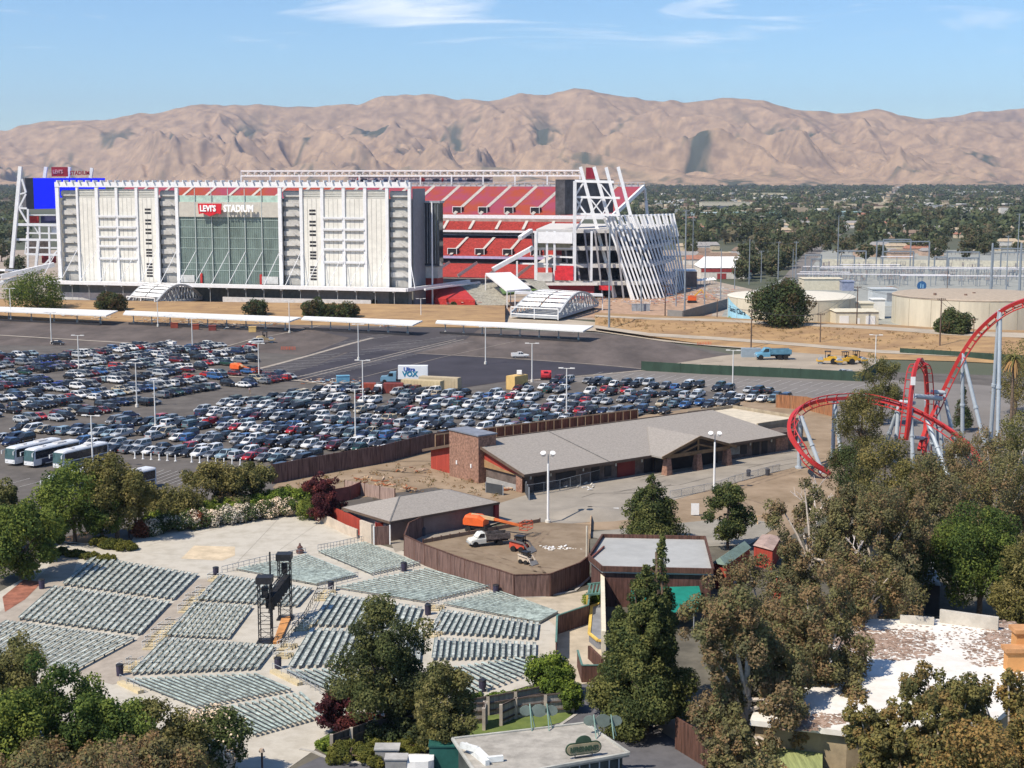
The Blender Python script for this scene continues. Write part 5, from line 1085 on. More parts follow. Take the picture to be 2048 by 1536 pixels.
mb.bar(G(1176, 1214)+V(0, 0, 3), G(1208, 1210)+V(0, 0, 3), .25); mb.bar(G(1172, 1236)+V(0, 0, 3), G(1206, 1232)+V(0, 0, 3), .25); mb.build('beams', MATS['rail_green'], o)
for u, v in ((1174, 1236), (1206, 1232), (1208, 1210)): mb = MB(); mb.bar(G(u, v), G(u, v)+V(0, 0, 3), .25); mb.build('post', MATS['edge_yellow'], o)
# red cabins
def cabin(px4, h, label, roofm, wallm, rise=1.0, door=False):
    P = [G(u, v, h) for u, v in px4]; o = empty('cabin', sum(P, V(0, 0, 0))/4-V(0, 0, h), label, 'cabin')
    mb = MB(); mb.prism([(p.x, p.y) for p in P], 0, h-.05); mb.build('wall', wallm, o)
    m0, m1 = (P[0]+P[1])/2+V(0, 0, rise), (P[2]+P[3])/2+V(0, 0, rise); c = sum(P, V(0, 0, 0))/4
    ex = [c+(p-c)*1.08 for p in P]; mb = MB(); mb.add(ex+[m0, m1], [(0, 4, 5, 3), (4, 1, 2, 5), (0, 1, 4), (2, 3, 5), (3, 2, 1, 0)]); mb.build('roof', roofm, o)
    if door: mb = MB(); a = P[1].lerp(P[2], .3); b = P[1].lerp(P[2], .55); nn = V((b-a).y, -(b-a).x, 0).normalized()*.06; mb.add([V(a.x, a.y, 0)+nn, V(b.x, b.y, 0)+nn, V(b.x, b.y, 2)+nn, V(a.x, a.y, 2)+nn], [(0, 1, 2, 3)]); mb.build('door', M('door_grey', (.4, .42, .45), .6), o)
    return o
grn = M('green_shingle', (.17, .24, .21), .85, .1, 1)
cabin([(1427, 1124), (1453, 1130), (1500, 1096), (1478, 1090)], 3.6, 'red shed with a pale green shingle roof and a grey door', grn, redw, .8, True)
cabin([(1508, 1090), (1545, 1100), (1560, 1075), (1525, 1070)], 3.0, 'red shed half hidden behind olive gum trees', M('pink_roof', (.38, .28, .24), .85), redw, .3)
cabin([(1548, 1152), (1572, 1156), (1600, 1140), (1576, 1136)], 3.0, 'red hut with grey green roof deep among gum trees', grn, redw, .7)
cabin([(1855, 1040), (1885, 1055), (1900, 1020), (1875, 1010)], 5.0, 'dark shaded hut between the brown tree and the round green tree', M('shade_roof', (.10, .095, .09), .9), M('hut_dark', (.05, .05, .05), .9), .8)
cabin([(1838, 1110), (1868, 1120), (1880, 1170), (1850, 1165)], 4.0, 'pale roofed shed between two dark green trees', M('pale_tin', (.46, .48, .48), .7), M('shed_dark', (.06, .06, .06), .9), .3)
# low site objects right of plaza
for (u, v, w_, h_, lab) in ((1390, 1032, 1.3, 1.9, 'white sign board standing on the plaza between two conifers'), (1232, 1025, .9, .6, 'small white board lying on the plaza')):
    p = G(u, v); o = empty('sign_board', p, lab, 'board'); mb = MB(); mb.box((p.x, p.y, h_/2+.2), (w_, .1, h_)); mb.build('panel', white, o); mb = MB(); mb.bar(p+V(-w_*.4, .1, 0), p+V(-w_*.4, 0, .9), .07); mb.bar(p+V(w_*.4, .1, 0), p+V(w_*.4, 0, .9), .07); mb.build('feet', steel, o)
o = empty('sawhorse', G(1524, 1048), 'pale timber trestle on the dirt left of the gum trees', 'trestle'); p = G(1524, 1048); mb = MB(); mb.bar(p+V(-1.1, 0, 1.3), p+V(1.1, 0, 1.3), .15)
for s in (-.8, .6): mb.bar(p+V(s, -.6, 0), p+V(s, 0, 1.3), .13); mb.bar(p+V(s, .6, 0), p+V(s, 0, 1.3), .13)
mb.build('frame', woodl, o)
mb = MB(); k = 0
c = G(1180, 1030); secs = []
for r_, z in ((5.5, 0), (3.6, .6), (1.8, 1.15), (.3, 1.4)): secs.append([c+V(r_*1.5*math.cos(a_*.5236)*(1+.1*math.sin(a_*2.3)), r_*math.sin(a_*.5236), z) for a_ in range(12)])
mb.loft(secs, cap=False); mb.build('gravel_heap', MATS['plaza_gravel'], label='low grey gravel heap on the plaza above the dirt yard', cat='heap', smooth=True)
# timber scraps on the dirt
def scraps(u, v, n, spread, mats, label, cat, name, size=1.5, kind=None, h=.25):
    c = G(u, v); mb = MB()
    for i in range(n):
        p = c+V(random.gauss(0, spread), random.gauss(0, spread*.6), random.uniform(.1, h)); a = random.uniform(0, 3.14); l = random.uniform(.4, 1)*size
        mb.bar(p, p+V(l*math.cos(a), l*math.sin(a), random.uniform(-.1, .15)), random.uniform(.12, .3), .12, mi=random.randrange(len(mats)))
    return mb.build(name, mats, label=label, cat=cat, kind=kind)
lw_ = [woodl, M('pale_timber', (.6, .45, .33), .8), M('rusty', (.35, .12, .05), .8)]
scraps(740, 962, 14, 1.6, lw_, 'loose timber scraps on the bare dirt behind the red gable', 'timber', 'timber_scraps', 2.2)
scraps(770, 973, 12, 1.4, lw_, 'row of pale timber offcuts on the dirt', 'timber', 'timber_scraps', 2.6)
scraps(815, 985, 12, .9, lw_, 'orange framed timber pile above the small building roof', 'timber', 'timber_scraps', 1.6, h=1)
scraps(820, 945, 12, 1.4, lw_, 'brown scaffold frames lying left of the red gable wall', 'timber', 'timber_scraps', 1.8, h=.9)
scraps(1020, 980, 18, 1.3, lw_, 'orange rubble pile by the brick corner pier', 'rubble', 'rubble_pile', 1.3, h=.5)
scraps(1113, 1097, 40, 1.4, [white, offwhite], 'scatter of white rubble in the middle of the dirt yard', 'rubble', 'rubble_pile', .5, h=.15)
scraps(1150, 975, 16, 3.0, [offwhite, white], 'white sacks lying along the long building front', 'sacks', 'sack_row', 1.2, h=.4)
for u, v, lab in ((1497, 953, 'dark bin right of the second plaza pole'), (1535, 951, 'dark bin farthest right on the plaza'), (960+0, 1077, 'dark bin on the yard fence corner')):
    if u == 960: u, v = 846, 1072
    p = G(u, v); mb = MB(); mb.tube(p, p+V(0, 0, 1.2), .4, .42, 10); mb.tube(p+V(0, 0, 1.2), p+V(0, 0, 1.35), .45, .3, 10); mb.build('litter_bin', M('bin_dark', (.06, .06, .07), .7), label=lab, cat='bin')

# ================================================================== MACHINES
def wheel(mb, p, r, w, ax, n=14): d = unit(ax)*w/2; mb.tube(p-d, p+d, r, n=n)
# boom lift
def boom_lift(u, v, u2, v2, z2, label, sc=1.0):
    p = G(u, v); q = G(u2, v2, z2); d = unit(V(q.x-p.x, q.y-p.y, 0)); s = V(-d.y, d.x, 0)
    o = empty('boom_lift', p, label, 'boom lift')
    m = MB(); m.bar(p-d*1.6*sc+V(0, 0, .9*sc), p+d*1.6*sc+V(0, 0, .9*sc), 1.9*sc, .5*sc); m.build('chassis', black, o)
    for a in (-1.3, 1.3):
        for b in (-1, 1): m = MB(); wheel(m, p+d*a*sc+s*b*sc+V(0, 0, .5*sc), .5*sc, .4*sc, s); m.build('wheel', rubber, o)
    m = MB(); secs = []
    for x, h_, w in ((-2.3, .9, .9), (-1.9, 1.5, 1.15), (.3, 1.55, 1.2), (1.3, 1.0, 1.1)): secs.append([p+d*x*sc+s*(y*w)*sc+V(0, 0, z*sc) for y, z in ((-1, 1.15), (-1, 1.15+h_*.8), (-.7, 1.15+h_), (.7, 1.15+h_), (1, 1.15+h_*.8), (1, 1.15))])
    m.loft(secs); m.build('engine_cover', orange, o)
    a0 = p-d*1.2*sc+V(0, 0, 2.6*sc); m1 = a0.lerp(q, .45)+V(0, 0, .1); m = MB(); m.bar(a0, m1, .45*sc); m.build('boom', M('boom_tan', (.55, .40, .22), .6), o)
    m = MB(); m.bar(m1-(m1-a0)*.05, q, .35*sc); m.build('boom_extension', M('boom_orange', (.6, .15, .04), .6), o)
    m = MB(); w = 1.1*sc
    for z in (0, .55*sc, 1.1*sc):
        for (a, b) in (((-1, -.5), (1, -.5)), ((1, -.5), (1, .5)), ((1, .5), (-1, .5)), ((-1, .5), (-1, -.5))): m.bar(q+d*(a[1]*w*1.2+.6)+s*a[0]*w+V(0, 0, z-.4*sc), q+d*(b[1]*w*1.2+.6)+s*b[0]*w+V(0, 0, z-.4*sc), .08)
    for a in ((-1, -.5), (1, -.5), (1, .5), (-1, .5)): m.bar(q+d*(a[1]*w*1.2+.6)+s*a[0]*w+V(0, 0, -.4*sc), q+d*(a[1]*w*1.2+.6)+s*a[0]*w+V(0, 0, .7*sc), .08)
    m.build('basket', M('basket_red', (.5, .08, .03), .6), o); return o
boom_lift(957, 1063, 1045, 1052, 1.6, 'orange boom lift with lowered arm and cage beside the dirt yard')
boom_lift(476, 745, 508, 741, 1.0, 'orange boom lift at the right end of the far car rows', 1.0)
# flatbed dump pickup (white)
def dump_pickup(u, v, ang, label, cabm, bedm, sc=1.0, tandem=False, name='dump_truck'):
    o = empty(name, (0, 0, 0), label, 'truck')
    def ring(x, w, zb, zt): return [V(x, -w, zb), V(x, -w, zt-.15), V(x, -w*.85, zt), V(x, w*.85, zt), V(x, w, zt-.15), V(x, w, zb)]
    m = MB(); m.loft([ring(.6, .95, .55, 1.35), ring(1.8, .95, .5, 1.35), ring(2.9, .92, .5, 1.2), ring(3.1, .8, .6, 1.0)]); m.loft([ring(.6, .95, 1.3, 1.5), ring(.75, .85, 1.3, 2.1), ring(1.5, .83, 1.3, 2.12), ring(2.1, .9, 1.3, 1.4)]); m.build('cab', cabm, o)
    m = MB(); m.add([V(1.53, -.78, 2.0), V(1.53, .78, 2.0), V(2.08, .84, 1.43), V(2.08, -.84, 1.43)], [(0, 3, 2, 1)])
    for s_ in (-1, 1): m.add([V(.85, s_*.9, 1.45), V(1.95, s_*.93, 1.45), V(1.5, s_*.87, 2.02), V(.85, s_*.87, 2.02)], [(0, 1, 2, 3)])
    m.build('windows', glass, o)
    m = MB(); m.box((-1.3, 0, .7), (3.6, 1.0, .25)); m.build('chassis', black, o)
    m = MB(); m.box((-1.35, 0, 1.0), (3.7, 2.1, .15))
    for s_ in (-1, 1): m.box((-1.35, s_*1.05, 1.45), (3.7, .1, .8))
    m.box((.5, 0, 1.55), (.1, 2.1, 1.0)); m.box((-3.2, 0, 1.4), (.1, 2.1, .7)); m.build('tipper_bed', bedm, o)
    for x in ((2.3, -1.6) if not tandem else (2.3, -1.1, -2.2)):
        for s_ in (-1, 1): m = MB(); m.tube((x, s_*1.0, .45), (x, s_*.72, .45), .45, n=12); m.build('wheel', rubber, o)
    for s_ in (-1, 1): m = MB(); m.box((3.1, s_*.65, .92), (.08, .25, .18)); m.build('headlight', hl, o)
    m = MB(); m.box((3.12, 0, .62), (.12, 1.8, .2)); m.build('bumper', steel, o)
    p = G(u, v); o.location = (p.x, p.y, .1); o.rotation_euler = (0, 0, ang); o.scale = (sc, sc, sc); return o
dump_pickup(976, 1091, math.atan2(-.35, -.93), 'white pickup with a rusty tipper bed on the yard dirt', M('cab_cream', (.62, .62, .56), .4, .05), M('bed_rust', (.13, .11, .10), .8, .3, 2), 1.0)
dump_pickup(1545, 719, math.pi+.05, 'light blue tipper truck beside the yellow rollers', M('cab_blue', (.12, .30, .42), .4, .05), M('bed_blue', (.10, .24, .33), .6, .15), 1.7, True)
# skid steers
def skid(u, v, ang, label, bm_, am, sc=1.0):
    o = empty('skid_steer_loader', (0, 0, 0), label, 'loader')
    m = MB(); m.loft([[V(x, -.6, .4), V(x, -.6, z), V(x, .6, z), V(x, .6, .4)] for x, z in ((-1.3, 1.1), (-1.0, 1.35), (.2, 1.1), (.9, .9))]); m.build('body', bm_, o)
    m = MB()
    for x in (-.6, .6):
        for y in (-.5, .5): m.bar(V(x, y, .9), V(x*.85, y, 2.0), .1)
    m.box((0, 0, 2.03), (1.3, 1.15, .1)); m.build('cage', black, o)
    m = MB(); m.box((0, 0, 1.35), (.9, .85, 1.1)); m.build('cab_glass', glass, o)
    for y in (-.72, .72):
        m = MB(); m.bar(V(-1.2, y, 1.5), V(.9, y, 1.25), .16, .22); m.bar(V(.9, y, 1.25), V(1.6, y, .4), .14, .2); m.build('lift_arm', am, o)
        for x in (-.6, .55): m = MB(); m.tube((x, y*1.0, .38), (x, y*1.3, .38), .38, n=12); m.build('wheel', rubber, o)
    m = MB(); m.loft([[V(1.5, -.8, .1), V(1.5, .8, .1), V(1.5, .8, .7), V(1.5, -.8, .7)], [V(2.1, -.8, .02), V(2.1, .8, .02), V(2.1, .8, .12), V(2.1, -.8, .12)]]); m.build('bucket', M('bucket_grey', (.2, .2, .2), .6), o)
    p = G(u, v); o.location = (p.x, p.y, .11); o.rotation_euler = (0, 0, ang); o.scale = (sc, sc, sc); return o
skid(1040, 1103, -.5, 'red and white skid loader facing right in the dirt yard', M('loader_red', (.55, .09, .05), .5), M('arm_dark', (.14, .13, .13), .6), 1.12)
skid(1052, 1128, -.7, 'small cream skid loader nearest the curved fence', M('loader_cream', (.62, .52, .40), .5), M('arm_cream', (.6, .52, .42), .5), .85)
# rollers and graders in the works yard
def roller(u, v, ang, label, col=yellow):
    o = empty('road_roller', (0, 0, 0), label, 'roller', 'yellow machines in the works yard')
    m = MB(); m.tube((1.5, -.9, .7), (1.5, .9, .7), .7, n=16); m.build('drum', steel, o)
    m = MB(); m.loft([[V(x, -.7, .7), V(x, -.7, z), V(x, .7, z), V(x, .7, .7)] for x, z in ((-2.2, 1.2), (-1.8, 1.7), (-.3, 1.7), (.2, 1.3), (1.0, 1.1))]); m.bar((.8, -1.0, .7), (2.3, -1.0, .7), .2, .3); m.bar((.8, 1.0, .7), (2.3, 1.0, .7), .2, .3); m.bar((2.3, -1.0, .8), (2.3, 1.0, .8), .25, .3); m.build('body', col, o)
    for s_ in (-1, 1): m = MB(); m.tube((-1.3, s_*.95, .65), (-1.3, s_*.6, .65), .65, n=14); m.build('wheel', rubber, o)
    m = MB()
    for x in (-.5, .5):
        for y in (-.55, .55): m.bar(V(x, y, 1.2), V(x, y, 2.7), .1)
    m.box((0, 0, 2.75), (1.4, 1.4, .12)); m.box((-.2, 0, 1.7), (.5, .5, .7)); m.build('cage', black, o)
    p = G(u, v); o.location = (p.x, p.y, .1); o.rotation_euler = (0, 0, ang); o.scale = (1.35,)*3; return o
roller(1655, 728, 2.9, 'leftmost yellow roller behind the green screen')
roller(1690, 729, 3.3, 'middle yellow roller behind the green screen')
roller(1712, 727, .2, 'rightmost yellow roller partly behind the olive tree')
roller(530, 686, .3, 'tan roller standing next to the white van by the lot edge', M('tan_paint', (.45, .33, .18), .6))
roller(1130, 681, .2, 'small pale roller under the right canopy', M('pale_machine', (.5, .46, .38), .6)) if False else None
p = G(1502, 714); mb = MB(); mb.box((p.x, p.y, 1.4), (6, 2.5, 2.8)); mb.build('site_container', M('container_blue_grey', (.28, .34, .38), .6, .06), label='grey blue container left of the light blue tipper truck', cat='container')
# containers and sign truck in front of the near lot
def container(u, v, L, Wd, h, ang, col, label, ribs=True, name='shipping_container', cat='container'):
    p = G(u, v); o = empty(name, p, label, cat); m = MB(); m.box((p.x, p.y, h/2+.1), (L, Wd, h), ang); m.build('body', col, o)
    ca, sn = math.cos(ang), math.sin(ang); m = MB(); k = int(L/.9)
    for i in range(k+1):
        for s_ in (-1, 1):
            x, y = -L/2+L*i/k, s_*(Wd/2+.03); m.box((p.x+x*ca-y*sn, p.y+x*sn+y*ca, h/2+.1), (.12, .06, h-.3), ang)
    m.build('ribs', col, o)
    m = MB()
    for y in (-.45, .45):
        x = L/2+.04; yy = y*Wd; m.box((p.x+x*ca-yy*sn*.5, p.y+x*sn+yy*ca*.5, h/2+.1), (.05, Wd*.42, h-.4), ang)
    m.build('end_door', col, o); return o
tan_c = M('container_tan', (.52, .42, .25), .7, .06); 
container(845, 781, 11, 2.6, 2.7, -.35, tan_c, 'long tan container in front, behind the first rows of cars')
container(880, 777, 11, 2.6, 3.0, -.35, M('container_tan2', (.46, .38, .25), .7, .06), 'tan container standing behind another at the lot edge')
container(738, 786, 3.5, 2.2, 2.5, 0, M('container_red', (.28, .06, .035), .7, .1), 'rust red container beside the tall light pole')
container(757, 787, 1.8, 2.0, 2.2, 0, white, 'white panelled box between two red containers')
container(787, 786, 5, 2.4, 2.5, 0, M('container_red2', (.22, .05, .04), .7, .1), 'dark red container left of the tan ones')
container(1034, 778, 5.5, 2.8, 3.6, .9, M('container_yellow', (.62, .42, .16), .7, .06), 'yellow tan site booth with a white box on its roof', name='site_booth', cat='booth')
p = G(1037, 778); mb = MB(); mb.box((p.x+.2, p.y+.5, 4.4), (1.3, 1.2, 1.0)); mb.build('roof_box', white, label='white tank box on top of the yellow booth', cat='box')
p = G(1092, 760); o = empty('red_compressor', p, 'round red machine by the dirt strip right of the booth', 'machine'); mb = MB(); mb.tube(p+V(-1.4, 0, 1.5), p+V(1.4, 0, 1.5), 1.2, n=14); mb.build('tank', M('bright_red', (.55, .04, .05), .5), o); mb = MB(); mb.box((p.x, p.y, .4), (3, 1.6, .6)); mb.build('skid', black, o)
# sign truck
o = empty('sign_truck', G(820, 764), 'blue cab lorry carrying a big white box with blue lettering', 'truck'); p = G(822, 766)
mb = MB(); mb.box((p.x+.6, p.y, 3.0), (8.0, 2.5, 3.6)); mb.build('box_body', M('box_white', (.75, .77, .78), .5, .03), o)
mb = MB(); a = p+V(-6.6, 0, 0); mb.loft([[a+V(x, -1.1, .6), a+V(x, -1.1, z), a+V(x, 1.1, z), a+V(x, 1.1, .6)] for x, z in ((-1.6, 1.5), (-1.4, 1.9), (.1, 2.0), (.9, 3.0), (2.6, 3.1))]); mb.build('cab', M('cab_blue2', (.16, .30, .40), .4, .05), o)
mb = MB(); mb.box((p.x-5.4, p.y-1.12, 2.4), (1.2, .06, .8)); mb.build('cab_window', glass, o)
for x in (-7.1, -1.5, 2.2, 3.3):
    mb = MB(); mb.tube(p+V(x, -1.15, .55), p+V(x, -.8, .55), .55, n=12); mb.build('wheel', rubber, o)
mb = MB(); mb.box((p.x-1, p.y, .85), (12, 1.2, .4)); mb.build('chassis', black, o)
textmesh('lettering', 'Ultra', M('letter_blue', (.03, .10, .42), .5), o, (p.x-1.9, p.y-1.3, 3.4), (1, 0, 0), (0, 0, 1), 1.5, .05, bold=.05)
textmesh('lettering', 'VOX', M('letter_teal', (.02, .22, .35), .5), o, (p.x-2.2, p.y-1.3, 2.0), (1, 0, 0), (0, 0, 1), 1.9, .05, bold=.08)
# rubble along the lot edge and materials under the canopies
jm = [woodl, MATS['pale_timber'], offwhite, MATS['rusty'], white, M('tarp_blue', (.12, .3, .45), .7)]
scraps(655, 766, 60, 3.4, jm, 'long heap of mixed rubble and timber at the lot corner', 'rubble', 'rubble_pile', 1.6, h=.9)
scraps(690, 772, 60, 3.0, jm, 'rubble and timber heap just left of the red containers', 'rubble', 'rubble_pile', 1.6, h=.9)
scraps(815, 782, 30, 1.6, jm, 'jumble of scrap beside the tan containers', 'rubble', 'rubble_pile', 1.6, h=1.3)
p = G(686, 766); mb = MB(); mb.box((p.x, p.y, 1.1), (3.4, 2.0, 1.6), .2); mb.box((p.x, p.y, 2.0), (3.6, 2.2, .15), .2); mb.build('skip_bin', M('skip_blue', (.14, .34, .48), .6), label='light blue skip standing in the rubble', cat='skip')
random.seed(21)
for k, (u, v, w) in enumerate(((140, 637, 2), (205, 640, 3), (300, 645, 2.5), (345, 648, 4), (395, 650, 4.5), (440, 654, 4), (480, 657, 4.5), (540, 650, 2.5), (770, 655, 2))):
    scraps(u, v, 34, w, jm, ('small', 'spread out', 'low', 'tall', 'orange', 'pale', 'mixed', 'dark', 'lone')[k]+' stack of building materials, '+ordn(k)+' from left along the canopies', 'materials', 'material_stack', 1.9, h=1.6)
for k, (u, v, c) in enumerate(((349, 656, 'container_red'), (391, 659, 'container_red'), (425, 661, 'container_red2'), (505, 664, 'container_yellow'))):
    p = G(u, v); mb = MB(); mb.box((p.x, p.y, .9), (2.6, 1.8, 1.7), .1); mb.box((p.x, p.y, 1.85), (2.8, 2.0, .18), .1); mb.build('materials_crate', MATS[c], label=('rust red', 'rust red', 'dark red', 'yellow tan')[k]+' crate, '+ordn(k)+' from left in front of the second canopy', cat='crate')
# yellow-orange barriers
for u, v, lab in ((578, 700, 'orange net barrier on the striped lot'), (1410, 690, 'orange netting on the tan path')):
    p = G(u, v); mb = MB()
    for i in range(6): mb.bar(p+V(i*.9-2.5, 0, 0), p+V(i*.9-2.5, 0, 1.1), .12)
    for z in (.3, .65, 1.0): mb.bar(p+V(-2.5, 0, z), p+V(2, 0, z), .1)
    mb.build('barrier', M('net_orange', (.6, .13, .06), .7), label=lab, cat='barrier')
# white bollards
bp_ = None
for i in range(14):
    u, v = 270+i*16.2, 917+i*1.05
    if 5 < i < 7: continue
    g = G(u, v)
    if bp_ is None: mb = MB(); mb.tube(g, g+V(0, 0, 1.15), .13, n=8); mb.tube(g, g+V(0, 0, .08), .28, n=8); mb.tube(g+V(0, 0, 1.15), g+V(0, 0, 1.25), .13, .05, n=8); bp_ = mb.build('bollard', white); o = bp_
    else: o = link_copy(bp_); o.location = (g.x, g.y, 0)
    tag(o, 'white bollard in the row before the parked cars, %s from the left' % ordn(i if i < 6 else i-1), 'bollard', 'white bollards')
# ================================================================== AMPHITHEATRE BENCHES
bg_ = M('bench_green', (0.25, 0.33, 0.30), 0.6, 0.35, 1.3, detail=5); bg2 = M('bench_pale', (0.43, 0.46, 0.42), 0.6, 0.35, 1.5, detail=5); bsup = M('bench_support', (0.17, 0.18, 0.17), 0.8)
BL = [  # (name words, P0, P1, P2, P3, rows, wide?)  row i runs P0->P1 (first) ... P3->P2 (last)
 ('upper left block', (130, 1173), (190, 1119), (393, 1153), (345, 1202), 17, 1),
 ('block below the upper left one', (41, 1242), (113, 1178), (337, 1209), (277, 1272), 19, 1),
 ('lower left block', (-90, 1316), (17, 1248), (267, 1282), (147, 1347), 20, 1),
 ('block behind the scaffold towers', (400, 1204), (444, 1155), (622, 1182), (592, 1216), 17, 1),
 ('block left of the scaffold towers', (337, 1276), (393, 1211), (502, 1218), (455, 1281), 12, 1),
 ('block below the scaffold towers', (267, 1352), (335, 1282), (547, 1297), (512, 1342), 18, 1),
 ('block right of the scaffold towers', (625, 1255), (666, 1193), (841, 1220), (826, 1262), 15, 1),
 ('block left of the big pine', (582, 1339), (627, 1263), (842, 1268), (835, 1330), 16, 1),
 ('upper block right of the pine', (863, 1269), (888, 1226), (1074, 1251), (1070, 1282), 17, 1),
 ('lower block right of the pine', (867, 1323), (873, 1282), (1069, 1292), (1068, 1320), 17, 1),
 ('top block beside the sandy patch', (474, 1142), (634, 1173), (712, 1155), (611, 1114), 19, 0),
 ('top block below the small building', (638, 1107), (744, 1152), (838, 1132), (728, 1089), 17, 0),
 ('block below the curved fence', (673, 1179), (853, 1208), (978, 1179), (849, 1142), 18, 0),
 ('rightmost block below the curved fence', (888, 1212), (1080, 1249), (1115, 1230), (994, 1187), 15, 0),
 ('lowest right block above the hedge', (868, 1346), (950, 1394), (1088, 1342), (1030, 1322), 13, 0),
 ('block hidden by the pine', (575, 1347), (680, 1395), (850, 1375), (800, 1338), 14, 0),
 ('front block at bottom left', (256, 1364), (396, 1420), (581, 1386), (509, 1354), 18, 0),
 ('front block beside the purple tree', (407, 1429), (513, 1475), (650, 1437), (600, 1392), 15, 0)]
def lerp2(a, b, t): return (a[0]+(b[0]-a[0])*t, a[1]+(b[1]-a[1])*t)
for name, P0, P1, P2, P3, n, wide in BL:
    g0, g1, g2, g3 = G(*P0), G(*P1), G(*P2), G(*P3)
    for i in range(n):
        t = i/(n-1); a, b = g0.lerp(g3, t), g1.lerp(g2, t); d = unit(b-a); s = V(-d.y, d.x, 0); L = (b-a).length
        sp = (g3-g0).length/(n-1)*abs(s.dot(unit(g3-g0)))
        if s.dot(g3-g0) < 0: s = -s
        o = empty('bench', (a+b)/2, 'long green bench, %s row of the %s' % (ordn(i), name), 'bench', 'amphitheatre benches')
        w = min(.52, sp*.55) if wide else min(.30, sp*.36); z = .46
        m = MB(); m.bar(a+V(0, 0, z), b+V(0, 0, z), w, .07); st_ = m.build('seat', bg2 if wide else M('bench_mid', (0.37, 0.44, 0.405), 0.6, 0.3, 1.4, detail=5), o)
        m = MB(); k = max(2, int(L/1.9))
        for q in range(k+1): p = a.lerp(b, q/k); m.bar(p+V(0, 0, .05), p+V(0, 0, z-.03), .1, w*.7)
        m.bar(a+V(0, 0, .3), b+V(0, 0, .3), .05); m.build('supports', bsup, o)
        if wide: m = MB(); m.bar(a-s*w*.5+V(0, 0, z+.02), b-s*w*.5+V(0, 0, z+.02), .05, .16); m.build('edge_board', bg_, o)
# stepped aisles with yellow nosing and white handrails
ys = M('step_yellow', (.55, .46, .29), .85, .1); step_m = M('step_concrete', (.46, .43, .37), .9, .1)
def stair(u, v, n, du, dv, label):
    p0 = G(u, v); o = empty('aisle_steps', p0, label, 'steps', 'stepped aisles'); d = G(u+du, v+dv)-p0
    m = MB()
    for k in range(n): p = p0+d*k/n; m.box((p.x, p.y, .12+.05*k), (1.7, abs(d.length)/n*.8, .24+.1*k))
    m.build('steps', ys, o)
    for sx in (-1.0, 0.5):
        m = MB()
        for k in range(3): p = p0+d*k/3+V(sx*.9, 0, 0); m.bar(p, p+V(0, 0, 1.05), .06)
        for z in (.55, 1.05): m.bar(p0+V(sx*.9, 0, z), p0+d*.67+V(sx*.9, 0, z), .06)
        m.bar(p0+V(-.9, 0, 1.0), p0+V(.45, 0, 1.0), .07); m.build('handrail', M('rail_white', (.66, .66, .63), .5), o)
for i, (u, v) in enumerate(((428, 1163), (405, 1190), (398, 1200), (384, 1205), (380, 1216), (370, 1226), (345, 1255), (330, 1265), (317, 1275), (305, 1290), (300, 1300), (268, 1335), (250, 1345), (648, 1192), (642, 1202), (612, 1252), (600, 1262), (570, 1300), (562, 1318), (865, 1222), (862, 1255), (860, 1275))):
    stair(u, v, 3, 16, -8, '%s small flight of yellow edged aisle steps counted %s' % (ordn(i), 'from the upper left'))
for u0, v0, u1, v1, lab in ((545, 1345, 600, 1372, 'yellow curved kerb steps below the pine side benches'), (240, 1368, 282, 1388, 'yellow kerb steps at the left end of the front benches')):
    a, b = G(u0, v0), G(u1, v1); o = empty('step_kerb', a, lab, 'steps'); m = MB(); m.bar(a+V(0, 0, .2), b+V(0, 0, .2), .7, .4); m.build('steps', ys, o)
    m = MB()
    for k in range(4): p = a.lerp(b, k/3); m.bar(p, p+V(0, 0, 1.1), .05)
    m.bar(a+V(0, 0, 1.1), b+V(0, 0, 1.1), .05); m.build('handrail', steel, o)
# end rails of the upper blocks
def rail(px, label, h=1.0, mat=None, n=7):
    ps = [G(u, v) for u, v in px]; m = MB()
    for a, b in zip(ps[:-1], ps[1:]):
        for k in range(n+1): p = a.lerp(b, k/n); m.bar(p, p+V(0, 0, h), .06)
        m.bar(a+V(0, 0, h), b+V(0, 0, h), .06); m.bar(a+V(0, 0, h*.5), b+V(0, 0, h*.5), .04)
    m.build('railing', mat or steel, label=label, cat='railing')
rail([(444, 1147), (520, 1128), (611, 1109)], 'thin steel railing along the top edge of the left upper benches')
rail([(636, 1103), (680, 1095), (730, 1084)], 'thin railing along the top edge below the small building')
rail([(640, 1178), (716, 1158)], 'thin railing below the top block beside the sandy patch')
rail([(748, 1156), (840, 1135)], 'thin railing right of the top middle block')
rail([(858, 1212), (980, 1183)], 'thin railing below the curved fence benches')
rail([(563, 1300), (610, 1240), (636, 1190)], 'dark railing along the scaffold side aisle', 1.1, black)
rail([(575, 1348), (640, 1388)], 'thin railing at the left of the pine side benches')
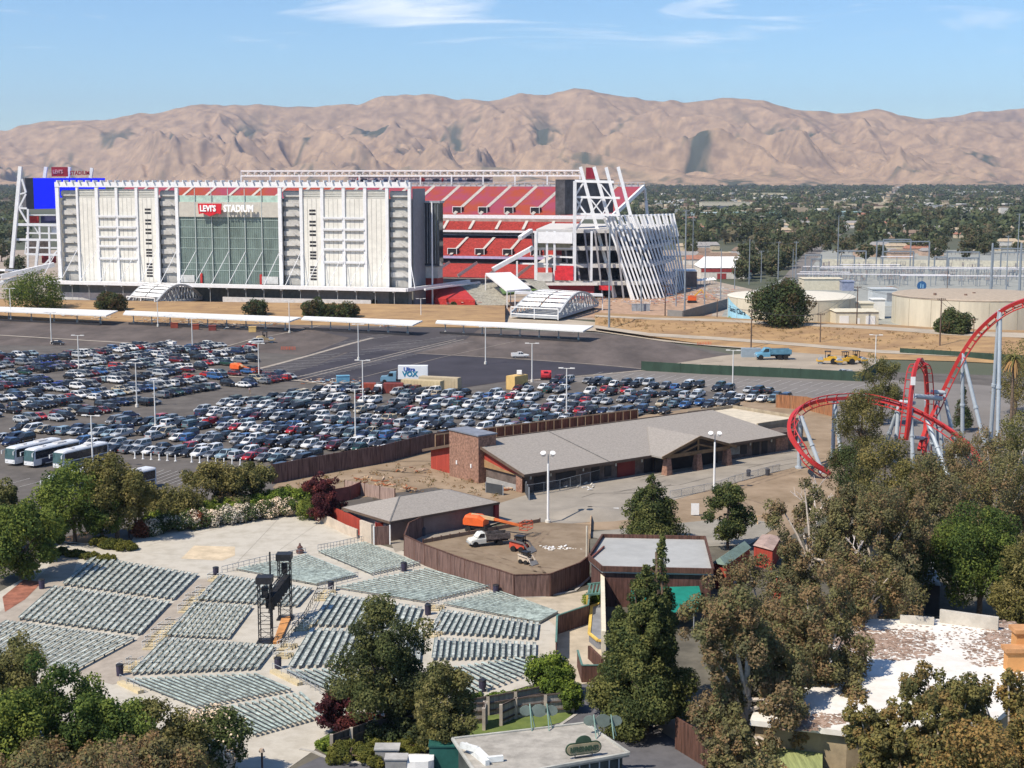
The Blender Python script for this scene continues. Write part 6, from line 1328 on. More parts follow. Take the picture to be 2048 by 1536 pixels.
# scaffold towers and truss
def tower(u, v, vt, label):
    p = G(u, v); h = hgt_at(p, vt); o = empty('scaffold_tower', p, label, 'scaffold tower', 'twin scaffold towers'); w = .72
    for sx in (-1, 1):
        for sy in (-1, 1): m = MB(); m.tube(p+V(sx*w, sy*w, 0), p+V(sx*w, sy*w, h-.6), .07, n=6); m.build('leg', black, o)
    m = MB(); z = .4; k = 0
    while z < h-1:
        for (a, b) in (((-1, -1), (1, -1)), ((1, -1), (1, 1)), ((1, 1), (-1, 1)), ((-1, 1), (-1, -1))):
            m.bar(p+V(a[0]*w, a[1]*w, z), p+V(b[0]*w, b[1]*w, z), .06)
            if k % 2 == 0: m.bar(p+V(a[0]*w, a[1]*w, z), p+V(b[0]*w, b[1]*w, z+1.0), .04)
        z += 1.0; k += 1
    m.build('braces', black, o)
    m = MB(); m.box((p.x, p.y, h-.35), (1.9, 1.7, .8)); m.build('head_box', black, o)
    m = MB(); m.box((p.x, p.y, .15), (2.0, 2.0, .12)); m.build('base_plate', black, o)
    m = MB(); m.box((p.x, p.y, h-1.9), (.7, .7, 1.3)); m.build('winch', black, o); return p, h
pA, hA = tower(532, 1284, 1153, 'nearer left scaffold tower with a black box on top')
pB, hB = tower(571, 1238, 1107, 'farther right scaffold tower with a black box on top')
o = empty('lighting_truss', (pA+pB)/2, 'black cloth covered truss hung between the two scaffold towers', 'truss'); m = MB()
a, b = pA+V(.5, 0, hA*.60), pB+V(.3, 0, hB*.60); m.bar(a, b, .9, 1.5); m.build('drape', M('drape_black', (.018, .018, .02), .95), o)
m = MB(); m.bar(a+V(0, 0, 1.6), b+V(0, 0, 1.6), .1); m.bar(a+V(.5, 0, 1.6), b+V(.5, 0, 1.6), .1)
for k in range(8): p = a.lerp(b, k/7); m.bar(p+V(0, 0, .7), p+V(0, 0, 1.6), .06)
m.build('truss_frame', black, o)
m = MB()
for k in range(7): p = a.lerp(b, (k+.5)/7); m.tube(p+V(0, -.3, -.8), p+V(0, -.6, -1.3), .2, .25, 8)
m.build('spotlights', black, o)
p = G(537, 1262); mb = MB(); mb.tube(V(p.x+.2, p.y+1, 0), V(p.x+.2, p.y+1, hgt_at(p, 1108)), .11, n=8); mb.build('flag_mast', black, label='thin black mast standing beside the scaffold truss', cat='mast')
mb = MB(); mb.sheet([G(546, 1284, .35), G(563, 1236, .35), G(583, 1231, .35), G(560, 1282, .35)]); q = [G(546, 1284, .35), G(563, 1236, .35), G(583, 1231, .35), G(560, 1282, .35)]
mb = MB(); mb.add(q+[p-V(0, 0, .33) for p in q], [(0, 1, 2, 3), (7, 6, 5, 4), (0, 4, 5, 1), (1, 5, 6, 2), (2, 6, 7, 3), (3, 7, 4, 0)]); mb.build('plywood_deck', M('plywood_orange', (.55, .26, .09), .8, .12, 1.0), label='orange plywood deck lying between the scaffold towers', cat='deck')
# bins, speakers, small things
def bin_(u, v, label, h=1.25, col=None):
    p = G(u, v); o = empty('litter_bin', p, label, 'bin', 'bins among the benches'); m = MB(); m.tube(p, p+V(0, 0, h), .38, .42, 12); m.build('body', col or M('bin_navy', (.045, .04, .07), .6, .2), o); m = MB(); m.tube(p+V(0, 0, h), p+V(0, 0, h+.12), .45, .4, 12); m.build('lid', black, o)
for u, v, lab in ((432, 1153, 'dark bin above the scaffold block steps'), (662, 1183, 'dark bin left of the long block under the fence'), (808, 1143, 'dark bin right of the top middle block'), (856, 1230, 'dark bin above the pine side block'), (992, 1189, 'dark bin by the rightmost fence side block'), (556, 1338, 'dark bin beside the aisle left of the pine'), (965, 1383, 'dark bin next to the hedge'), (240, 1352, 'dark bin at the left front steps'), (84, 1178, 'dark bin on the left near the red paving')): bin_(u, v, lab)
p = G(600, 1107); o = empty('bird_statue', p, 'dark round fountain urn standing on the pale concrete above the benches', 'urn'); m = MB()
m.loft([[p+V(r*math.cos(k*.785), r*math.sin(k*.785), z) for k in range(8)] for r, z in ((.55, 0), (.6, .5), (.35, .7), (.45, 1.0), (.2, 1.2), (.08, 1.6))]); m.build('urn', M('urn_brown', (.12, .06, .05), .7), o); o.name = 'stone_urn'
p = G(258, 1076); o = empty('sign_post', p, 'short dark post with box at the edge of the concrete, by the shrubs', 'post'); m = MB(); m.bar(p, p+V(0, 0, 1.8), .25); m.build('post', M('post_brown', (.10, .07, .06), .8), o); m = MB(); m.box((p.x, p.y, 1.95), (.5, .4, .5)); m.build('box', black, o)
p = G(525, 1560); h = hgt_at(p, 1497); o = empty('lamp_post', p, 'small brown lamp post at the bottom edge beside the round bushes', 'lamp post'); m = MB(); m.tube(p, p+V(0, 0, h-.3), .1, n=8); m.build('post', M('post_brown', ()) if 0 else MATS['post_brown'], o); m = MB(); m.tube(p+V(0, 0, h-.3), p+V(0, 0, h), .3, .18, 8); m.build('lamp_head', M('lamp_head_tan', (.45, .36, .28), .6), o)
# ================================================================== LOWER FOREGROUND: fences, booth, carts
gw = M('grey_plank', (.36, .34, .31), .9, .2, 1.2, stretch=(3, 3, .2))
def screen(px, h, label, mat=gw, n=3.0):
    ps = [G(u, v) for u, v in px]; o = empty('plank_screen', ps[0], label, 'fence'); m = MB(); m.wallp(ps, h, .1); m.build('panels', mat, o)
    for a, b in zip(ps[:-1], ps[1:]):
        k = max(1, round((b-a).length/n))
        m = MB(); dd = unit(b-a); nn = V(dd.y, -dd.x, 0)*.12
        for zz in (.25*h, .62*h, h): m.bar(V(a.x, a.y, zz)+nn, V(b.x, b.y, zz)+nn, .1, .16)
        m.build('rails', M('plank_dark', (.13, .10, .085), .9, .2), o)
        for i in range(k+1): p = a.lerp(b, i/k)+nn; m = MB(); m.bar(V(p.x, p.y, 0), V(p.x, p.y, h+.1), .32); m.build('post', M('post_pale', (.42, .37, .31), .85), o)
screen([(1000, 1452), (1030, 1438), (1090, 1430), (1145, 1425)], 2.2, 'grey plank screen with dark rails nearest the road')
screen([(925, 1438), (975, 1430), (1030, 1420), (1090, 1408)], 2.0, 'grey plank screen at the foot of the long hedge')
screen([(925, 1452), (972, 1448)], 2.3, 'short grey plank screen between the dark pine and the lawn')
screen([(972, 1448), (970, 1462)], 2.3, 'narrow end of grey plank screen on the lawn', n=2)
screen([(662, 1510), (740, 1482), (830, 1468), (900, 1460)], 2.0, 'dark weathered plank screen under the big pine', M('dark_plank', (.11, .09, .08), .9, .3, 1.2, stretch=(3, 3, .2)))
# refreshment booth with parapet roof, seen from above
RP = [G(905, 1478, 4.2), G(1170, 1447, 4.2), G(1258, 1507, 4.2), G(960, 1560, 4.2)]
bo = empty('refreshment_booth', sum(RP, V(0, 0, 0))/4-V(0, 0, 4.2), 'refreshment booth with a gravel roof at the bottom of the picture', 'booth')
mb = MB(); mb.prism([(p.x, p.y) for p in RP], 3.9, 4.2); mb.build('roof', M('booth_gravel', (.36, .34, .30), .95, .14, .8, detail=8), bo)
c = sum(RP, V(0, 0, 0))/4; mb = MB(); mb.prism([(c.x+(p.x-c.x)*.93, c.y+(p.y-c.y)*.93) for p in RP], 0, 3.9); mb.build('wall', M('booth_dark', (.06, .07, .065), .8, .2), bo)
mb = MB(); [mb.bar(a+V(0, 0, .02), b+V(0, 0, .02), .25, .22) for a, b in zip(RP, RP[1:]+RP[:1])]; mb.build('roof_edge', M('edge_pale', (.42, .42, .38), .8), bo)
c2, c3_ = RP[3], RP[2]; cc_ = c
for k in range(12):
    p = c3_.lerp(c2, k/11*.8+.03); p = c+(p-c)*.935; mb = MB(); mb.bar(V(p.x, p.y-.05, 0), V(p.x, p.y-.05, 3.9), .12); mb.build('window_bar', steel, bo)
mb = MB(); a, b = G(922, 1492, 5.2), G(1005, 1530, 5.2); mb.bar(G(922, 1490, 4.9), G(955, 1499, 4.9), .35, .5); mb.bar(G(955, 1499, 4.9), G(975, 1519, 4.5), .35, .5); mb.bar(G(975, 1519, 4.5), G(1006, 1516, 4.5), .35, .5); mb.bar(G(930, 1500, 4.0), G(975, 1536, 4.0), .4, 1.4); mb.build('white_cornice', M('cornice_white', (.68, .70, .68), .7), bo)
# roof sign: pill board with posts and lettering, faces the road
sA, sB = G(1131, 1518, 4.3), G(1203, 1509, 4.3); d = unit(sB-sA); nrm = V(d.y, -d.x, 0); w = (sB-sA).length
so_ = empty('roof_sign_refreshments', (sA+sB)/2, 'green edged roof sign reading refreshments with a small crest', 'sign')
def pill(o_, z0, z1, inset, off, mat, name):
    n = 12; r = (z1-z0)/2-inset; zc_ = (z0+z1)/2; pts = []
    for k in range(n+1): a_ = math.pi/2+math.pi*k/n; pts.append((r*math.cos(a_)+r+inset, zc_+r*math.sin(a_)))
    for k in range(n+1): a_ = -math.pi/2+math.pi*k/n; pts.append((w-r-inset+r*math.cos(a_), zc_+r*math.sin(a_)))
    f = [V(sA.x, sA.y, 0)+d*x+V(0, 0, z)+nrm*off for x, z in pts]; m = MB(); N = len(f); bk = [p-nrm*.1 for p in f]; m.add(f+bk, [tuple(range(N)), tuple(range(2*N-1, N-1, -1))]+[(i, N+i, N+(i+1) % N, (i+1) % N) for i in range(N)]); return m.build(name, mat, o_)
pill(so_, 4.5, 5.65, 0, .0, M('sign_green', (.05, .09, .055), .6), 'sign_border'); pill(so_, 4.5, 5.65, .12, .06, M('sign_tan', (.36, .31, .20), .7), 'sign_face')
textmesh('lettering', 'REFRESHMENTS', M('sign_green', ()) if 0 else MATS['sign_green'], so_, V(sA.x, sA.y, 4.83)+d*.4+nrm*.1, d, (0, 0, 1), .68, .04, bold=.02, sx=.56)
mb = MB(); q = (sA+sB)/2; n = 10; mb.add([q+d*(.75*math.cos(k*math.pi/n))+V(0, 0, 1.33+.62*math.sin(k*math.pi/n))+nrm*.02 for k in range(n+1)]+[q+d*(.75*math.cos(k*math.pi/n))+V(0, 0, 1.33+.62*math.sin(k*math.pi/n))-nrm*.08 for k in range(n+1)], [tuple(range(n+1)), tuple(range(2*n+1, n, -1))]+[(i, n+1+i, n+2+i, i+1) for i in range(n)]); mb.build('sign_crest', MATS['sign_green'], so_)
mb = MB(); [mb.bar(q+d*x+V(0, 0, 0), q+d*x+V(0, 0, .3), .08) for x in (-.8, .8)]; mb.bar(q-d*.8, q+d*.8, .08); mb.build('sign_feet', black, so_)
def roofframe(u, v, label, s=1.0):
    p = G(u, v, 4.2); o = empty('roof_sign_frame', p, label, 'sign'); m = MB()
    for sx in (-.8, .8): m.bar(p+V(sx, 0, 0), p+V(sx-.2, 1.2, 2.2*s), .09); m.bar(p+V(sx+.3, .8, 0), p+V(sx-.2, 1.2, 2.2*s), .07)
    m.build('legs', M('frame_green', (.22, .34, .29), .6), o)
    n = 9
    for sx, r in ((0, .75), (-1.25, .6), (1.15, .6)):
        mb = MB(); c = p+V(sx-.1, 1.1, 1.55*s); mb.add([c+V(r*math.cos(k*6.283/n), 0, r*.85*math.sin(k*6.283/n)) for k in range(n)]+[c+V(r*math.cos(k*6.283/n), .1, r*.85*math.sin(k*6.283/n)) for k in range(n)], [tuple(range(n)), tuple(range(2*n-1, n-1, -1))]+[(i, (i+1) % n, n+(i+1) % n, n+i) for i in range(n)]); mb.build('sign_disc', M('disc_grey_green', (.15, .19, .17), .7), o)
roofframe(1081, 1462, 'grey green sign discs on legs at the left roof edge of the booth')
roofframe(1210, 1478, 'pale green sign frame at the right roof edge of the booth', .85)
# carts at the very bottom
p = G(780, 1540); o = empty('covered_boat', G(830, 1545), 'white covered boat shape cut by the bottom edge', 'boat'); q = G(832, 1542); mb = MB()
mb.loft([[q+V(x, -w_, .4), q+V(x, -w_*.9, 1.3), q+V(x, 0, 1.6), q+V(x, w_*.9, 1.3), q+V(x, w_, .4)] for x, w_ in ((-1.7, .5), (-1.2, 1.0), (0, 1.1), (1.2, 1.0), (1.7, .6))]); mb.build('cover', M('cover_white', (.72, .72, .70), .5, .04), o)
mb = MB(); [mb.tube(q+V(x, -.9, .35), q+V(x, -.7, .35), .33, n=10) for x in (-1, 1)]; mb.build('wheels', rubber, o)
for (u, v, s, lab) in ((775, 1528, 1.0, 'grey covered cart at the bottom edge left of the white boat'), (793, 1545, .9, 'second grey box cart touching the white boat')):
    q = G(u, v); o = empty('utility_cart', q, lab, 'cart'); mb = MB(); mb.box((q.x, q.y, 1.0*s), (2.2*s, 1.5*s, 1.3*s)); mb.build('box', M('cart_grey', (.28, .28, .27), .7), o); mb = MB(); mb.box((q.x, q.y, 1.72*s), (2.4*s, 1.7*s, .12)); mb.build('lid', M('cart_lid', (.4, .4, .39), .7), o)
q = G(905, 1530); mb = MB(); mb.box((q.x, q.y, 1.2), (4.2, 2.6, 2.2)); mb.box((q.x, q.y, 2.35), (4.4, 2.8, .15)); mb.build('green_kiosk', M('kiosk_green', (.02, .10, .085), .6, .15), label='dark green kiosk below the white cornice', cat='kiosk')
# double gate posts and brown enclosures right of the road
def encl(px, h, label, mat=brown): 
    ps = [G(u, v) for u, v in px]; mb = MB(); mb.wallp(ps, h, .25); o = mb.build('brown_enclosure', mat, label=label, cat='enclosure'); return o
encl([(1285, 1450), (1304, 1452), (1326, 1436)], 3.0, 'open topped brown enclosure at the bend of the kerb')
encl([(1352, 1498), (1410, 1534), (1480, 1545), (1545, 1530)], 3.2, 'long dark brown fence under the drooping gum tree')
cabin([(1410, 1475), (1440, 1500), (1490, 1480), (1450, 1455)], 3.0, 'brown shed with grey roof under the drooping gum tree', M('tin_grey', (.34, .33, .31), .8), brown, .4)
# big white gravel roof on the right
WR = [G(1500, 1440, 7), G(1560, 1290, 7), G(1700, 1238, 7), G(1900, 1238, 7), G(2060, 1250, 7), G(2120, 1330, 7), G(1990, 1440, 7), G(1690, 1462, 7)]
wb = empty('white_roofed_hall', sum(WR, V(0, 0, 0))/8-V(0, 0, 7), 'wide hall with a dazzling white gravel roof littered with brown leaves', 'building')
mb = MB(); mb.prism([(p.x, p.y) for p in WR], 6.5, 7.0)
wm_ = M('white_gravel_roof', (.74, .73, .69), .95, .08, .5, c2=(.60, .57, .52), detail=8); mb.build('roof', wm_, wb)
c = sum(WR, V(0, 0, 0))/8; mb = MB(); mb.prism([(c.x+(p.x-c.x)*.97, c.y+(p.y-c.y)*.97) for p in WR], 0, 6.5); mb.build('wall', M('hall_tan', (.35, .28, .18), .9, .15), wb)
mb = MB(); mb.bar(G(1800, 1238, 7.4), G(1868, 1243, 7.4), .4, .9); mb.bar(G(1880, 1232, 7.7), G(1997, 1248, 7.7), .4, 1.5); mb.build('parapet', M('parapet_cream', (.50, .47, .41), .9, .1), wb)
lf = [M('leaf_litter', (.25, .17, .125), .95, .2), M('leaf_litter2', (.38, .28, .22), .95)]
rs = random.Random(4); mb = MB()
def blob(cx, cy, ru, rv, n, s=.35):
    for i in range(n):
        a_ = rs.uniform(0, 6.28); r_ = rs.random()**.6; p = G(cx+ru*r_*math.cos(a_), cy+rv*r_*math.sin(a_), 7.02+rs.random()*.02); t_ = rs.uniform(0, 3.14); q_ = V(math.cos(t_), math.sin(t_), 0)*rs.uniform(.3, 1)*s; r2_ = V(-q_.y, q_.x, 0)*rs.uniform(.3, 1)
        mb.add([p-q_, p+r2_, p+q_, p-r2_], [(0, 1, 2, 3)], rs.randrange(2))
blob(1735, 1283, 62, 17, 600, .36); blob(1700, 1275, 50, 26, 500, .3); blob(1790, 1272, 90, 14, 400, .35); blob(1800, 1300, 80, 20, 600, .35); blob(1700, 1305, 60, 10, 220); blob(1975, 1300, 50, 35, 400, .3); blob(2010, 1270, 40, 30, 500); blob(1900, 1270, 130, 30, 300, .25); blob(1600, 1450, 60, 12, 300)
blob(1650, 1438, 50, 12, 200); mb.build('fallen_leaves', lf, label='brown fallen leaves drifted across the white gravel roof', cat='leaves', kind='stuff')
# lime green wall below it, orange block at right edge
lg = M('lime_wall', (.33, .38, .15), .85, .12, .5)
o = empty('green_hall', G(1640, 1600), 'pale green walled building below the white roof', 'building')
a, b = G(1480, 1475, 4.5), G(1700, 1490, 4.5); dn = V(0, -7, 0)
mb = MB(); mb.prism([(p.x, p.y) for p in (G(1490, 1470, 4.5), G(1645, 1476, 4.5), G(1645, 1600, 4.5), G(1470, 1590, 4.5))], 0, 4.5); mb.build('roof_block', M('lime_roof', (.30, .34, .14), .85, .2, 1.2, stretch=(3, .2, 1)), o)
mb = MB(); mb.bar(G(1645, 1456, 5.6), G(1720, 1462, 5.6), 2.2, 1.6); mb.bar(G(1645, 1480, 5.0), G(1730, 1492, 5.0), 1.5, 2.2); mb.build('upper_wall', M('lime_wall2', (.46, .48, .22), .85, .08), o)
mb = MB(); mb.bar(G(1645, 1466, 5.6), G(1725, 1474, 5.6), .3, .3); mb.build('ledge', M('ledge_brown', (.2, .15, .08), .8), o)
ob = empty('orange_building', G(2080, 1420), 'orange stucco building at the right edge with two stepped pilasters', 'building')
os_ = M('orange_stucco', (.60, .30, .11), .85, .06, .4); ot = M('orange_trim', (.52, .27, .12), .8)
for (u0, v0, zt_, dx, dy, nm) in ((2034, 1266, 10.5, 14, 1.6, 'tower_wall'), (2016, 1304, 9.0, 6, 1.2, 'pilaster')):
    p = G(u0, v0, zt_); mb = MB(); mb.box((p.x+dx/2, p.y+dy/2, zt_/2), (dx, dy, zt_)); w1 = mb.build(nm, os_, ob); mb = MB(); mb.box((p.x+dx/2, p.y+dy/2, zt_+.15), (dx+.5, dy+.5, .4)); mb.build('cornice', ot, w1)
# ================================================================== ROLLER COASTER
cred = M('coaster_red', (.46, .035, .032), .4, .05, coat=.3); cgrey = M('coaster_grey', (.40, .45, .49), .5, .05)
def catmull(P, n=8):
    out = []; P = [P[0]]+P+[P[-1]]
    for i in range(1, len(P)-2):
        for k in range(n):
            t = k/n; out.append(.5*((2*P[i])+(P[i+1]-P[i-1])*t+(2*P[i-1]-5*P[i]+4*P[i+1]-P[i+2])*t*t+(3*P[i]-P[i-1]-3*P[i+1]+P[i+2])*t**3))
    return out+[P[-2]]
coaster = empty('roller_coaster', G(1800, 930), 'red steel roller coaster track with grey tube supports among the trees', 'roller coaster')
def track(px, side, name='track', w=1.0):
    P = catmull([W(*p) for p in px]); S_ = []; N_ = []
    for i in range(len(P)):
        t = unit(P[min(i+1, len(P)-1)]-P[max(i-1, 0)]); s = unit(V(*side)-t*V(*side).dot(t)); S_.append(s); N_.append(unit(t.cross(s)))
    h = .55; m = MB(); m.loft([[P[i]+S_[i]*h*a*w+N_[i]*h*b*w for a, b in ((-1, -1), (1, -1), (1, 1), (-1, 1))] for i in range(len(P))]); tr = m.build(name, cred, coaster)
    for sg in (-1, 1):
        m = MB(); m.loft([[P[i]+S_[i]*(sg*.85+.12*math.cos(q*1.257))+N_[i]*(1.05+.12*math.sin(q*1.257)) for q in range(5)] for i in range(len(P))]); m.build('rail', cred, tr)
    for i in range(0, len(P), 3): m = MB(); m.bar(P[i]+S_[i]*.85+N_[i]*1.0, P[i]+N_[i]*.3, .16); m.bar(P[i]-S_[i]*.85+N_[i]*1.0, P[i]+N_[i]*.3, .16); m.build('cross_tie', cred, tr)
track([(1660, 948, 272), (1625, 926, 271), (1598, 898, 272), (1578, 862, 276), (1588, 828, 282), (1620, 807, 287), (1669, 798, 291), (1730, 797, 294), (1790, 808, 290), (1850, 831, 282), (1905, 864, 272), (1945, 900, 264), (1975, 950, 252)], (0, .2, 1), w=.62)
track([(2120, 585, 285), (2050, 600, 288), (2000, 623, 291), (1955, 663, 294), (1925, 705, 295), (1896, 760, 296), (1872, 812, 296), (1852, 855, 294), (1838, 900, 290)], (.5, 1, .3), w=.62)
track([(1812, 880, 284), (1817, 840, 284), (1822, 790, 285), (1828, 745, 286), (1836, 722, 288), (1845, 722, 291), (1851, 745, 294), (1854, 800, 296), (1851, 860, 296), (1848, 920, 295)], (1, .4, 0), w=.6)
def sup(tu, tv, Y, bu, dY=0, r=.42):
    t = W(tu, tv, Y); b = V((bu-1024)/2950*(Y+dY), Y+dY, 0); m = MB(); m.tube(b, t, r, r*.85, 10)
    m.tube(b.lerp(t, .48), b.lerp(t, .5), r*1.25, n=10); m.tube(b, b+V(0, 0, .4), r*1.8, n=10); m.build('support_column', cgrey, coaster)
for a in ((1669, 802, 291, 1665, 1), (1669, 802, 291, 1684, -3), (1601, 832, 281, 1598, 1), (1602, 832, 281, 1646, -4), (1797, 813, 289, 1762, 4), (1797, 813, 289, 1789, -2), (1853, 836, 282, 1897, -8), (1853, 836, 282, 1878, 2), (1925, 706, 295, 1924, 2), (1925, 706, 295, 1976, -4), (1998, 622, 291, 1978, 6), (2001, 618, 291, 1994, -2), (1872, 790, 296, 1886, 0), (1888, 786, 296, 1914, -2), (1876, 790, 297, 1872, 4), (1822, 806, 285, 1826, -2), (1852, 800, 296, 1853, 3)): sup(*a)
for (a, b, r) in (((1862, 784, 296), (1889, 785, 296), .45), ((1829, 792, 288), (1882, 797, 295), .5), ((1800, 803, 288), (1830, 806, 286), .35), ((1829, 875, 286), (1852, 877, 294), .4)):
    m = MB(); m.tube(W(*a), W(*b), r, n=10); m.build('cross_beam', cgrey, coaster)
m = MB(); p = W(1826, 762, 284.5); m.box(tuple(p), (.9, .1, 1.6)); m.build('white_plate', white, coaster)
# ================================================================== WATER TANKS
def tank(cu, rp, vf, vt, label, roofm, wallm, name='water_tank'):
    Yf = 165000/(vf-356); r = rp/3000*Yf/(1-rp/3000); Yc = Yf+r; c = V((cu-1024)/2990*Yc, Yc, 0); h = 55-Yf*(vt-356)/3000
    o = empty(name, c, label, 'water tank'); n = 72; m = MB(); ring = lambda rr, z: [c+V(rr*math.cos(k*2*math.pi/n), rr*math.sin(k*2*math.pi/n), z) for k in range(n)]
    m.loft([ring(r, 0), ring(r, h)], cap=False); m.build('shell', wallm, o, smooth=True)
    m = MB(); m.loft([ring(r+.12, h-.25), ring(r+.15, h), ring(r*.97, h+.35), ring(r*.6, h+.9), ring(r*.2, h+1.15)]); m.build('roof', roofm, o)
    for k in (0, 1, 2):
        q = c+V(r*.6*math.cos(2+k*1.3), -r*.5+k*4, h+.8); m = MB(); m.tube(q, q+V(0, 0, .7), .6, n=10); m.build('roof_vent', M('vent_brown', (.2, .13, .1), .8), o)
    return o, c, r, h
tk = M('tank_cream', (.55, .51, .40), .75, .07, .25, stretch=(1, 1, .2)); 
t1, c1_, r1, h1 = tank(1581, 126, 650, 599.5, 'left cream water tank carrying a pale blue mural with script lettering', M('tank_roof_pale', (.64, .60, .50), .8, .04), tk)
t2, c2_, r2, h2 = tank(1945, 158, 661, 600.5, 'right cream water tank with a brownish flat roof, larger one', M('tank_roof_brown', (.40, .33, .25), .85, .08), tk)
for tt, cc, rr, hh in ((t1, c1_, r1, h1), (t2, c2_, r2, h2)):
    for k in range(9):
        a = math.pi*1.02+k*math.pi/9; p = cc+V((rr+.05)*math.cos(a), (rr+.05)*math.sin(a), 0); m = MB(); m.bar(p, p+V(0, 0, hh-.4), .12); m.build('shell_seam', M('tank_seam', (.47, .43, .33), .8), tt)
def cyl(cc, rr, a, z): return cc+V(rr*math.cos(a), rr*math.sin(a), z)
A0, A1 = math.pi*1.0, math.pi*1.30
m = MB(); n = 16
for i in range(n):
    a, b = A0+(A1-A0)*i/n, A0+(A1-A0)*(i+1)/n; za, zb_ = (h1-.6)*(1-(i/n)**1.3), (h1-.6)*(1-((i+1)/n)**1.3); m.sheet([cyl(c1_, r1+.08, a, .1), cyl(c1_, r1+.08, b, .1), cyl(c1_, r1+.08, b, zb_+.1), cyl(c1_, r1+.08, a, za+.1)])
mu = m.build('mural', M('mural_blue', (.30, .55, .68), .7, .12, .3), t1)
m = MB()
for i in range(n):
    a, b = A0+(A1-A0)*i/n, A0+(A1-A0)*(i+1)/n; f = lambda x: .4+1.6*abs(math.sin(x*9))*(1-(x-A0)/(A1-A0)); m.sheet([cyl(c1_, r1+.13, a, .1), cyl(c1_, r1+.13, b, .1), cyl(c1_, r1+.13, b, f(b)), cyl(c1_, r1+.13, a, f(a))])
m.build('mural_hills', M('mural_green', (.22, .32, .16), .7, .2, .6), mu)
tx = textmesh('mural_lettering', 'Santa Clara', M('mural_ink', (.03, .06, .10), .6), mu, (0, 0, 0), (1, 0, 0), (0, 0, 1), 2.6, .05, bold=.03)
org = ORG[mu.name]
for v in tx.data.vertices:
    w = v.co+org; x, z = w.x, w.z; a = A0+.16+x/r1*.98; q = cyl(c1_, r1+.2, a, 4.0+z-x*.08); v.co = q-org
# ================================================================== PUMP HOUSE AND YARD BUILDINGS
def gbox(u0, u1, vb, vt, depth, name, mat, label, cat, roofm=None, gable=0.0, parts=()):
    Y = 165000/(vb-356); x0, x1 = (u0-1024)/2985*Y, (u1-1024)/2985*Y; h = 55-Y*(vt-356)/3000; o = empty(name, ((x0+x1)/2, Y+depth/2, 0), label, cat)
    m = MB(); m.box(((x0+x1)/2, Y+depth/2, h/2), (x1-x0, depth, h)); m.build('wall', mat, o)
    rm = roofm or mat; m = MB()
    if gable: e_ = .4; m.add([V(x0-e_, Y-e_, h), V(x1+e_, Y-e_, h), V(x1+e_, Y+depth+e_, h), V(x0-e_, Y+depth+e_, h), V(x0+gable*.6, Y+depth/2, h+gable), V(x1-gable*.6, Y+depth/2, h+gable)], [(0, 1, 5, 4), (2, 3, 4, 5), (3, 0, 4), (1, 2, 5), (3, 2, 1, 0)])
    else: m.box(((x0+x1)/2, Y+depth/2, h+.2), (x1-x0+.6, depth+.6, .4))
    m.build('roof', rm, o)
    for (a0, a1, b0, b1, mt, nm) in parts:
        xa, xb = x0+(x1-x0)*a0, x0+(x1-x0)*a1; m = MB(); m.box(((xa+xb)/2, Y-.06, h*(b0+b1)/2), (xb-xa, .12, h*(b1-b0))); m.build(nm, mt, o)
    return o
crm = M('pump_cream', (.58, .54, .42), .8, .06); wht = M('door_white', (.75, .75, .72), .6, .03)
gbox(1671, 1756, 654, 622, 12, 'pump_house', crm, 'cream pump house with two white roller doors between the tanks', 'building', None, .8, ((.08, .30, 0, .75, wht, 'roller_door'), (.70, .92, 0, .75, wht, 'roller_door'), (.48, .56, 0, .6, wht, 'door')))
gbox(1707, 1745, 640, 606, 10, 'yard_building', crm, 'smaller cream block rising behind the pump house', 'building')
gbox(1743, 1768, 636, 598, 6, 'white_cabinet', wht, 'white cabinet block left of the larger tank', 'building')
gbox(1742, 1790, 610, 577, 8, 'grey_generator_hall', M('pale_grey_metal', (.50, .53, .53), .6, .05), 'pale grey louvred generator hall behind the pump house', 'building', None, 0, ((.6, .9, .3, .8, M('louvre', (.25, .26, .27), .7), 'louvre'),))
gbox(1605, 1682, 578, 556, 14, 'control_building', crm, 'long low cream control building behind the left tank', 'building', M('roof_yellowish', (.60, .55, .42), .8), .5)
gbox(1682, 1705, 580, 562, 8, 'blue_grey_shed', M('blue_grey', (.25, .28, .38), .7), 'blue grey shed attached right of the control building', 'shed')
p = G(1843, 583); o = empty('round_sign', p, 'round dark blue sign standing behind the larger tank', 'sign'); m = MB(); m.tube(p+V(0, -.1, 2.8), p+V(0, .1, 2.8), 2.3, n=24); m.build('disc', M('disc_blue', (.03, .11, .25), .6), o); m = MB(); m.box((p.x-.5, p.y-.15, 2.8), (.4, .1, 2.2)); m.box((p.x+.6, p.y-.15, 2.6), (.4, .1, 1.8)); m.build('mark', M('disc_mark', (.25, .45, .6), .6), o)
for u, v, lab in ((1775, 578, 'rust coloured pipe stack right of the grey generator hall'), (1890, 582, 'brown cable drums lying behind the larger tank'), (1935, 583, 'brown pipe bundle on the substation gravel')): scraps(u, v, 26, 2.0, [MATS['rusty'], trim], lab, 'pipes', 'pipe_stack', 4, h=1.2)
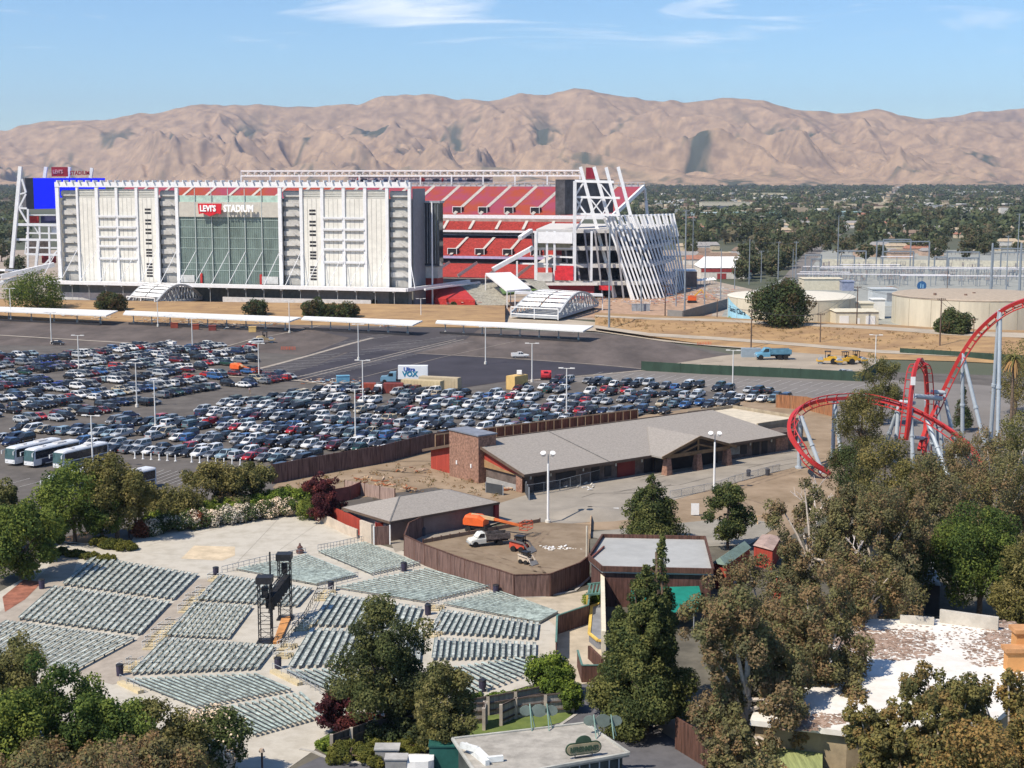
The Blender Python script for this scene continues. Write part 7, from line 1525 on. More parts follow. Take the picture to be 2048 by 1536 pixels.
# white roofed red hall and other near city buildings
redg = M('hall_red', (.30, .05, .05), .8, .1)
gbox(1400, 1500, 556, 534, 30, 'red_white_hall', M('hall_white', (.62, .60, .55), .8, .1), 'low hall with a white gable roof and dark red gable, right of the stadium', 'building', white, 5.5, ((0, 1, .62, .98, redg, 'red_band'), (.32, .5, 0, .5, redg, 'red_door')))
gbox(1350, 1392, 572, 541, 16, 'brown_side_hall', M('hall_brown', (.22, .16, .13), .8), 'brown sided hall with white roof just right of the raking columns', 'building', white)
for k in range(9): 
    u = 1376+k*6.3; p = G(u, 572-k*.5); o = empty('canopy_tent', p, 'white peaked tent, %s from left in front of the red hall' % ordn(k), 'tent', 'white tents'); m = MB(); q = [p+V(x*1.6, y*1.6, 2.3) for x, y in ((-1, -1), (1, -1), (1, 1), (-1, 1))]; m.add(q+[p+V(0, 0, 3.6)], [(0, 1, 4), (1, 2, 4), (2, 3, 4), (3, 0, 4), (3, 2, 1, 0)]); m.build('top', white, o); m = MB(); [m.bar(V(a.x, a.y, 0), a, .1) for a in q]; m.build('legs', steel, o)
random.seed(5)
sc_m = [M('junk_orange', (.55, .2, .06), .7), offwhite, M('junk_red', (.4, .06, .05), .7), M('junk_blue', (.2, .28, .38), .7), tanw, white, steel]
for k, (u, v, w) in enumerate(((1285, 612, 6), (1330, 606, 7), (1372, 600, 7), (1405, 596, 7), (1425, 585, 6), (1180, 604, 5), (940, 612, 5))):
    scraps(u, v, 70, w, sc_m, 'clutter of site materials, %s heap %s' % (ordn(k), 'around the right end of the stadium'), 'materials', 'material_stack', 3.0, h=2.4)
for k in range(4): p = G(1268+k*9, 622); m = MB(); m.box((p.x, p.y, 1.4), (1.8, 2, 2.8)); m.box((p.x, p.y, 2.9), (1.95, 2.2, .2)); m.build('site_cabin', M('cabin_grey_blue', (.30, .33, .36), .7), label='grey site cabin, %s from left below the raking columns' % ordn(k), cat='cabin')
p = G(1384, 606); o = empty('site_excavator', p, 'orange excavator among the clutter at the stadium corner', 'excavator'); m = MB(); m.box((p.x, p.y, 2.2), (3.6, 2.6, 2)); m.build('body', orange, o); m = MB(); m.box((p.x, p.y-1.3, .6), (4, .6, 1)); m.box((p.x, p.y+1.3, .6), (4, .6, 1)); m.build('tracks', black, o); m = MB(); m.bar(p+V(1, 0, 3), p+V(4, 0, 6), .5); m.bar(p+V(4, 0, 6), p+V(6.5, 0, 2.5), .4); m.build('arm', yellow, o)
fence([(1335, 640), (1365, 642), (1455, 616), (1470, 606)], 4.0, M('grey_wall', (.21, .205, .195), .85, .06), 'grey concrete yard wall between the stadium works and the tanks', 'concrete_wall', t=.4, cat='wall')
# ================================================================== POLES, WIRES, SUBSTATION
sp = M('steel_pole', (.22, .25, .28), .5, .06); wp = M('wood_pole', (.13, .09, .07), .9, .2)
def pole(u, vt, vb, r, wood, label, arms=1):
    p = G(u, vb); h = hgt_at(p, vt); o = empty('utility_pole' if wood else 'steel_power_pole', p, label, 'pole'); m = MB(); m.tube(p, p+V(0, 0, h), r, r*.6, 8); m.build('pole', wp if wood else sp, o)
    for k in range(arms): m = MB(); m.bar(p+V(-1.3, 0, h-.6-k*1.6), p+V(1.3, 0, h-.6-k*1.6), .16); [m.tube(p+V(x, 0, h-.6-k*1.6), p+V(x, 0, h-.1-k*1.6), .1, n=6) for x in (-1.2, -.6, .6, 1.2)]; m.build('crossarm', wp if wood else sp, o)
    return p+V(0, 0, h-.2)
tops = {}
for k, (u, vt, vb, r, w, a, lab) in enumerate(((1369, 419, 636, .38, 0, 2, 'tall steel pole at the stadium corner above the grey wall'), (1385, 433, 545, .3, 0, 2, 'steel pole behind the brown sided hall'), (1409, 491, 609, .32, 0, 0, 'steel pole left of the red white hall'), (1441, 498, 599, .3, 0, 0, 'steel pole in front of the red white hall'), (1469, 522, 579, .26, 0, 0, 'short steel pole right of the red hall'), (1498, 478, 569, .3, 0, 0, 'steel pole above the left part of the big round tree'), (1522, 501, 565, .26, 0, 1, 'steel pole with one crossarm above the round tree'), (1556, 483, 559, .35, 0, 1, 'steel pole where the pale road begins'), (1585, 498, 562, .26, 0, 0, 'thin steel pole left of the substation'), (1591, 483, 562, .3, 0, 1, 'steel pole at the left edge of the substation'), (1675, 431, 530, .35, 0, 0, 'very tall steel mast inside the substation'), (1981, 486, 592, .75, 0, 0, 'thick steel mast behind the larger tank'), (2038, 485, 596, .75, 0, 0, 'thickest steel mast at the right picture edge'), (2012, 471, 582, .35, 0, 1, 'steel pole between the two thick masts'), (2033, 427, 560, .35, 0, 1, 'tall thin mast at the far right edge'), (1894, 535, 585, .2, 1, 0, 'dark thin pole among the cable drums'), (1218, 454, 661, .42, 0, 0, 'tall grey pole standing before the stadium right of the footbridge'), (1282, 500, 623, .35, 0, 0, 'grey pole in front of the raking columns'), (1352, 520, 613, .3, 0, 0, 'grey pole near the last raking column'), (1330, 570, 636, .28, 1, 1, 'dark wooden pole on the right bank by the stadium clutter'), (1434, 599, 643, .22, 1, 0, 'short wooden pole left of the mural tank'), (1502, 619, 697, .26, 1, 1, 'wooden pole at the left edge of the big round tree'), (1640, 626, 692, .22, 1, 1, 'wooden pole on the bank before the pump house'), (1713, 572, 658, .26, 1, 1, 'wooden pole in front of the pump house'), (1879, 596, 703, .28, 1, 1, 'tall wooden pole left of the small round tree'), (1946, 636, 695, .22, 1, 1, 'wooden pole right of the small round tree'))):
    tops[u] = pole(u, vt, vb, r, w, lab, a)
# more thin poles far off
def wire(a, b, sag, r=.045): return [a.lerp(b, i/10)-V(0, 0, sag*4*(i/10)*(1-i/10)) for i in range(11)]
for k, (a, b) in enumerate(((1330, 1434), (1434, 1502), (1502, 1640), (1640, 1713), (1713, 1879), (1879, 1946), (1369, 1409), (1498, 1556), (1556, 1591), (1369, 1498), (1591, 1675), (2012, 2033))):
    m = MB(); [m.path([q+V(dx, 0, 0) for q in wire(tops[a], tops[b], 1.2)], .05, 4) for dx in (-1, 1)]; m.build('power_line', M('wire_dark', (.06, .06, .065), .6), label='pair of thin power lines, %s span counted from the stadium side' % ordn(k), cat='wire', group='power lines')
def gantry(u0, u1, vt, vb, label):
    a, b = G(u0, vb), G(u1, vb); h = hgt_at(a, vt); o = empty('substation_gantry', (a+b)/2, label, 'gantry')
    for p in (a, b): m = MB(); m.bar(p, p+V(0, 0, h), .7); m.build('post', sp, o)
    m = MB(); m.bar(a+V(0, 0, h), b+V(0, 0, h), .7); n = 8
    m.build('beam', sp, o)
    for i in range(1, n): p = a.lerp(b, i/n)+V(0, 0, h); m = MB(); m.tube(p, p-V(0, 0, 1.6), .15, n=5); m.build('insulator', M('insulator', (.30, .26, .25), .5), o)
for k, (u0, u1, vt, vb) in enumerate(((1610, 1642, 510, 552), (1622, 1640, 518, 556), (1675, 1731, 502, 540), (1680, 1708, 512, 545), (1752, 1857, 483, 541), (1765, 1820, 479, 535), (1764, 1826, 503, 545), (1893, 1957, 504, 548), (1896, 1955, 516, 556), (1985, 2055, 497, 548), (2000, 2070, 505, 556), (1868, 1893, 514, 550))): gantry(u0, u1, vt, vb, 'grey steel substation gantry, %s from the left' % ordn(k) if k else 'leftmost grey steel substation gantry')
busm = M('bus_white', (.72, .70, .72), .5, .05)
for k, (v, u0, u1, zz) in enumerate(((533, 1606, 2080, 6), (536, 1640, 2080, 6), (529, 1680, 1800, 7), (513, 1762, 1826, 10), (548, 1594, 1900, 5.5), (551, 1800, 2080, 5.5), (544, 1600, 1700, 5.5))):
    a, b = G(u0, v, zz), G(u1, v+(u1-u0)*.006, zz); o = empty('bus_bar', (a+b)/2-V(0, 0, zz), 'long white bus bar on posts, %s of those crossing the substation' % ordn(k), 'bus bar'); m = MB(); m.tube(a, b, .28, n=6); m.build('tube', busm, o)
    n = int((b-a).length/7)
    for i in range(n+1): p = a.lerp(b, i/n); m = MB(); m.bar(V(p.x, p.y, 0), p, .3); m.tube(p-V(0, 0, 1.4), p, .3, n=6); m.build('post', sp, o)
st_p = None; random.seed(9)
IS = [[random.uniform(1605, 2080) for _ in range(33)] for _ in range(4)]
for k in range(132):
    row = k//33; u = sorted(IS[row])[k % 33]; v = 543+row*8.5+random.uniform(-2, 2)+(u-1605)*.006; g = G(u, v)
    if st_p is None:
        st_p = empty('insulator_stand', (0, 0, 0)); m = MB(); m.bar((-1.2, 0, 0), (-1.2, 0, 3), .25); m.bar((1.2, 0, 0), (1.2, 0, 3), .25); m.bar((-1.8, 0, 3), (1.8, 0, 3), .3); m.build('frame', sp, st_p)
        
        for x in (-1.5, 0, 1.5): m = MB(); m.tube((x, 0, 3), (x, 0, 4.8), .22, .14, 6); m.build('insulator', M('insulator', (.3, .26, .25)), st_p)
        m = MB(); m.bar((-1.7, 0, 4.9), (1.7, 0, 4.9), .12); m.build('blade', sp, st_p); o = st_p
    else: o = link_copy(st_p)
    o.location = g; o.scale = (1, 1, random.uniform(.7, 1.25)); o.rotation_euler = (0, 0, random.choice((0, 0, 1.57, .3))); tag(o, 'grey insulator stand, %s from left in the %s row of the substation' % (ordn(k % 33), ('back', 'third', 'second', 'front')[row]), 'insulator stand', 'substation insulator stands')
m = MB(); ps = [G(1640, 531), G(2100, 536)]; m.wallp(ps, 4.2, .4); m.build('substation_wall', M('wall_yellowish', (.55, .52, .42), .85, .1), label='long cream wall behind the substation gantries', cat='wall')
# ================================================================== CITY BUILDINGS
def col(nm, c): return M(nm, c, .8, .06)
CB = [(1400, 1495, 421, 404, 40, 'cream'), (1408, 1490, 431, 421, 30, 'tan'), (1595, 1702, 420, 413, 30, 'pale tan'), (1376, 1450, 437, 425, 40, 'pale teal'), (1462, 1578, 432, 424, 40, 'sea green'), (1622, 1740, 431, 423, 40, 'light teal'), (1815, 1862, 417, 408, 30, 'light grey'), (1860, 1910, 420, 410, 25, 'dull grey'), (1500, 1566, 394, 386, 60, 'yellow cream'), (1550, 1580, 399, 394, 60, 'bright white'), (1692, 1718, 399, 394, 40, 'white'), (1720, 1742, 399, 393, 40, 'chalk white'), (1925, 2010, 388, 383, 80, 'greyish white'), (2008, 2060, 403, 396, 30, 'beige'), (1310, 1345, 412, 402, 40, 'white'), (1345, 1400, 404, 398, 40, 'off white'), (1300, 1335, 425, 416, 30, 'cream'), (1240, 1300, 400, 396, 40, 'grey'), (1885, 1900, 403, 399, 40, 'white'), (1400, 1440, 388, 385, 60, 'grey'), (1600, 1680, 386, 383, 80, 'beige'), (1750, 1800, 390, 386, 60, 'tan'), (2012, 2030, 425, 420, 20, 'white'), (-10, 12, 448, 436, 20, 'white'), (1, 6, 408, 402, 20, 'white'), (1545, 1600, 410, 405, 30, 'pale grey')]
CC_ = {'cream': (.52, .48, .38), 'tan': (.45, .38, .28), 'pale tan': (.52, .44, .33), 'pale teal': (.40, .50, .50), 'sea green': (.27, .42, .39), 'light teal': (.33, .46, .45), 'light grey': (.5, .52, .52), 'dull grey': (.35, .36, .36), 'yellow cream': (.58, .52, .36), 'bright white': (.75, .75, .74), 'white': (.68, .68, .66), 'chalk white': (.72, .71, .68), 'greyish white': (.58, .59, .58), 'beige': (.5, .44, .34), 'off white': (.62, .6, .55), 'grey': (.4, .41, .41), 'pale grey': (.5, .5, .49)}
for k, (u0, u1, vb, vt, d, c) in enumerate(CB):
    m = col('city_'+c.replace(' ', '_'), CC_[c]); w = M('city_window', (.12, .14, .16), .3)
    gbox(u0, u1, vb, vt, d, 'office_block' if u1-u0 < 40 else 'warehouse', m, '%s flat roofed %s in the far suburb, %s of such blocks' % (c, 'block' if u1-u0 < 40 else 'warehouse', ordn(k)), 'building', None, 0, ((.04, .96, .3, .6, w, 'window_band'),))
rf = [M('roof_terracotta', (.33, .16, .11), .85, .1), M('roof_brownish', (.22, .16, .12), .85, .1), M('roof_grey', (.28, .27, .26), .85, .1), M('roof_sand', (.42, .34, .24), .85, .1)]; wl = [M('house_cream', (.55, .47, .34), .85), M('house_pink', (.50, .36, .27), .85), M('house_white', (.62, .60, .55), .85)]
random.seed(12); HP = [(1372, 520), (1388, 528), (1400, 512), (1420, 523), (1440, 519), (1455, 524), (1478, 518), (1490, 510), (1500, 520), (1372, 500), (1395, 500), (1412, 498), (1730, 512), (1745, 505), (1757, 498), (1770, 512), (1790, 500), (1800, 515), (1830, 505), (1845, 500), (1860, 510), (1725, 462), (1740, 466), (1755, 460), (1770, 470), (1785, 475), (1800, 458), (1815, 472), (1840, 462), (1620, 492), (1600, 487), (1570, 466), (1990, 480), (2010, 490), (2030, 482), (2045, 495), (1970, 500), (1985, 470), (1430, 455), (1410, 450), (1465, 452), (1560, 448), (1585, 452), (1720, 450), (1700, 455), (1900, 465), (1920, 475), (1945, 462), (1975, 458), (2005, 462)]
HP += [(random.uniform(1370, 2060), random.uniform(430, 462)) for _ in range(40)]
HP.sort()
for k, (u, v) in enumerate(HP):
    Y = 165000/(v-356); w = random.uniform(12, 19); px = w/Y*3000; hp = 3.6/Y*3000; ri = random.randrange(4); wi = random.randrange(3)
    gbox(u-px/2, u+px/2, v, v-hp, random.uniform(9, 13), 'suburban_house', wl[wi], '%s house with %s roof among trees, %s suburban house from left' % (('cream', 'pinkish', 'white')[wi], ('a terracotta', 'a brown', 'a grey', 'a sand coloured')[ri], ordn(k)), 'house', rf[ri], random.uniform(1.8, 2.8))
# ================================================================== TREES
def leafmesh(name, clumps, n, size, mats, seed, wts=(1, 1, 1), droop=0.0, core=.5, flat=1.0):
    rng = np.random.default_rng(seed); C = np.array(clumps, float); w = C[:, 3]**2; w /= w.sum()
    ci = rng.choice(len(C), n, p=w); d = rng.normal(size=(n, 3)); d /= np.linalg.norm(d, axis=1)[:, None]
    rad = C[ci, 3]*(core+(1-core)*rng.random(n)**.6); P = C[ci, :3]+d*rad[:, None]*np.array([1, 1, flat]); P[:, 2] -= droop*rng.random(n)*C[ci, 3]
    nrm = d+rng.normal(size=(n, 3))*.55; nrm[:, 2] += .25; nrm /= np.linalg.norm(nrm, axis=1)[:, None]
    a = np.cross(nrm, rng.normal(size=(n, 3))); a /= np.linalg.norm(a, axis=1)[:, None]; b = np.cross(nrm, a); s = size*rng.uniform(.55, 1.25, n)[:, None]
    Q = np.stack([P-a*s, P-b*s*.6, P+a*s, P+b*s*.6], 1).reshape(-1, 3).astype(np.float32)
    Q[:, 2] = np.maximum(Q[:, 2], .02)
    me = bpy.data.meshes.new(name); me.vertices.add(4*n); me.vertices.foreach_set('co', Q.ravel()); me.loops.add(4*n); me.loops.foreach_set('vertex_index', np.arange(4*n, dtype=np.int32)); me.polygons.add(n); me.polygons.foreach_set('loop_start', np.arange(0, 4*n, 4, dtype=np.int32))
    cw_ = rng.choice(len(mats), len(C), p=np.array(wts[:len(mats)])/sum(wts[:len(mats)])); mi_ = np.where(rng.random(n) < .75, cw_[ci], rng.choice(len(mats), n)); me.polygons.foreach_set('material_index', mi_.astype(np.int32))
    me.update(calc_edges=True)
    for m in mats: me.materials.append(m)
    return me
def L_(name, c, tr=.38): return leafmat('leaf_'+name, tuple(x*1.68 if x < .4 else x for x in c), tr)
PAL = {'green': [L_('mid_green', (.075, .105, .028)), L_('bright_green', (.115, .145, .035)), L_('deep_green', (.04, .065, .022))],
 'olive': [L_('olive', (.105, .105, .04)), L_('olive_pale', (.145, .135, .058)), L_('olive_dark', (.06, .065, .028))],
 'gum': [L_('gum_green', (.115, .115, .055)), L_('gum_brown', (.145, .108, .062)), L_('gum_dark', (.085, .085, .048))],
 'gold': [L_('gold_green', (.13, .12, .045)), L_('gold_brown', (.165, .12, .05)), L_('gold_dark', (.085, .085, .038))],
 'dark': [L_('oak_dark', (.038, .055, .028)), L_('oak_mid', (.055, .075, .032)), L_('oak_brown', (.06, .05, .028))],
 'pine': [L_('pine', (.045, .062, .028)), L_('pine_light', (.075, .088, .038)), L_('pine_dark', (.03, .042, .024))],
 'cedar': [L_('cedar', (.07, .085, .032)), L_('cedar_light', (.105, .115, .042)), L_('cedar_dark', (.035, .05, .022))],
 'purple': [L_('purple_leaf', (.065, .022, .028)), L_('purple_dark', (.035, .016, .02)), L_('purple_red', (.09, .03, .028))],
 'oleander': [L_('oleander', (.06, .085, .035)), L_('blossom', (.62, .56, .46), .1), L_('oleander_dark', (.035, .05, .022))],
 'hedge': [L_('hedge', (.085, .13, .025)), L_('hedge_light', (.13, .175, .035)), L_('hedge_dark', (.05, .08, .022))],
 'rust': [L_('rust_leaf', (.15, .06, .035)), L_('rust_dark', (.085, .04, .028))],
 'bush': [L_('bush_olive', (.10, .105, .028)), L_('bush_dark', (.06, .07, .022))],
 'city': [L_('city_green', (.078, .095, .052)), L_('city_dark', (.05, .064, .042)), L_('city_brown', (.105, .095, .062))]}  # city leaves lightened: distance haze put into their colour
bark = M('bark', (.16, .115, .08), .95, .25, 3); barkp = M('bark_pale', (.48, .42, .36), .9, .15, 3)
def clumps_for(kind, H, Wd, rng):
    C = []; r = Wd/2
    def inside(k, zc, hz, rr, cs, shell=.55):
        for _ in range(k):
            d = rng.normal(size=3); d /= np.linalg.norm(d); q = shell+(1-shell)*rng.random(); C.append((d[0]*rr*q, d[1]*rr*q, zc+d[2]*hz*q, cs*rng.uniform(.6, 1.25)))
    if kind in ('round',): inside(80, H*.52, H*.42, r*.82, r*.26)
    elif kind == 'oak': inside(60, H*.56, H*.38, r*.78, r*.26)
    elif kind == 'loose':
        for _ in range(16):
            a, q = rng.uniform(0, 6.28), r*.74*rng.random()**.5; z = H*rng.uniform(.30, .88)*(1-.25*q/r)
            for _ in range(8): d = rng.normal(size=3); C.append((q*math.cos(a)+d[0]*r*.15, q*math.sin(a)+d[1]*r*.15, z+d[2]*H*.065, r*rng.uniform(.12, .22)))
    elif kind == 'gum':
        for _ in range(24):
            a, q = rng.uniform(0, 6.28), r*.88*rng.random()**.55; z = H*rng.uniform(.30, .93)*(1-.18*q/r)
            for k in range(10): d = rng.normal(size=3); C.append((q*math.cos(a)+d[0]*r*.12, q*math.sin(a)+d[1]*r*.12, z-k*H*.016+d[2]*H*.03, r*rng.uniform(.09, .17)))
    elif kind == 'cone':
        for _ in range(170):
            t = rng.random()**.85; a = rng.uniform(0, 6.28); rr = r*(1-t)**.72*rng.uniform(.45, 1)*(.8+.2*math.sin(a*3)); C.append((rr*math.cos(a), rr*math.sin(a), H*(.07+.92*t), max(.3, r*.25*(1.15-t)*rng.uniform(.7, 1.3))))
    elif kind == 'pine':
        for _ in range(30):
            t = rng.uniform(.1, 1); a = rng.uniform(0, 6.28); rr = r*(1.05-t**2*.75)*rng.uniform(.3, .85)
            for _ in range(5): d = rng.normal(size=3); C.append((rr*math.cos(a)+d[0]*r*.16, rr*math.sin(a)+d[1]*r*.16, H*(.12+.83*t)+d[2]*H*.025, r*rng.uniform(.13, .24)))
    elif kind == 'shrub':
        for _ in range(40): a, q = rng.uniform(0, 6.28), r*.8*rng.random()**.5; C.append((q*math.cos(a), q*math.sin(a), H*.62*(1-(q/r)**2*.7)*rng.uniform(.5, 1), H*.22*rng.uniform(.7, 1.2)))
    return C
TP = {}
def tree_proto(kind, pal, H, Wd, n, leaf, var, wts=(1, 1, 1), pale=False, droop=0, limbs=7):
    key = (kind, pal, round(H), round(Wd), n, var)
    rng = np.random.default_rng(100+var*17+int(H*3)+len(TP)); C = clumps_for(kind, H, Wd, rng)
    me = leafmesh('crown', C, n, leaf, PAL[pal], 5+var+len(TP), wts, droop)
    tk_ = MB(); bm = barkp if pale else bark; r0 = max(.12, H*.022); top = V(rng.normal()*.3, rng.normal()*.3, H*(.9 if kind in ('cone', 'pine') else .55))
    tk_.tube((0, 0, -.1), (0, 0, H*.14), r0*1.25, r0, 8); tk_.tube((0, 0, H*.14), top, r0, r0*.45, 8)
    idx = rng.choice(len(C), min(limbs, len(C)), replace=False)
    for i in idx:
        s0 = V(0, 0, 1)*(H*rng.uniform(.14, .4)); e_ = V(*C[i][:3]); md = s0.lerp(e_, .5)+V(0, 0, H*.03); tk_.tube(s0, md, r0*.5, r0*.3, 6); tk_.tube(md, e_, r0*.3, r0*.1, 6)
    return me, tk_, bm
def tree(kind, pal, u, vb, vt, wpx, label, n=9000, leaf=.22, wts=(1, 1, 1), pale=False, droop=0, cat='tree', name=None, limbs=7, cw=None, group=None):
    g = G(u, vb); H = hgt_at(g, vt)*(1.05 if kind == 'gum' else 1); Wd = wpx/3000*math.hypot(g.y, HC)*1.14; n = int(n*1.7); leaf *= .95
    me, tk_, bm = tree_proto(kind, pal, H, Wd, n, leaf, random.randrange(99), wts, pale, droop, limbs)
    o = empty(name or {'cone': 'conifer', 'pine': 'pine_tree', 'gum': 'gum_tree', 'shrub': 'shrub', 'loose': 'broadleaf_tree', 'round': 'round_tree', 'oak': 'oak_tree'}[kind], g, label, cat, group)
    c = bpy.data.objects.new('crown', me); COL.objects.link(c); c.parent = o
    tk_.v = [(x+g.x, y+g.y, z+g.z) for x, y, z in tk_.v]; tk_.build('trunk', bm, o); return o
random.seed(3)
T = tree
# left, between car park and benches
T('round', 'green', 42, 1160, 985, 150, 'tall olive green tree mass at the left edge above the red paving', 12000, .24, (1, .5, 1.4))
T('loose', 'olive', 12, 1100, 950, 110, 'thin topped olive tree at the far left edge', 6000, .24)
T('round', 'green', 95, 1120, 1000, 80, 'darker round tree right of the leftmost tree', 6000, .22, (1, .3, 1.6))
T('round', 'green', 150, 1085, 922, 150, 'bright green round tree in front of the coaches', 9000, .22, (1, 1.6, .7))
T('loose', 'olive', 235, 1080, 886, 150, 'tallest loose olive tree in front of the coaches', 12000, .22, limbs=12)
T('round', 'green', 205, 1085, 960, 90, 'green tree tucked between the bright one and the loose olive one', 6500, .22)
T('loose', 'olive', 270, 1070, 940, 90, 'olive tree just right of the tall loose one', 6500, .22)
T('shrub', 'olive', 350, 1035, 952, 130, 'wide olive shrub below the coach tail', 5000, .22, cat='shrub')
T('loose', 'olive', 430, 1015, 918, 120, 'spreading yellow olive tree beside the lot entrance', 8000, .22, (1, 1.6, .4))
T('loose', 'olive', 505, 1005, 925, 90, 'olive grey tree touching the brown fence end', 6000, .22)
T('shrub', 'gum', 460, 1015, 962, 100, 'brownish shrub between two olive trees', 4000, .22, cat='shrub')
T('loose', 'purple', 645, 1040, 940, 85, 'purple leaved tree behind the small hipped building', 8000, .2, (1, 1.5, .7), name='plum_tree')
T('shrub', 'green', 628, 1036, 975, 62, 'dark green bush at the foot of the purple tree', 4500, .2, (1, .4, 1.5), cat='shrub')
for k in range(7): T('shrub', 'hedge', 322+k*44, 1046-k*7.5, 1008-k*8, 70, '%s green bush from left in the upper hedge row' % ordn(k), 3500, .2, cat='shrub', group='upper hedge bushes')
for k in range(8): T('shrub', 'oleander', 300+k*38, 1068-k*5.4, 1022-k*6, 58, '%s flowering oleander from left, dotted with pale blossom' % ordn(k), 4200, .17, (1, 1.5, .8) if k not in (0, 1) else (1, .7, 1.2), cat='shrub', name='oleander', group='flowering oleanders')
T('shrub', 'green', 590, 1030, 990, 60, 'dark green shrub ending the oleander row', 3500, .2, (1, .4, 1.5), cat='shrub')
T('shrub', 'rust', 388, 1056, 1010, 36, 'rust red bush among the pale oleanders', 2500, .18, (1, 1), cat='shrub')
T('shrub', 'rust', 282, 1074, 1030, 34, 'rust brown bush at the left end of the oleanders', 2200, .18, (1, 1), cat='shrub')
for k, (u, v) in enumerate(((200, 1092), (225, 1096), (252, 1100))): T('shrub', 'bush', u, v, v-26, 46, '%s low olive shrub from left by the post' % ordn(k), 2200, .15, (1, 1), cat='shrub')
for k, (u, v) in enumerate(((120, 1108), (150, 1112), (180, 1117), (212, 1121))): T('shrub', 'bush', u, v, v-18, 40, '%s low olive shrub from left above the top benches' % ordn(k), 1800, .15, (1, 1), cat='shrub')
# bottom left thicket
for k, (u, vb, vt, w, pal, kd, wt, lab) in enumerate(((18, 1500, 1255, 170, 'olive', 'loose', (1, 1, .6), 'olive tree top breaking into the lower left bench block'), (100, 1590, 1320, 190, 'green', 'loose', (1, .8, 1), 'green tree right of the leftmost foreground tree'), (215, 1600, 1365, 190, 'green', 'loose', (1, 1, 1), 'green foreground tree before the lower left benches'), (325, 1610, 1385, 190, 'olive', 'loose', (1, .7, .8), 'brown green tree with bench rows showing round it'), (428, 1560, 1415, 150, 'oleander', 'round', (1.6, .5, 1.2), 'dark round bush with pale blossom beside the lamp post'), (20, 1640, 1385, 200, 'green', 'round', (1, 1.4, .5), 'bright green tree in the left corner thicket'), (140, 1680, 1440, 230, 'gum', 'loose', (1, 1, 1), 'brownish tree at the bottom left corner'), (290, 1700, 1470, 230, 'gum', 'loose', (1, 1.2, .8), 'brown tree at the bottom edge left of centre'), (400, 1640, 1490, 150, 'green', 'shrub', (1, .4, 1.6), 'dark green shrub at the bottom edge by the lamp post'), (-50, 1560, 1330, 180, 'olive', 'round', (1, .8, 1), 'olive tree mostly outside the left edge'), (215, 1780, 1500, 260, 'gum', 'round', (1, 1, 1), 'brown crown cut by the bottom edge'), (50, 1760, 1470, 230, 'gum', 'loose', (1, .8, 1), 'brown green crown in the very corner'))):
    T(kd, pal, u, vb, vt, w, lab, 15000 if kd != 'shrub' else 6000, .17, wt, droop=.4, limbs=10)
# centre foreground
T('pine', 'pine', 775, 1462, 1200, 190, 'big dark pine rising in front of the centre benches', 26000, .16, limbs=14)
T('shrub', 'pine', 800, 1475, 1400, 150, 'dark undergrowth at the foot of the big pine', 5000, .17, (1, .4, 1.5), cat='shrub')
T('pine', 'olive', 893, 1515, 1325, 130, 'loose olive cedar right of the big pine, overlapping the booth', 13000, .16, (1, 1, 1), limbs=14)
T('loose', 'purple', 690, 1462, 1385, 110, 'purple leaved tree left of the big pine', 9000, .16, (1, 1.4, 1), name='plum_tree')
T('shrub', 'bush', 700, 1522, 1470, 90, 'left clipped olive shrub on the round lawn', 5000, .13, (1.6, .5), cat='shrub')
T('shrub', 'bush', 765, 1520, 1475, 110, 'middle clipped olive shrub behind the grey carts', 6000, .13, (1.6, .5), cat='shrub')
T('shrub', 'bush', 820, 1505, 1470, 80, 'right clipped olive shrub behind the grey carts', 4500, .13, (1.4, .7), cat='shrub')
T('shrub', 'hedge', 662, 1498, 1468, 60, 'green mound at the left tip of the lawn', 3500, .13, (1, .3, 1.2), cat='shrub')
T('shrub', 'green', 745, 1478, 1440, 60, 'grey green shrub below the purple tree', 3000, .14, cat='shrub')
T('round', 'hedge', 1098, 1400, 1302, 95, 'bright green bushy tree at the right end of the long hedge', 8000, .16, (1, .6, 1.3))
for k in range(7): T('shrub', 'hedge', 938+k*32, 1420-k*4, 1384-k*4.5, 60, '%s green bush from left of the long low hedge' % ordn(k), 3200, .14, (1, 1, .6), cat='shrub', group='long low hedge')
T('round', 'hedge', 1140, 1425, 1360, 50, 'dark green bush at the road corner', 3500, .14, (.7, .2, 1.5), cat='shrub')
T('shrub', 'hedge', 1190, 1212, 1170, 42, 'round green bush above the pergola', 3000, .15, cat='shrub')
# right middle conifers
T('cone', 'cedar', 1302, 1085, 948, 135, 'broad cedar standing behind the pale flat roof', 12000, .2, (1, .5, 1.5))
T('pine', 'cedar', 1455, 1098, 972, 95, 'smaller cedar between the sign board and the green roofed shed', 8000, .2, (1, .7, 1))
T('cone', 'cedar', 1288, 1465, 1130, 215, 'huge dense conifer before the cream stage wall', 38000, .17, (1.2, .8, 1), limbs=12)
T('cone', 'cedar', 1320, 1410, 1070, 90, 'slender greyish conifer spire behind the huge one', 8000, .17, (1, .4, .8))
T('cone', 'cedar', 1235, 1440, 1210, 110, 'lower conifer at the left flank of the huge one', 9000, .17)
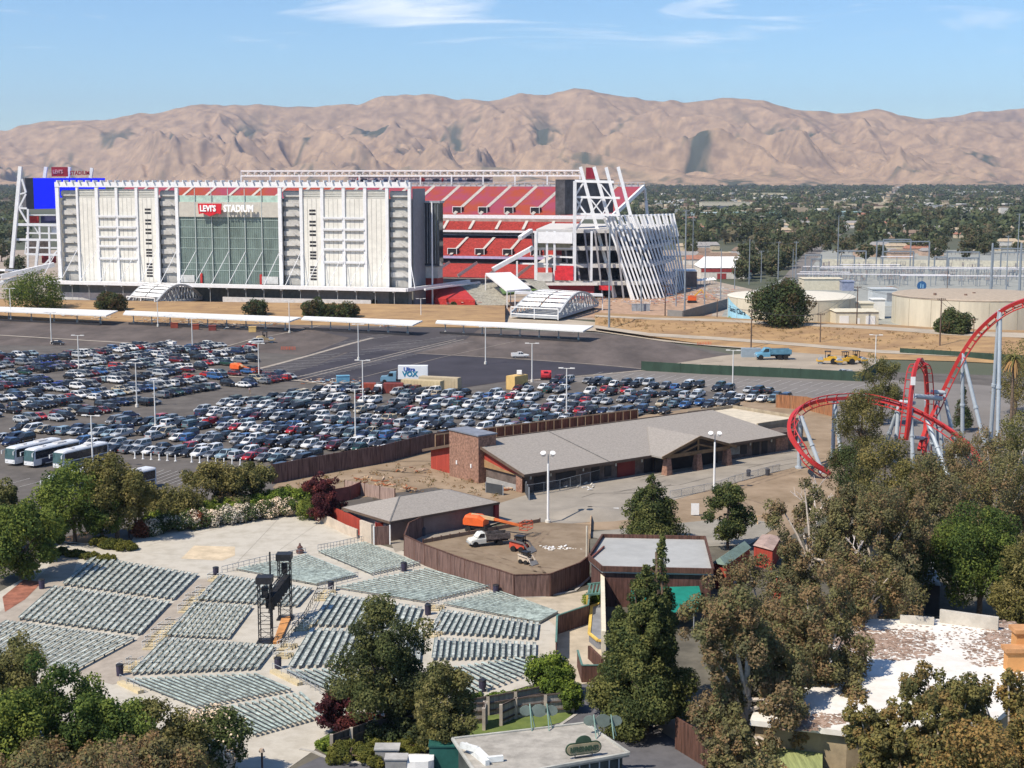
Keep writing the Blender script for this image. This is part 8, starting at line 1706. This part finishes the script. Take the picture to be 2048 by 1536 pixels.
# gum trees
for (u, vb, vt, w, pal, n, wt, lab, kd) in (
 (1492, 1565, 1115, 235, 'gum', 30000, (1, 1.2, .8), 'great brown gum tree leaning over the dark fence', 'gum'),
 (1625, 1500, 1125, 215, 'gum', 28000, (1.1, .9, 1), 'wide drooping gum tree in front of the white roof', 'gum'),
 (1530, 1340, 1090, 210, 'gum', 17000, (.8, 1.3, .8), 'red brown gum crown below the red sheds', 'gum'),
 (1625, 1250, 915, 165, 'gum', 19000, (1.2, .5, 1), 'olive gum tree with bare white branches', 'gum'),
 (1745, 1260, 930, 190, 'gum', 19000, (1, .8, 1), 'tall gum tree between the coaster and the white roof', 'gum'),
 (1700, 1360, 1070, 190, 'gum', 17000, (1, 1.2, .8), 'gum tree with pale dead branches above the roof leaves', 'gum'),
 (1800, 1230, 1010, 130, 'dark', 11000, (1, .8, .6), 'dark tree beside the pale roofed shed', 'round'),
 (1915, 1120, 856, 215, 'gum', 19000, (.8, 1, 1.1), 'brown gum tree right of the coaster supports', 'gum'),
 (1945, 1005, 852, 130, 'gum', 9000, (1, .6, 1), 'gum crown hiding the low end of the red track', 'gum'),
 (1990, 1140, 832, 200, 'gum', 15000, (1, .9, 1), 'brown gum tree against the right edge', 'gum'),
 (2060, 1100, 800, 170, 'olive', 11000, (1, .6, 1), 'olive tree cut by the right edge above the gum trees', 'gum'),
 (1765, 1090, 868, 130, 'olive', 12000, (1, 1, .8), 'yellowish tree under the red coaster turn', 'round'),
 (1718, 930, 772, 100, 'olive', 9000, (1, .6, 1.2), 'olive tree inside the red coaster loop', 'round'),
 (1762, 850, 698, 95, 'olive', 8000, (1, .6, 1.2), 'tree whose top meets the green screened fence', 'loose'),
 (1700, 1000, 880, 100, 'dark', 6500, (1, 1, .4), 'dark tree behind the yellowish one by the coaster', 'round'),
 (1850, 1050, 905, 110, 'olive', 8000, (1, .8, 1), 'green tree at the feet of the coaster supports', 'round'),
 (2030, 830, 672, 110, 'olive', 7000, (1, .4, 1.2), 'dark olive tree at the right edge above the palm', 'round'),
 (1925, 862, 772, 42, 'dark', 3000, (1, .6, .3), 'small dark cypress between coaster supports', 'cone'),
 (2040, 1010, 900, 110, 'green', 6500, (1, .3, 1.4), 'dark green tree at the right edge', 'round'),
 (1958, 1245, 1000, 200, 'green', 20000, (.8, .1, 1.8), 'large dense deep green tree above the white roof', 'oak'),
 (2050, 1290, 1050, 140, 'olive', 12000, (1, .9, .6), 'yellow green tree at the right edge by the orange building', 'round'),
 (1890, 1660, 1275, 185, 'gold', 26000, (1, 1, 1), 'golden brown tree at the bottom right', 'gum'),
 (2015, 1680, 1330, 200, 'gold', 22000, (1, 1.1, 1), 'golden brown tree in the bottom right corner', 'gum'),
 (1760, 1660, 1390, 150, 'gold', 14000, (1, .6, 1.1), 'lower golden green tree left of the bottom right pair', 'gum'),
 (1930, 1780, 1440, 250, 'gold', 16000, (1, .8, 1.2), 'golden brown crown cut by the bottom right edge', 'round'),
 (1470, 1640, 1430, 120, 'gum', 7000, (1, .5, 1.4), 'dark low gum branches over the driveway fence', 'gum'),
 (1540, 1720, 1485, 150, 'gum', 7000, (1, .3, 1.5), 'shadowy gum branches before the pale green hall', 'gum'),
 (1680, 1600, 1500, 80, 'bush', 3500, (1, 1), 'small bush below the pale green wall', 'shrub')):
    T(kd, pal, u, vb, vt, w, lab, n, .18, wt, pale=(kd == 'gum'), droop=.6 if kd == 'gum' else 0, limbs=14 if kd == 'gum' else 7)
# bare white branches
def bare(u, v, Y, h, label, seed):
    rs = random.Random(seed); b = W(u, v, Y); m = MB()
    def br(p, d, l, r, k):
        q = p+d*l; m.tube(p, q, r, r*.6, 6)
        if k: [br(q, unit(d+V(rs.uniform(-.8, .8), rs.uniform(-.5, .5), rs.uniform(-.1, .5))), l*rs.uniform(.5, .8), r*.55, k-1) for _ in range(3)]
    br(b, V(-.1, 0, 1), h, .2, 3); m.build('bare_branches', M('bleached_wood', (.66, .58, .52), .8, .1), label=label, cat='branches')
bare(1636, 1080, 196, 3.2, 'white bare branches standing out of the olive gum tree', 2); bare(1722, 1175, 172, 1.6, 'pale dead twigs on the gum tree above the white roof', 5); bare(1716, 1130, 172, 1.4, 'upper pale dead twigs on the same gum tree', 8)
# oak trees by the creek, stadium trees
T('oak', 'dark', 1558, 668, 562, 132, 'large dark round tree on the bank in front of the mural tank', 9000, .5, (1, 1.2, .6), limbs=9)
T('oak', 'dark', 1905, 686, 620, 78, 'smaller dark round tree in front of the larger tank', 5000, .45, (1, 1, .4))
for u, vb, vt, w, lab in ((75, 628, 543, 118, 'big round tree at the left end of the stadium'), (222, 630, 583, 60, 'small tree left of the left footbridge'), (513, 638, 596, 50, 'small round tree below the green glass'), (630, 641, 598, 52, 'left of a pair of bushy trees on the bank'), (665, 641, 606, 42, 'middle bushy tree on the bank below the stadium'), (695, 642, 603, 48, 'right of the bushy trees on the bank'), (907, 618, 604, 14, 'tiny bush by the red vomitory'), (750, 612, 597, 10, 'tiny bush against the grey storey')): T('round', 'dark' if u != 75 else 'green', u, vb, vt, w, lab, 5500 if w > 50 else 2600, .42, (1, .6, 1))
# weeds and dry tufts on the bank, dirt and kerbs
rs = random.Random(6); cl_ = []
for k in range(900):
    z_ = random.random
    if k < 450: t_ = rs.random(); i_ = rs.randrange(len(UR)-2); a_, b_ = UR[i_], UR[i_+1]; f_ = rs.random(); u_ = a_[0]+(b_[0]-a_[0])*f_; lo = a_[2]+(b_[2]-a_[2])*f_; hi = a_[3]+(b_[3]-a_[3])*f_; v_ = hi+(lo-hi)*t_; p_ = G(u_, v_, 3.4-2.4*t_)
    elif k < 650: u_ = rs.uniform(0, 1000); t_ = rs.random(); p_ = G(u_, 605+t_*16+u_*.0145, 2.6-1.3*t_)
    else: p_ = G(rs.uniform(560, 1000), rs.uniform(930, 1000), 0)
    cl_.append((p_.x, p_.y, p_.z+.1, rs.uniform(.25, .7)))
wd = leafmesh('dry_weeds', cl_, 14000, .16, [L_('weed_tan', (.16, .10, .045)), L_('weed_olive', (.09, .08, .035))], 4); o = bpy.data.objects.new('dry_weeds', wd); COL.objects.link(o); tag(o, 'scattered dry weeds on the bank and the bare dirt', 'weeds', kind='stuff')
# palm
p = G(2022, 850); h = hgt_at(p, 716); o = empty('palm_tree', p, 'palm with drooping dry fronds at the right edge', 'palm'); m = MB(); m.tube(p, p+V(0, 0, h), .4, .3, 8); m.build('trunk', bark, o); m = MB(); rs = random.Random(1)
for k in range(60):
    a, el = rs.uniform(0, 6.28), rs.uniform(-.9, 1.1); d = V(math.cos(a)*math.cos(el), math.sin(a)*math.cos(el), math.sin(el)); l = rs.uniform(2.6, 3.8); q = p+V(0, 0, h); s = V(-math.sin(a), math.cos(a), 0)
    for j in range(4): t0, t1 = j/4, (j+1)/4; f = lambda t: q+d*l*t-V(0, 0, 2.4*t*t); m.add([f(t0)-s*.3*(1-t0*.6), f(t0)+s*.3*(1-t0*.6), f(t1)+s*.3*(1-t1*.8), f(t1)-s*.3*(1-t1*.8)], [(0, 1, 2, 3)], 1 if el < -.1 else 0)
m.build('fronds', [PAL['olive'][0], L_('dry_frond', (.24, .15, .07))], o)
# ---------------------------------------------------------------- suburb trees: individuals, then the far woods as one mass
far_p = []
for k in range(8):
    rng = np.random.default_rng(50+k); kd = ('round', 'round', 'loose', 'oak', 'cone', 'round', 'gum', 'oak')[k]; H, Wd = (11, 11, 12, 10, 15, 9, 15, 12)[k], (10, 12, 11, 11, 6, 9, 10, 13)[k]
    me = leafmesh('crown', clumps_for(kd, H, Wd, rng), 1300, .62, PAL['city'], 70+k, ((1, 1, .3), (1, 1, .2), (1, .5, 1.2), (1, 1.4, .3), (.3, 2, .1), (1.3, .8, .6), (.5, .5, 1.5), (1, 1, .5))[k]); far_p.append((me, H, kd))
tkm = MB(); tkm.tube((0, 0, 0), (0, 0, 5), .3, .2, 6); tk0 = tkm.build('trunk', bark, None, loc=(0, 0, 0)); tkme = tk0.data; bpy.data.objects.remove(tk0)
random.seed(77); FT = []
def okfar(u, v):
    if 1590 < u and v > 524: return False
    if 60 < u < 1262: return False
    if u < 1395 and v > 470 and u > 60: return v < 520 and u > 1372
    if 1262 <= u < 1372: return v < 470
    if v > 560 and u > 60: return False
    if abs(u-(1575+(600-v)*.95)) < 10 and v > 440: return False
    return True
while len(FT) < 292:
    u = random.uniform(1262, 2140) if random.random() < .9 else random.uniform(-140, 60); Y = random.uniform(720, 2100); v = 356+165000/Y
    if okfar(u, v): FT.append((u, v))
for k in range(22): t = k/21; FT.append((1482+150*t+random.uniform(-5, 5), 562-62*t+random.uniform(-2, 2)))
FT.sort(key=lambda q: -q[1]); FT = FT[:300]
bands = [FT[i:i+50] for i in range(0, 300, 50)]; bn = ('nearest', 'second', 'third', 'fourth', 'fifth', 'farthest')
for bi, b in enumerate(bands):
    for k, (u, v) in enumerate(sorted(b)):
        g = G(u, v); me, H, kd = random.choice(far_p); s = random.uniform(.75, 1.35)
        o = empty('suburb_tree', g, '%s suburb tree from left in the %s band beyond the works' % (ordn(k), bn[bi]), 'tree', 'trees of the suburb'); o.rotation_euler = (0, 0, random.uniform(0, 6.28)); o.scale = (s*random.uniform(.9, 1.2), s*random.uniform(.9, 1.2), s)
        for nm, mm in (('crown', me), ('trunk', tkme)): c = bpy.data.objects.new(nm, mm); COL.objects.link(c); c.parent = o
rng = np.random.default_rng(8); NT = 15500; Y = 1250+8050*rng.random(NT)**.95; U = rng.uniform(-150, 2200, NT); keep = ((U < 60) | (U > 1300) | ((U > 1240) & (Y > 1500)) | (Y > 5200)); 
ex = np.abs(U-(1575+(600-(356+165000/Y))*.95)) > 8; Y, U = Y[keep & ex], U[keep & ex]; X = (U-1024)/2990*Y; n = len(X); q = 26; 
s = rng.uniform(4, 7.5, n)*(1+np.clip((Y-4000)/9000, 0, 1)); hh = rng.uniform(.6, 1.2, n)
d = rng.normal(size=(n, q, 3)); d /= np.linalg.norm(d, axis=2)[..., None]; P = np.stack([X[:, None]+d[..., 0]*s[:, None], Y[:, None]+d[..., 1]*s[:, None], (s*hh)[:, None]*(1.0+.85*d[..., 2])], -1).reshape(-1, 3)
nr = d.reshape(-1, 3)+rng.normal(size=(n*q, 3))*.5; nr[:, 2] += .4; nr /= np.linalg.norm(nr, axis=1)[:, None]; a = np.cross(nr, rng.normal(size=(n*q, 3))); a /= np.linalg.norm(a, axis=1)[:, None]; b = np.cross(nr, a); sz = (np.repeat(s, q)*rng.uniform(.3, .55, n*q))[:, None]
Q = np.stack([P-a*sz, P-b*sz*.7, P+a*sz, P+b*sz*.7], 1).reshape(-1, 3).astype(np.float32); Q[:, 2] = np.maximum(Q[:, 2], .05); N4 = n*q
me = bpy.data.meshes.new('suburb_woods'); me.vertices.add(4*N4); me.vertices.foreach_set('co', Q.ravel()); me.loops.add(4*N4); me.loops.foreach_set('vertex_index', np.arange(4*N4, dtype=np.int32)); me.polygons.add(N4); me.polygons.foreach_set('loop_start', np.arange(0, 4*N4, 4, dtype=np.int32)); me.polygons.foreach_set('material_index', np.repeat(rng.choice(3, n, p=(.45, .4, .15)), q).astype(np.int32)); me.update(calc_edges=True)
for m in PAL['city']: me.materials.append(m)
o = bpy.data.objects.new('suburb_woods', me); COL.objects.link(o); tag(o, 'far tree cover of the valley running to the foot of the hills', 'woods', kind='stuff')
# specks of far houses
rng = np.random.default_rng(3); mb = MB()
for k in range(900):
    Y_ = 2300+6500*rng.random(); u_ = rng.uniform(1240, 2160) if rng.random() < .85 else rng.uniform(-120, 60); x_ = (u_-1024)/2990*Y_; w_ = rng.uniform(8, 26); h_ = rng.uniform(5, 10); mb.box((x_, Y_, h_/2), (w_, rng.uniform(8, 16), h_), rng.uniform(0, .6), int(rng.integers(0, 4)))
mb.build('distant_houses', [wl[0], wl[2], rf[1], rf[3]], label='specks of distant houses and sheds scattered through the valley trees', cat='houses', kind='stuff', loc=(0, 0, 0))

# ---------------------------------------------------------------- people, a few pixels tall
def skinned(name, pts, edges, rad, mat, parent, sub=1):
    me = bpy.data.meshes.new(name); me.from_pydata(pts, edges, []); o = bpy.data.objects.new(name, me); COL.objects.link(o); m = o.modifiers.new('skin', 'SKIN'); o.modifiers.new('sub', 'SUBSURF').levels = sub
    sk = me.skin_vertices[0].data if me.skin_vertices else None
    if sk is None:
        bpy.context.view_layer.objects.active = o; sk = me.skin_vertices[0].data
    for i, r in enumerate(rad): sk[i].radius = (r, r)
    sk[0].use_root = True
    bpy.context.view_layer.update(); me2 = bpy.data.meshes.new_from_object(o.evaluated_get(bpy.context.evaluated_depsgraph_get())); bpy.data.objects.remove(o); me2.materials.clear(); me2.materials.append(mat)
    o = bpy.data.objects.new(name, me2); COL.objects.link(o); o.parent = parent; return o
def person(u, v, ang, shirt, trous, label, step=.22):
    g = G(u, v); o = empty('person', (g.x, g.y, .1), label, 'person'); o.rotation_euler = (0, 0, ang)
    P = [(0, 0, .95), (0, 0, 1.2), (0, 0, 1.42), (0, 0, 1.52), (.02, 0, 1.62), (.02, 0, 1.72), (0, .19, 1.42), (-.06, .24, 1.15), (.06, .25, .92), (.1, .25, .84), (0, -.19, 1.42), (.06, -.24, 1.15), (.18, -.25, .95), (.22, -.25, .87), (0, .1, .88), (step*.5, .1, .5), (step, .1, .08), (step+.16, .1, .04), (0, -.1, .88), (-step*.3, -.1, .5), (-step, -.1, .1), (-step+.14, -.1, .04)]
    E = [(0, 1), (1, 2), (2, 3), (3, 4), (4, 5), (2, 6), (6, 7), (7, 8), (8, 9), (2, 10), (10, 11), (11, 12), (12, 13), (0, 14), (14, 15), (15, 16), (16, 17), (0, 18), (18, 19), (19, 20), (20, 21)]
    Rr = [.14, .13, .13, .055, .09, .08, .06, .045, .035, .03, .06, .045, .035, .03, .085, .06, .042, .035, .085, .06, .042, .035]
    skinned('body', P, E, Rr, M('skin', (.42, .26, .19), .6), o)
    I = [0, 1, 2, 6, 7, 10, 11]; skinned('shirt', [P[i] for i in I], [(0, 1), (1, 2), (2, 3), (3, 4), (2, 5), (5, 6)], [Rr[i]+.025 for i in I], shirt, o)
    I = [0, 14, 15, 16, 18, 19, 20]; skinned('trousers', [P[i] for i in I], [(0, 1), (1, 2), (2, 3), (0, 4), (4, 5), (5, 6)], [Rr[i]+.02 for i in I], trous, o)
    m = MB(); m.loft([[V(.0+r*math.cos(k*.785), r*math.sin(k*.785), z) for k in range(8)] for r, z in ((.10, 1.68), (.105, 1.75), (.07, 1.82), (.01, 1.84))]); h = m.build('hair', M('hair_dark', (.03, .02, .015), .8), o); 
    for vv in h.data.vertices: vv.co += Vector((g.x, g.y, .1))
jean = M('jeans', (.05, .07, .12), .9); khaki = M('khaki', (.38, .30, .2), .9)
try:
    person(1297, 944, 1.2, M('shirt_orange', (.65, .25, .08), .9), khaki, 'person in an orange top standing by the porch pier')
    person(1304, 941, 2.2, white, jean, 'person in a white top beside the one in orange')
    person(24, 818, .4, M('shirt_tan', (.5, .36, .25), .9), khaki, 'person in tan walking among the far left cars')
    person(15, 822, .2, M('shirt_blue', (.06, .12, .4), .9), jean, 'person in blue walking at the left edge of the rows')
    person(500, 789, -1.2, M('shirt_pink', (.6, .42, .4), .9), khaki, 'person in a pale top behind the black car near the striped lot')
    person(845, 850, -.6, M('shirt_orange', (.65, .25, .08), .9), jean, 'person in orange walking between the near car rows') if False else None
except Exception as ex: print('person failed', ex)
# ------------------------------------------------------------------ haze
mb = MB(); mb.box((0, 8900, 479), (25400, 18200, 962))
hz = bpy.data.materials.new('haze'); hz.use_nodes = True; t = hz.node_tree; t.nodes.clear()
o = t.nodes.new('ShaderNodeOutputMaterial'); pv = t.nodes.new('ShaderNodeVolumePrincipled')
pv.inputs['Color'].default_value = (0.72, 0.80, 1.0, 1); pv.inputs['Density'].default_value = 3.7e-5; pv.inputs['Anisotropy'].default_value = 0.3
t.links.new(pv.outputs[0], o.inputs['Volume'])
mb.build('haze', hz, kind='stuff', label='thin pale blue summer haze over the valley', cat='haze')
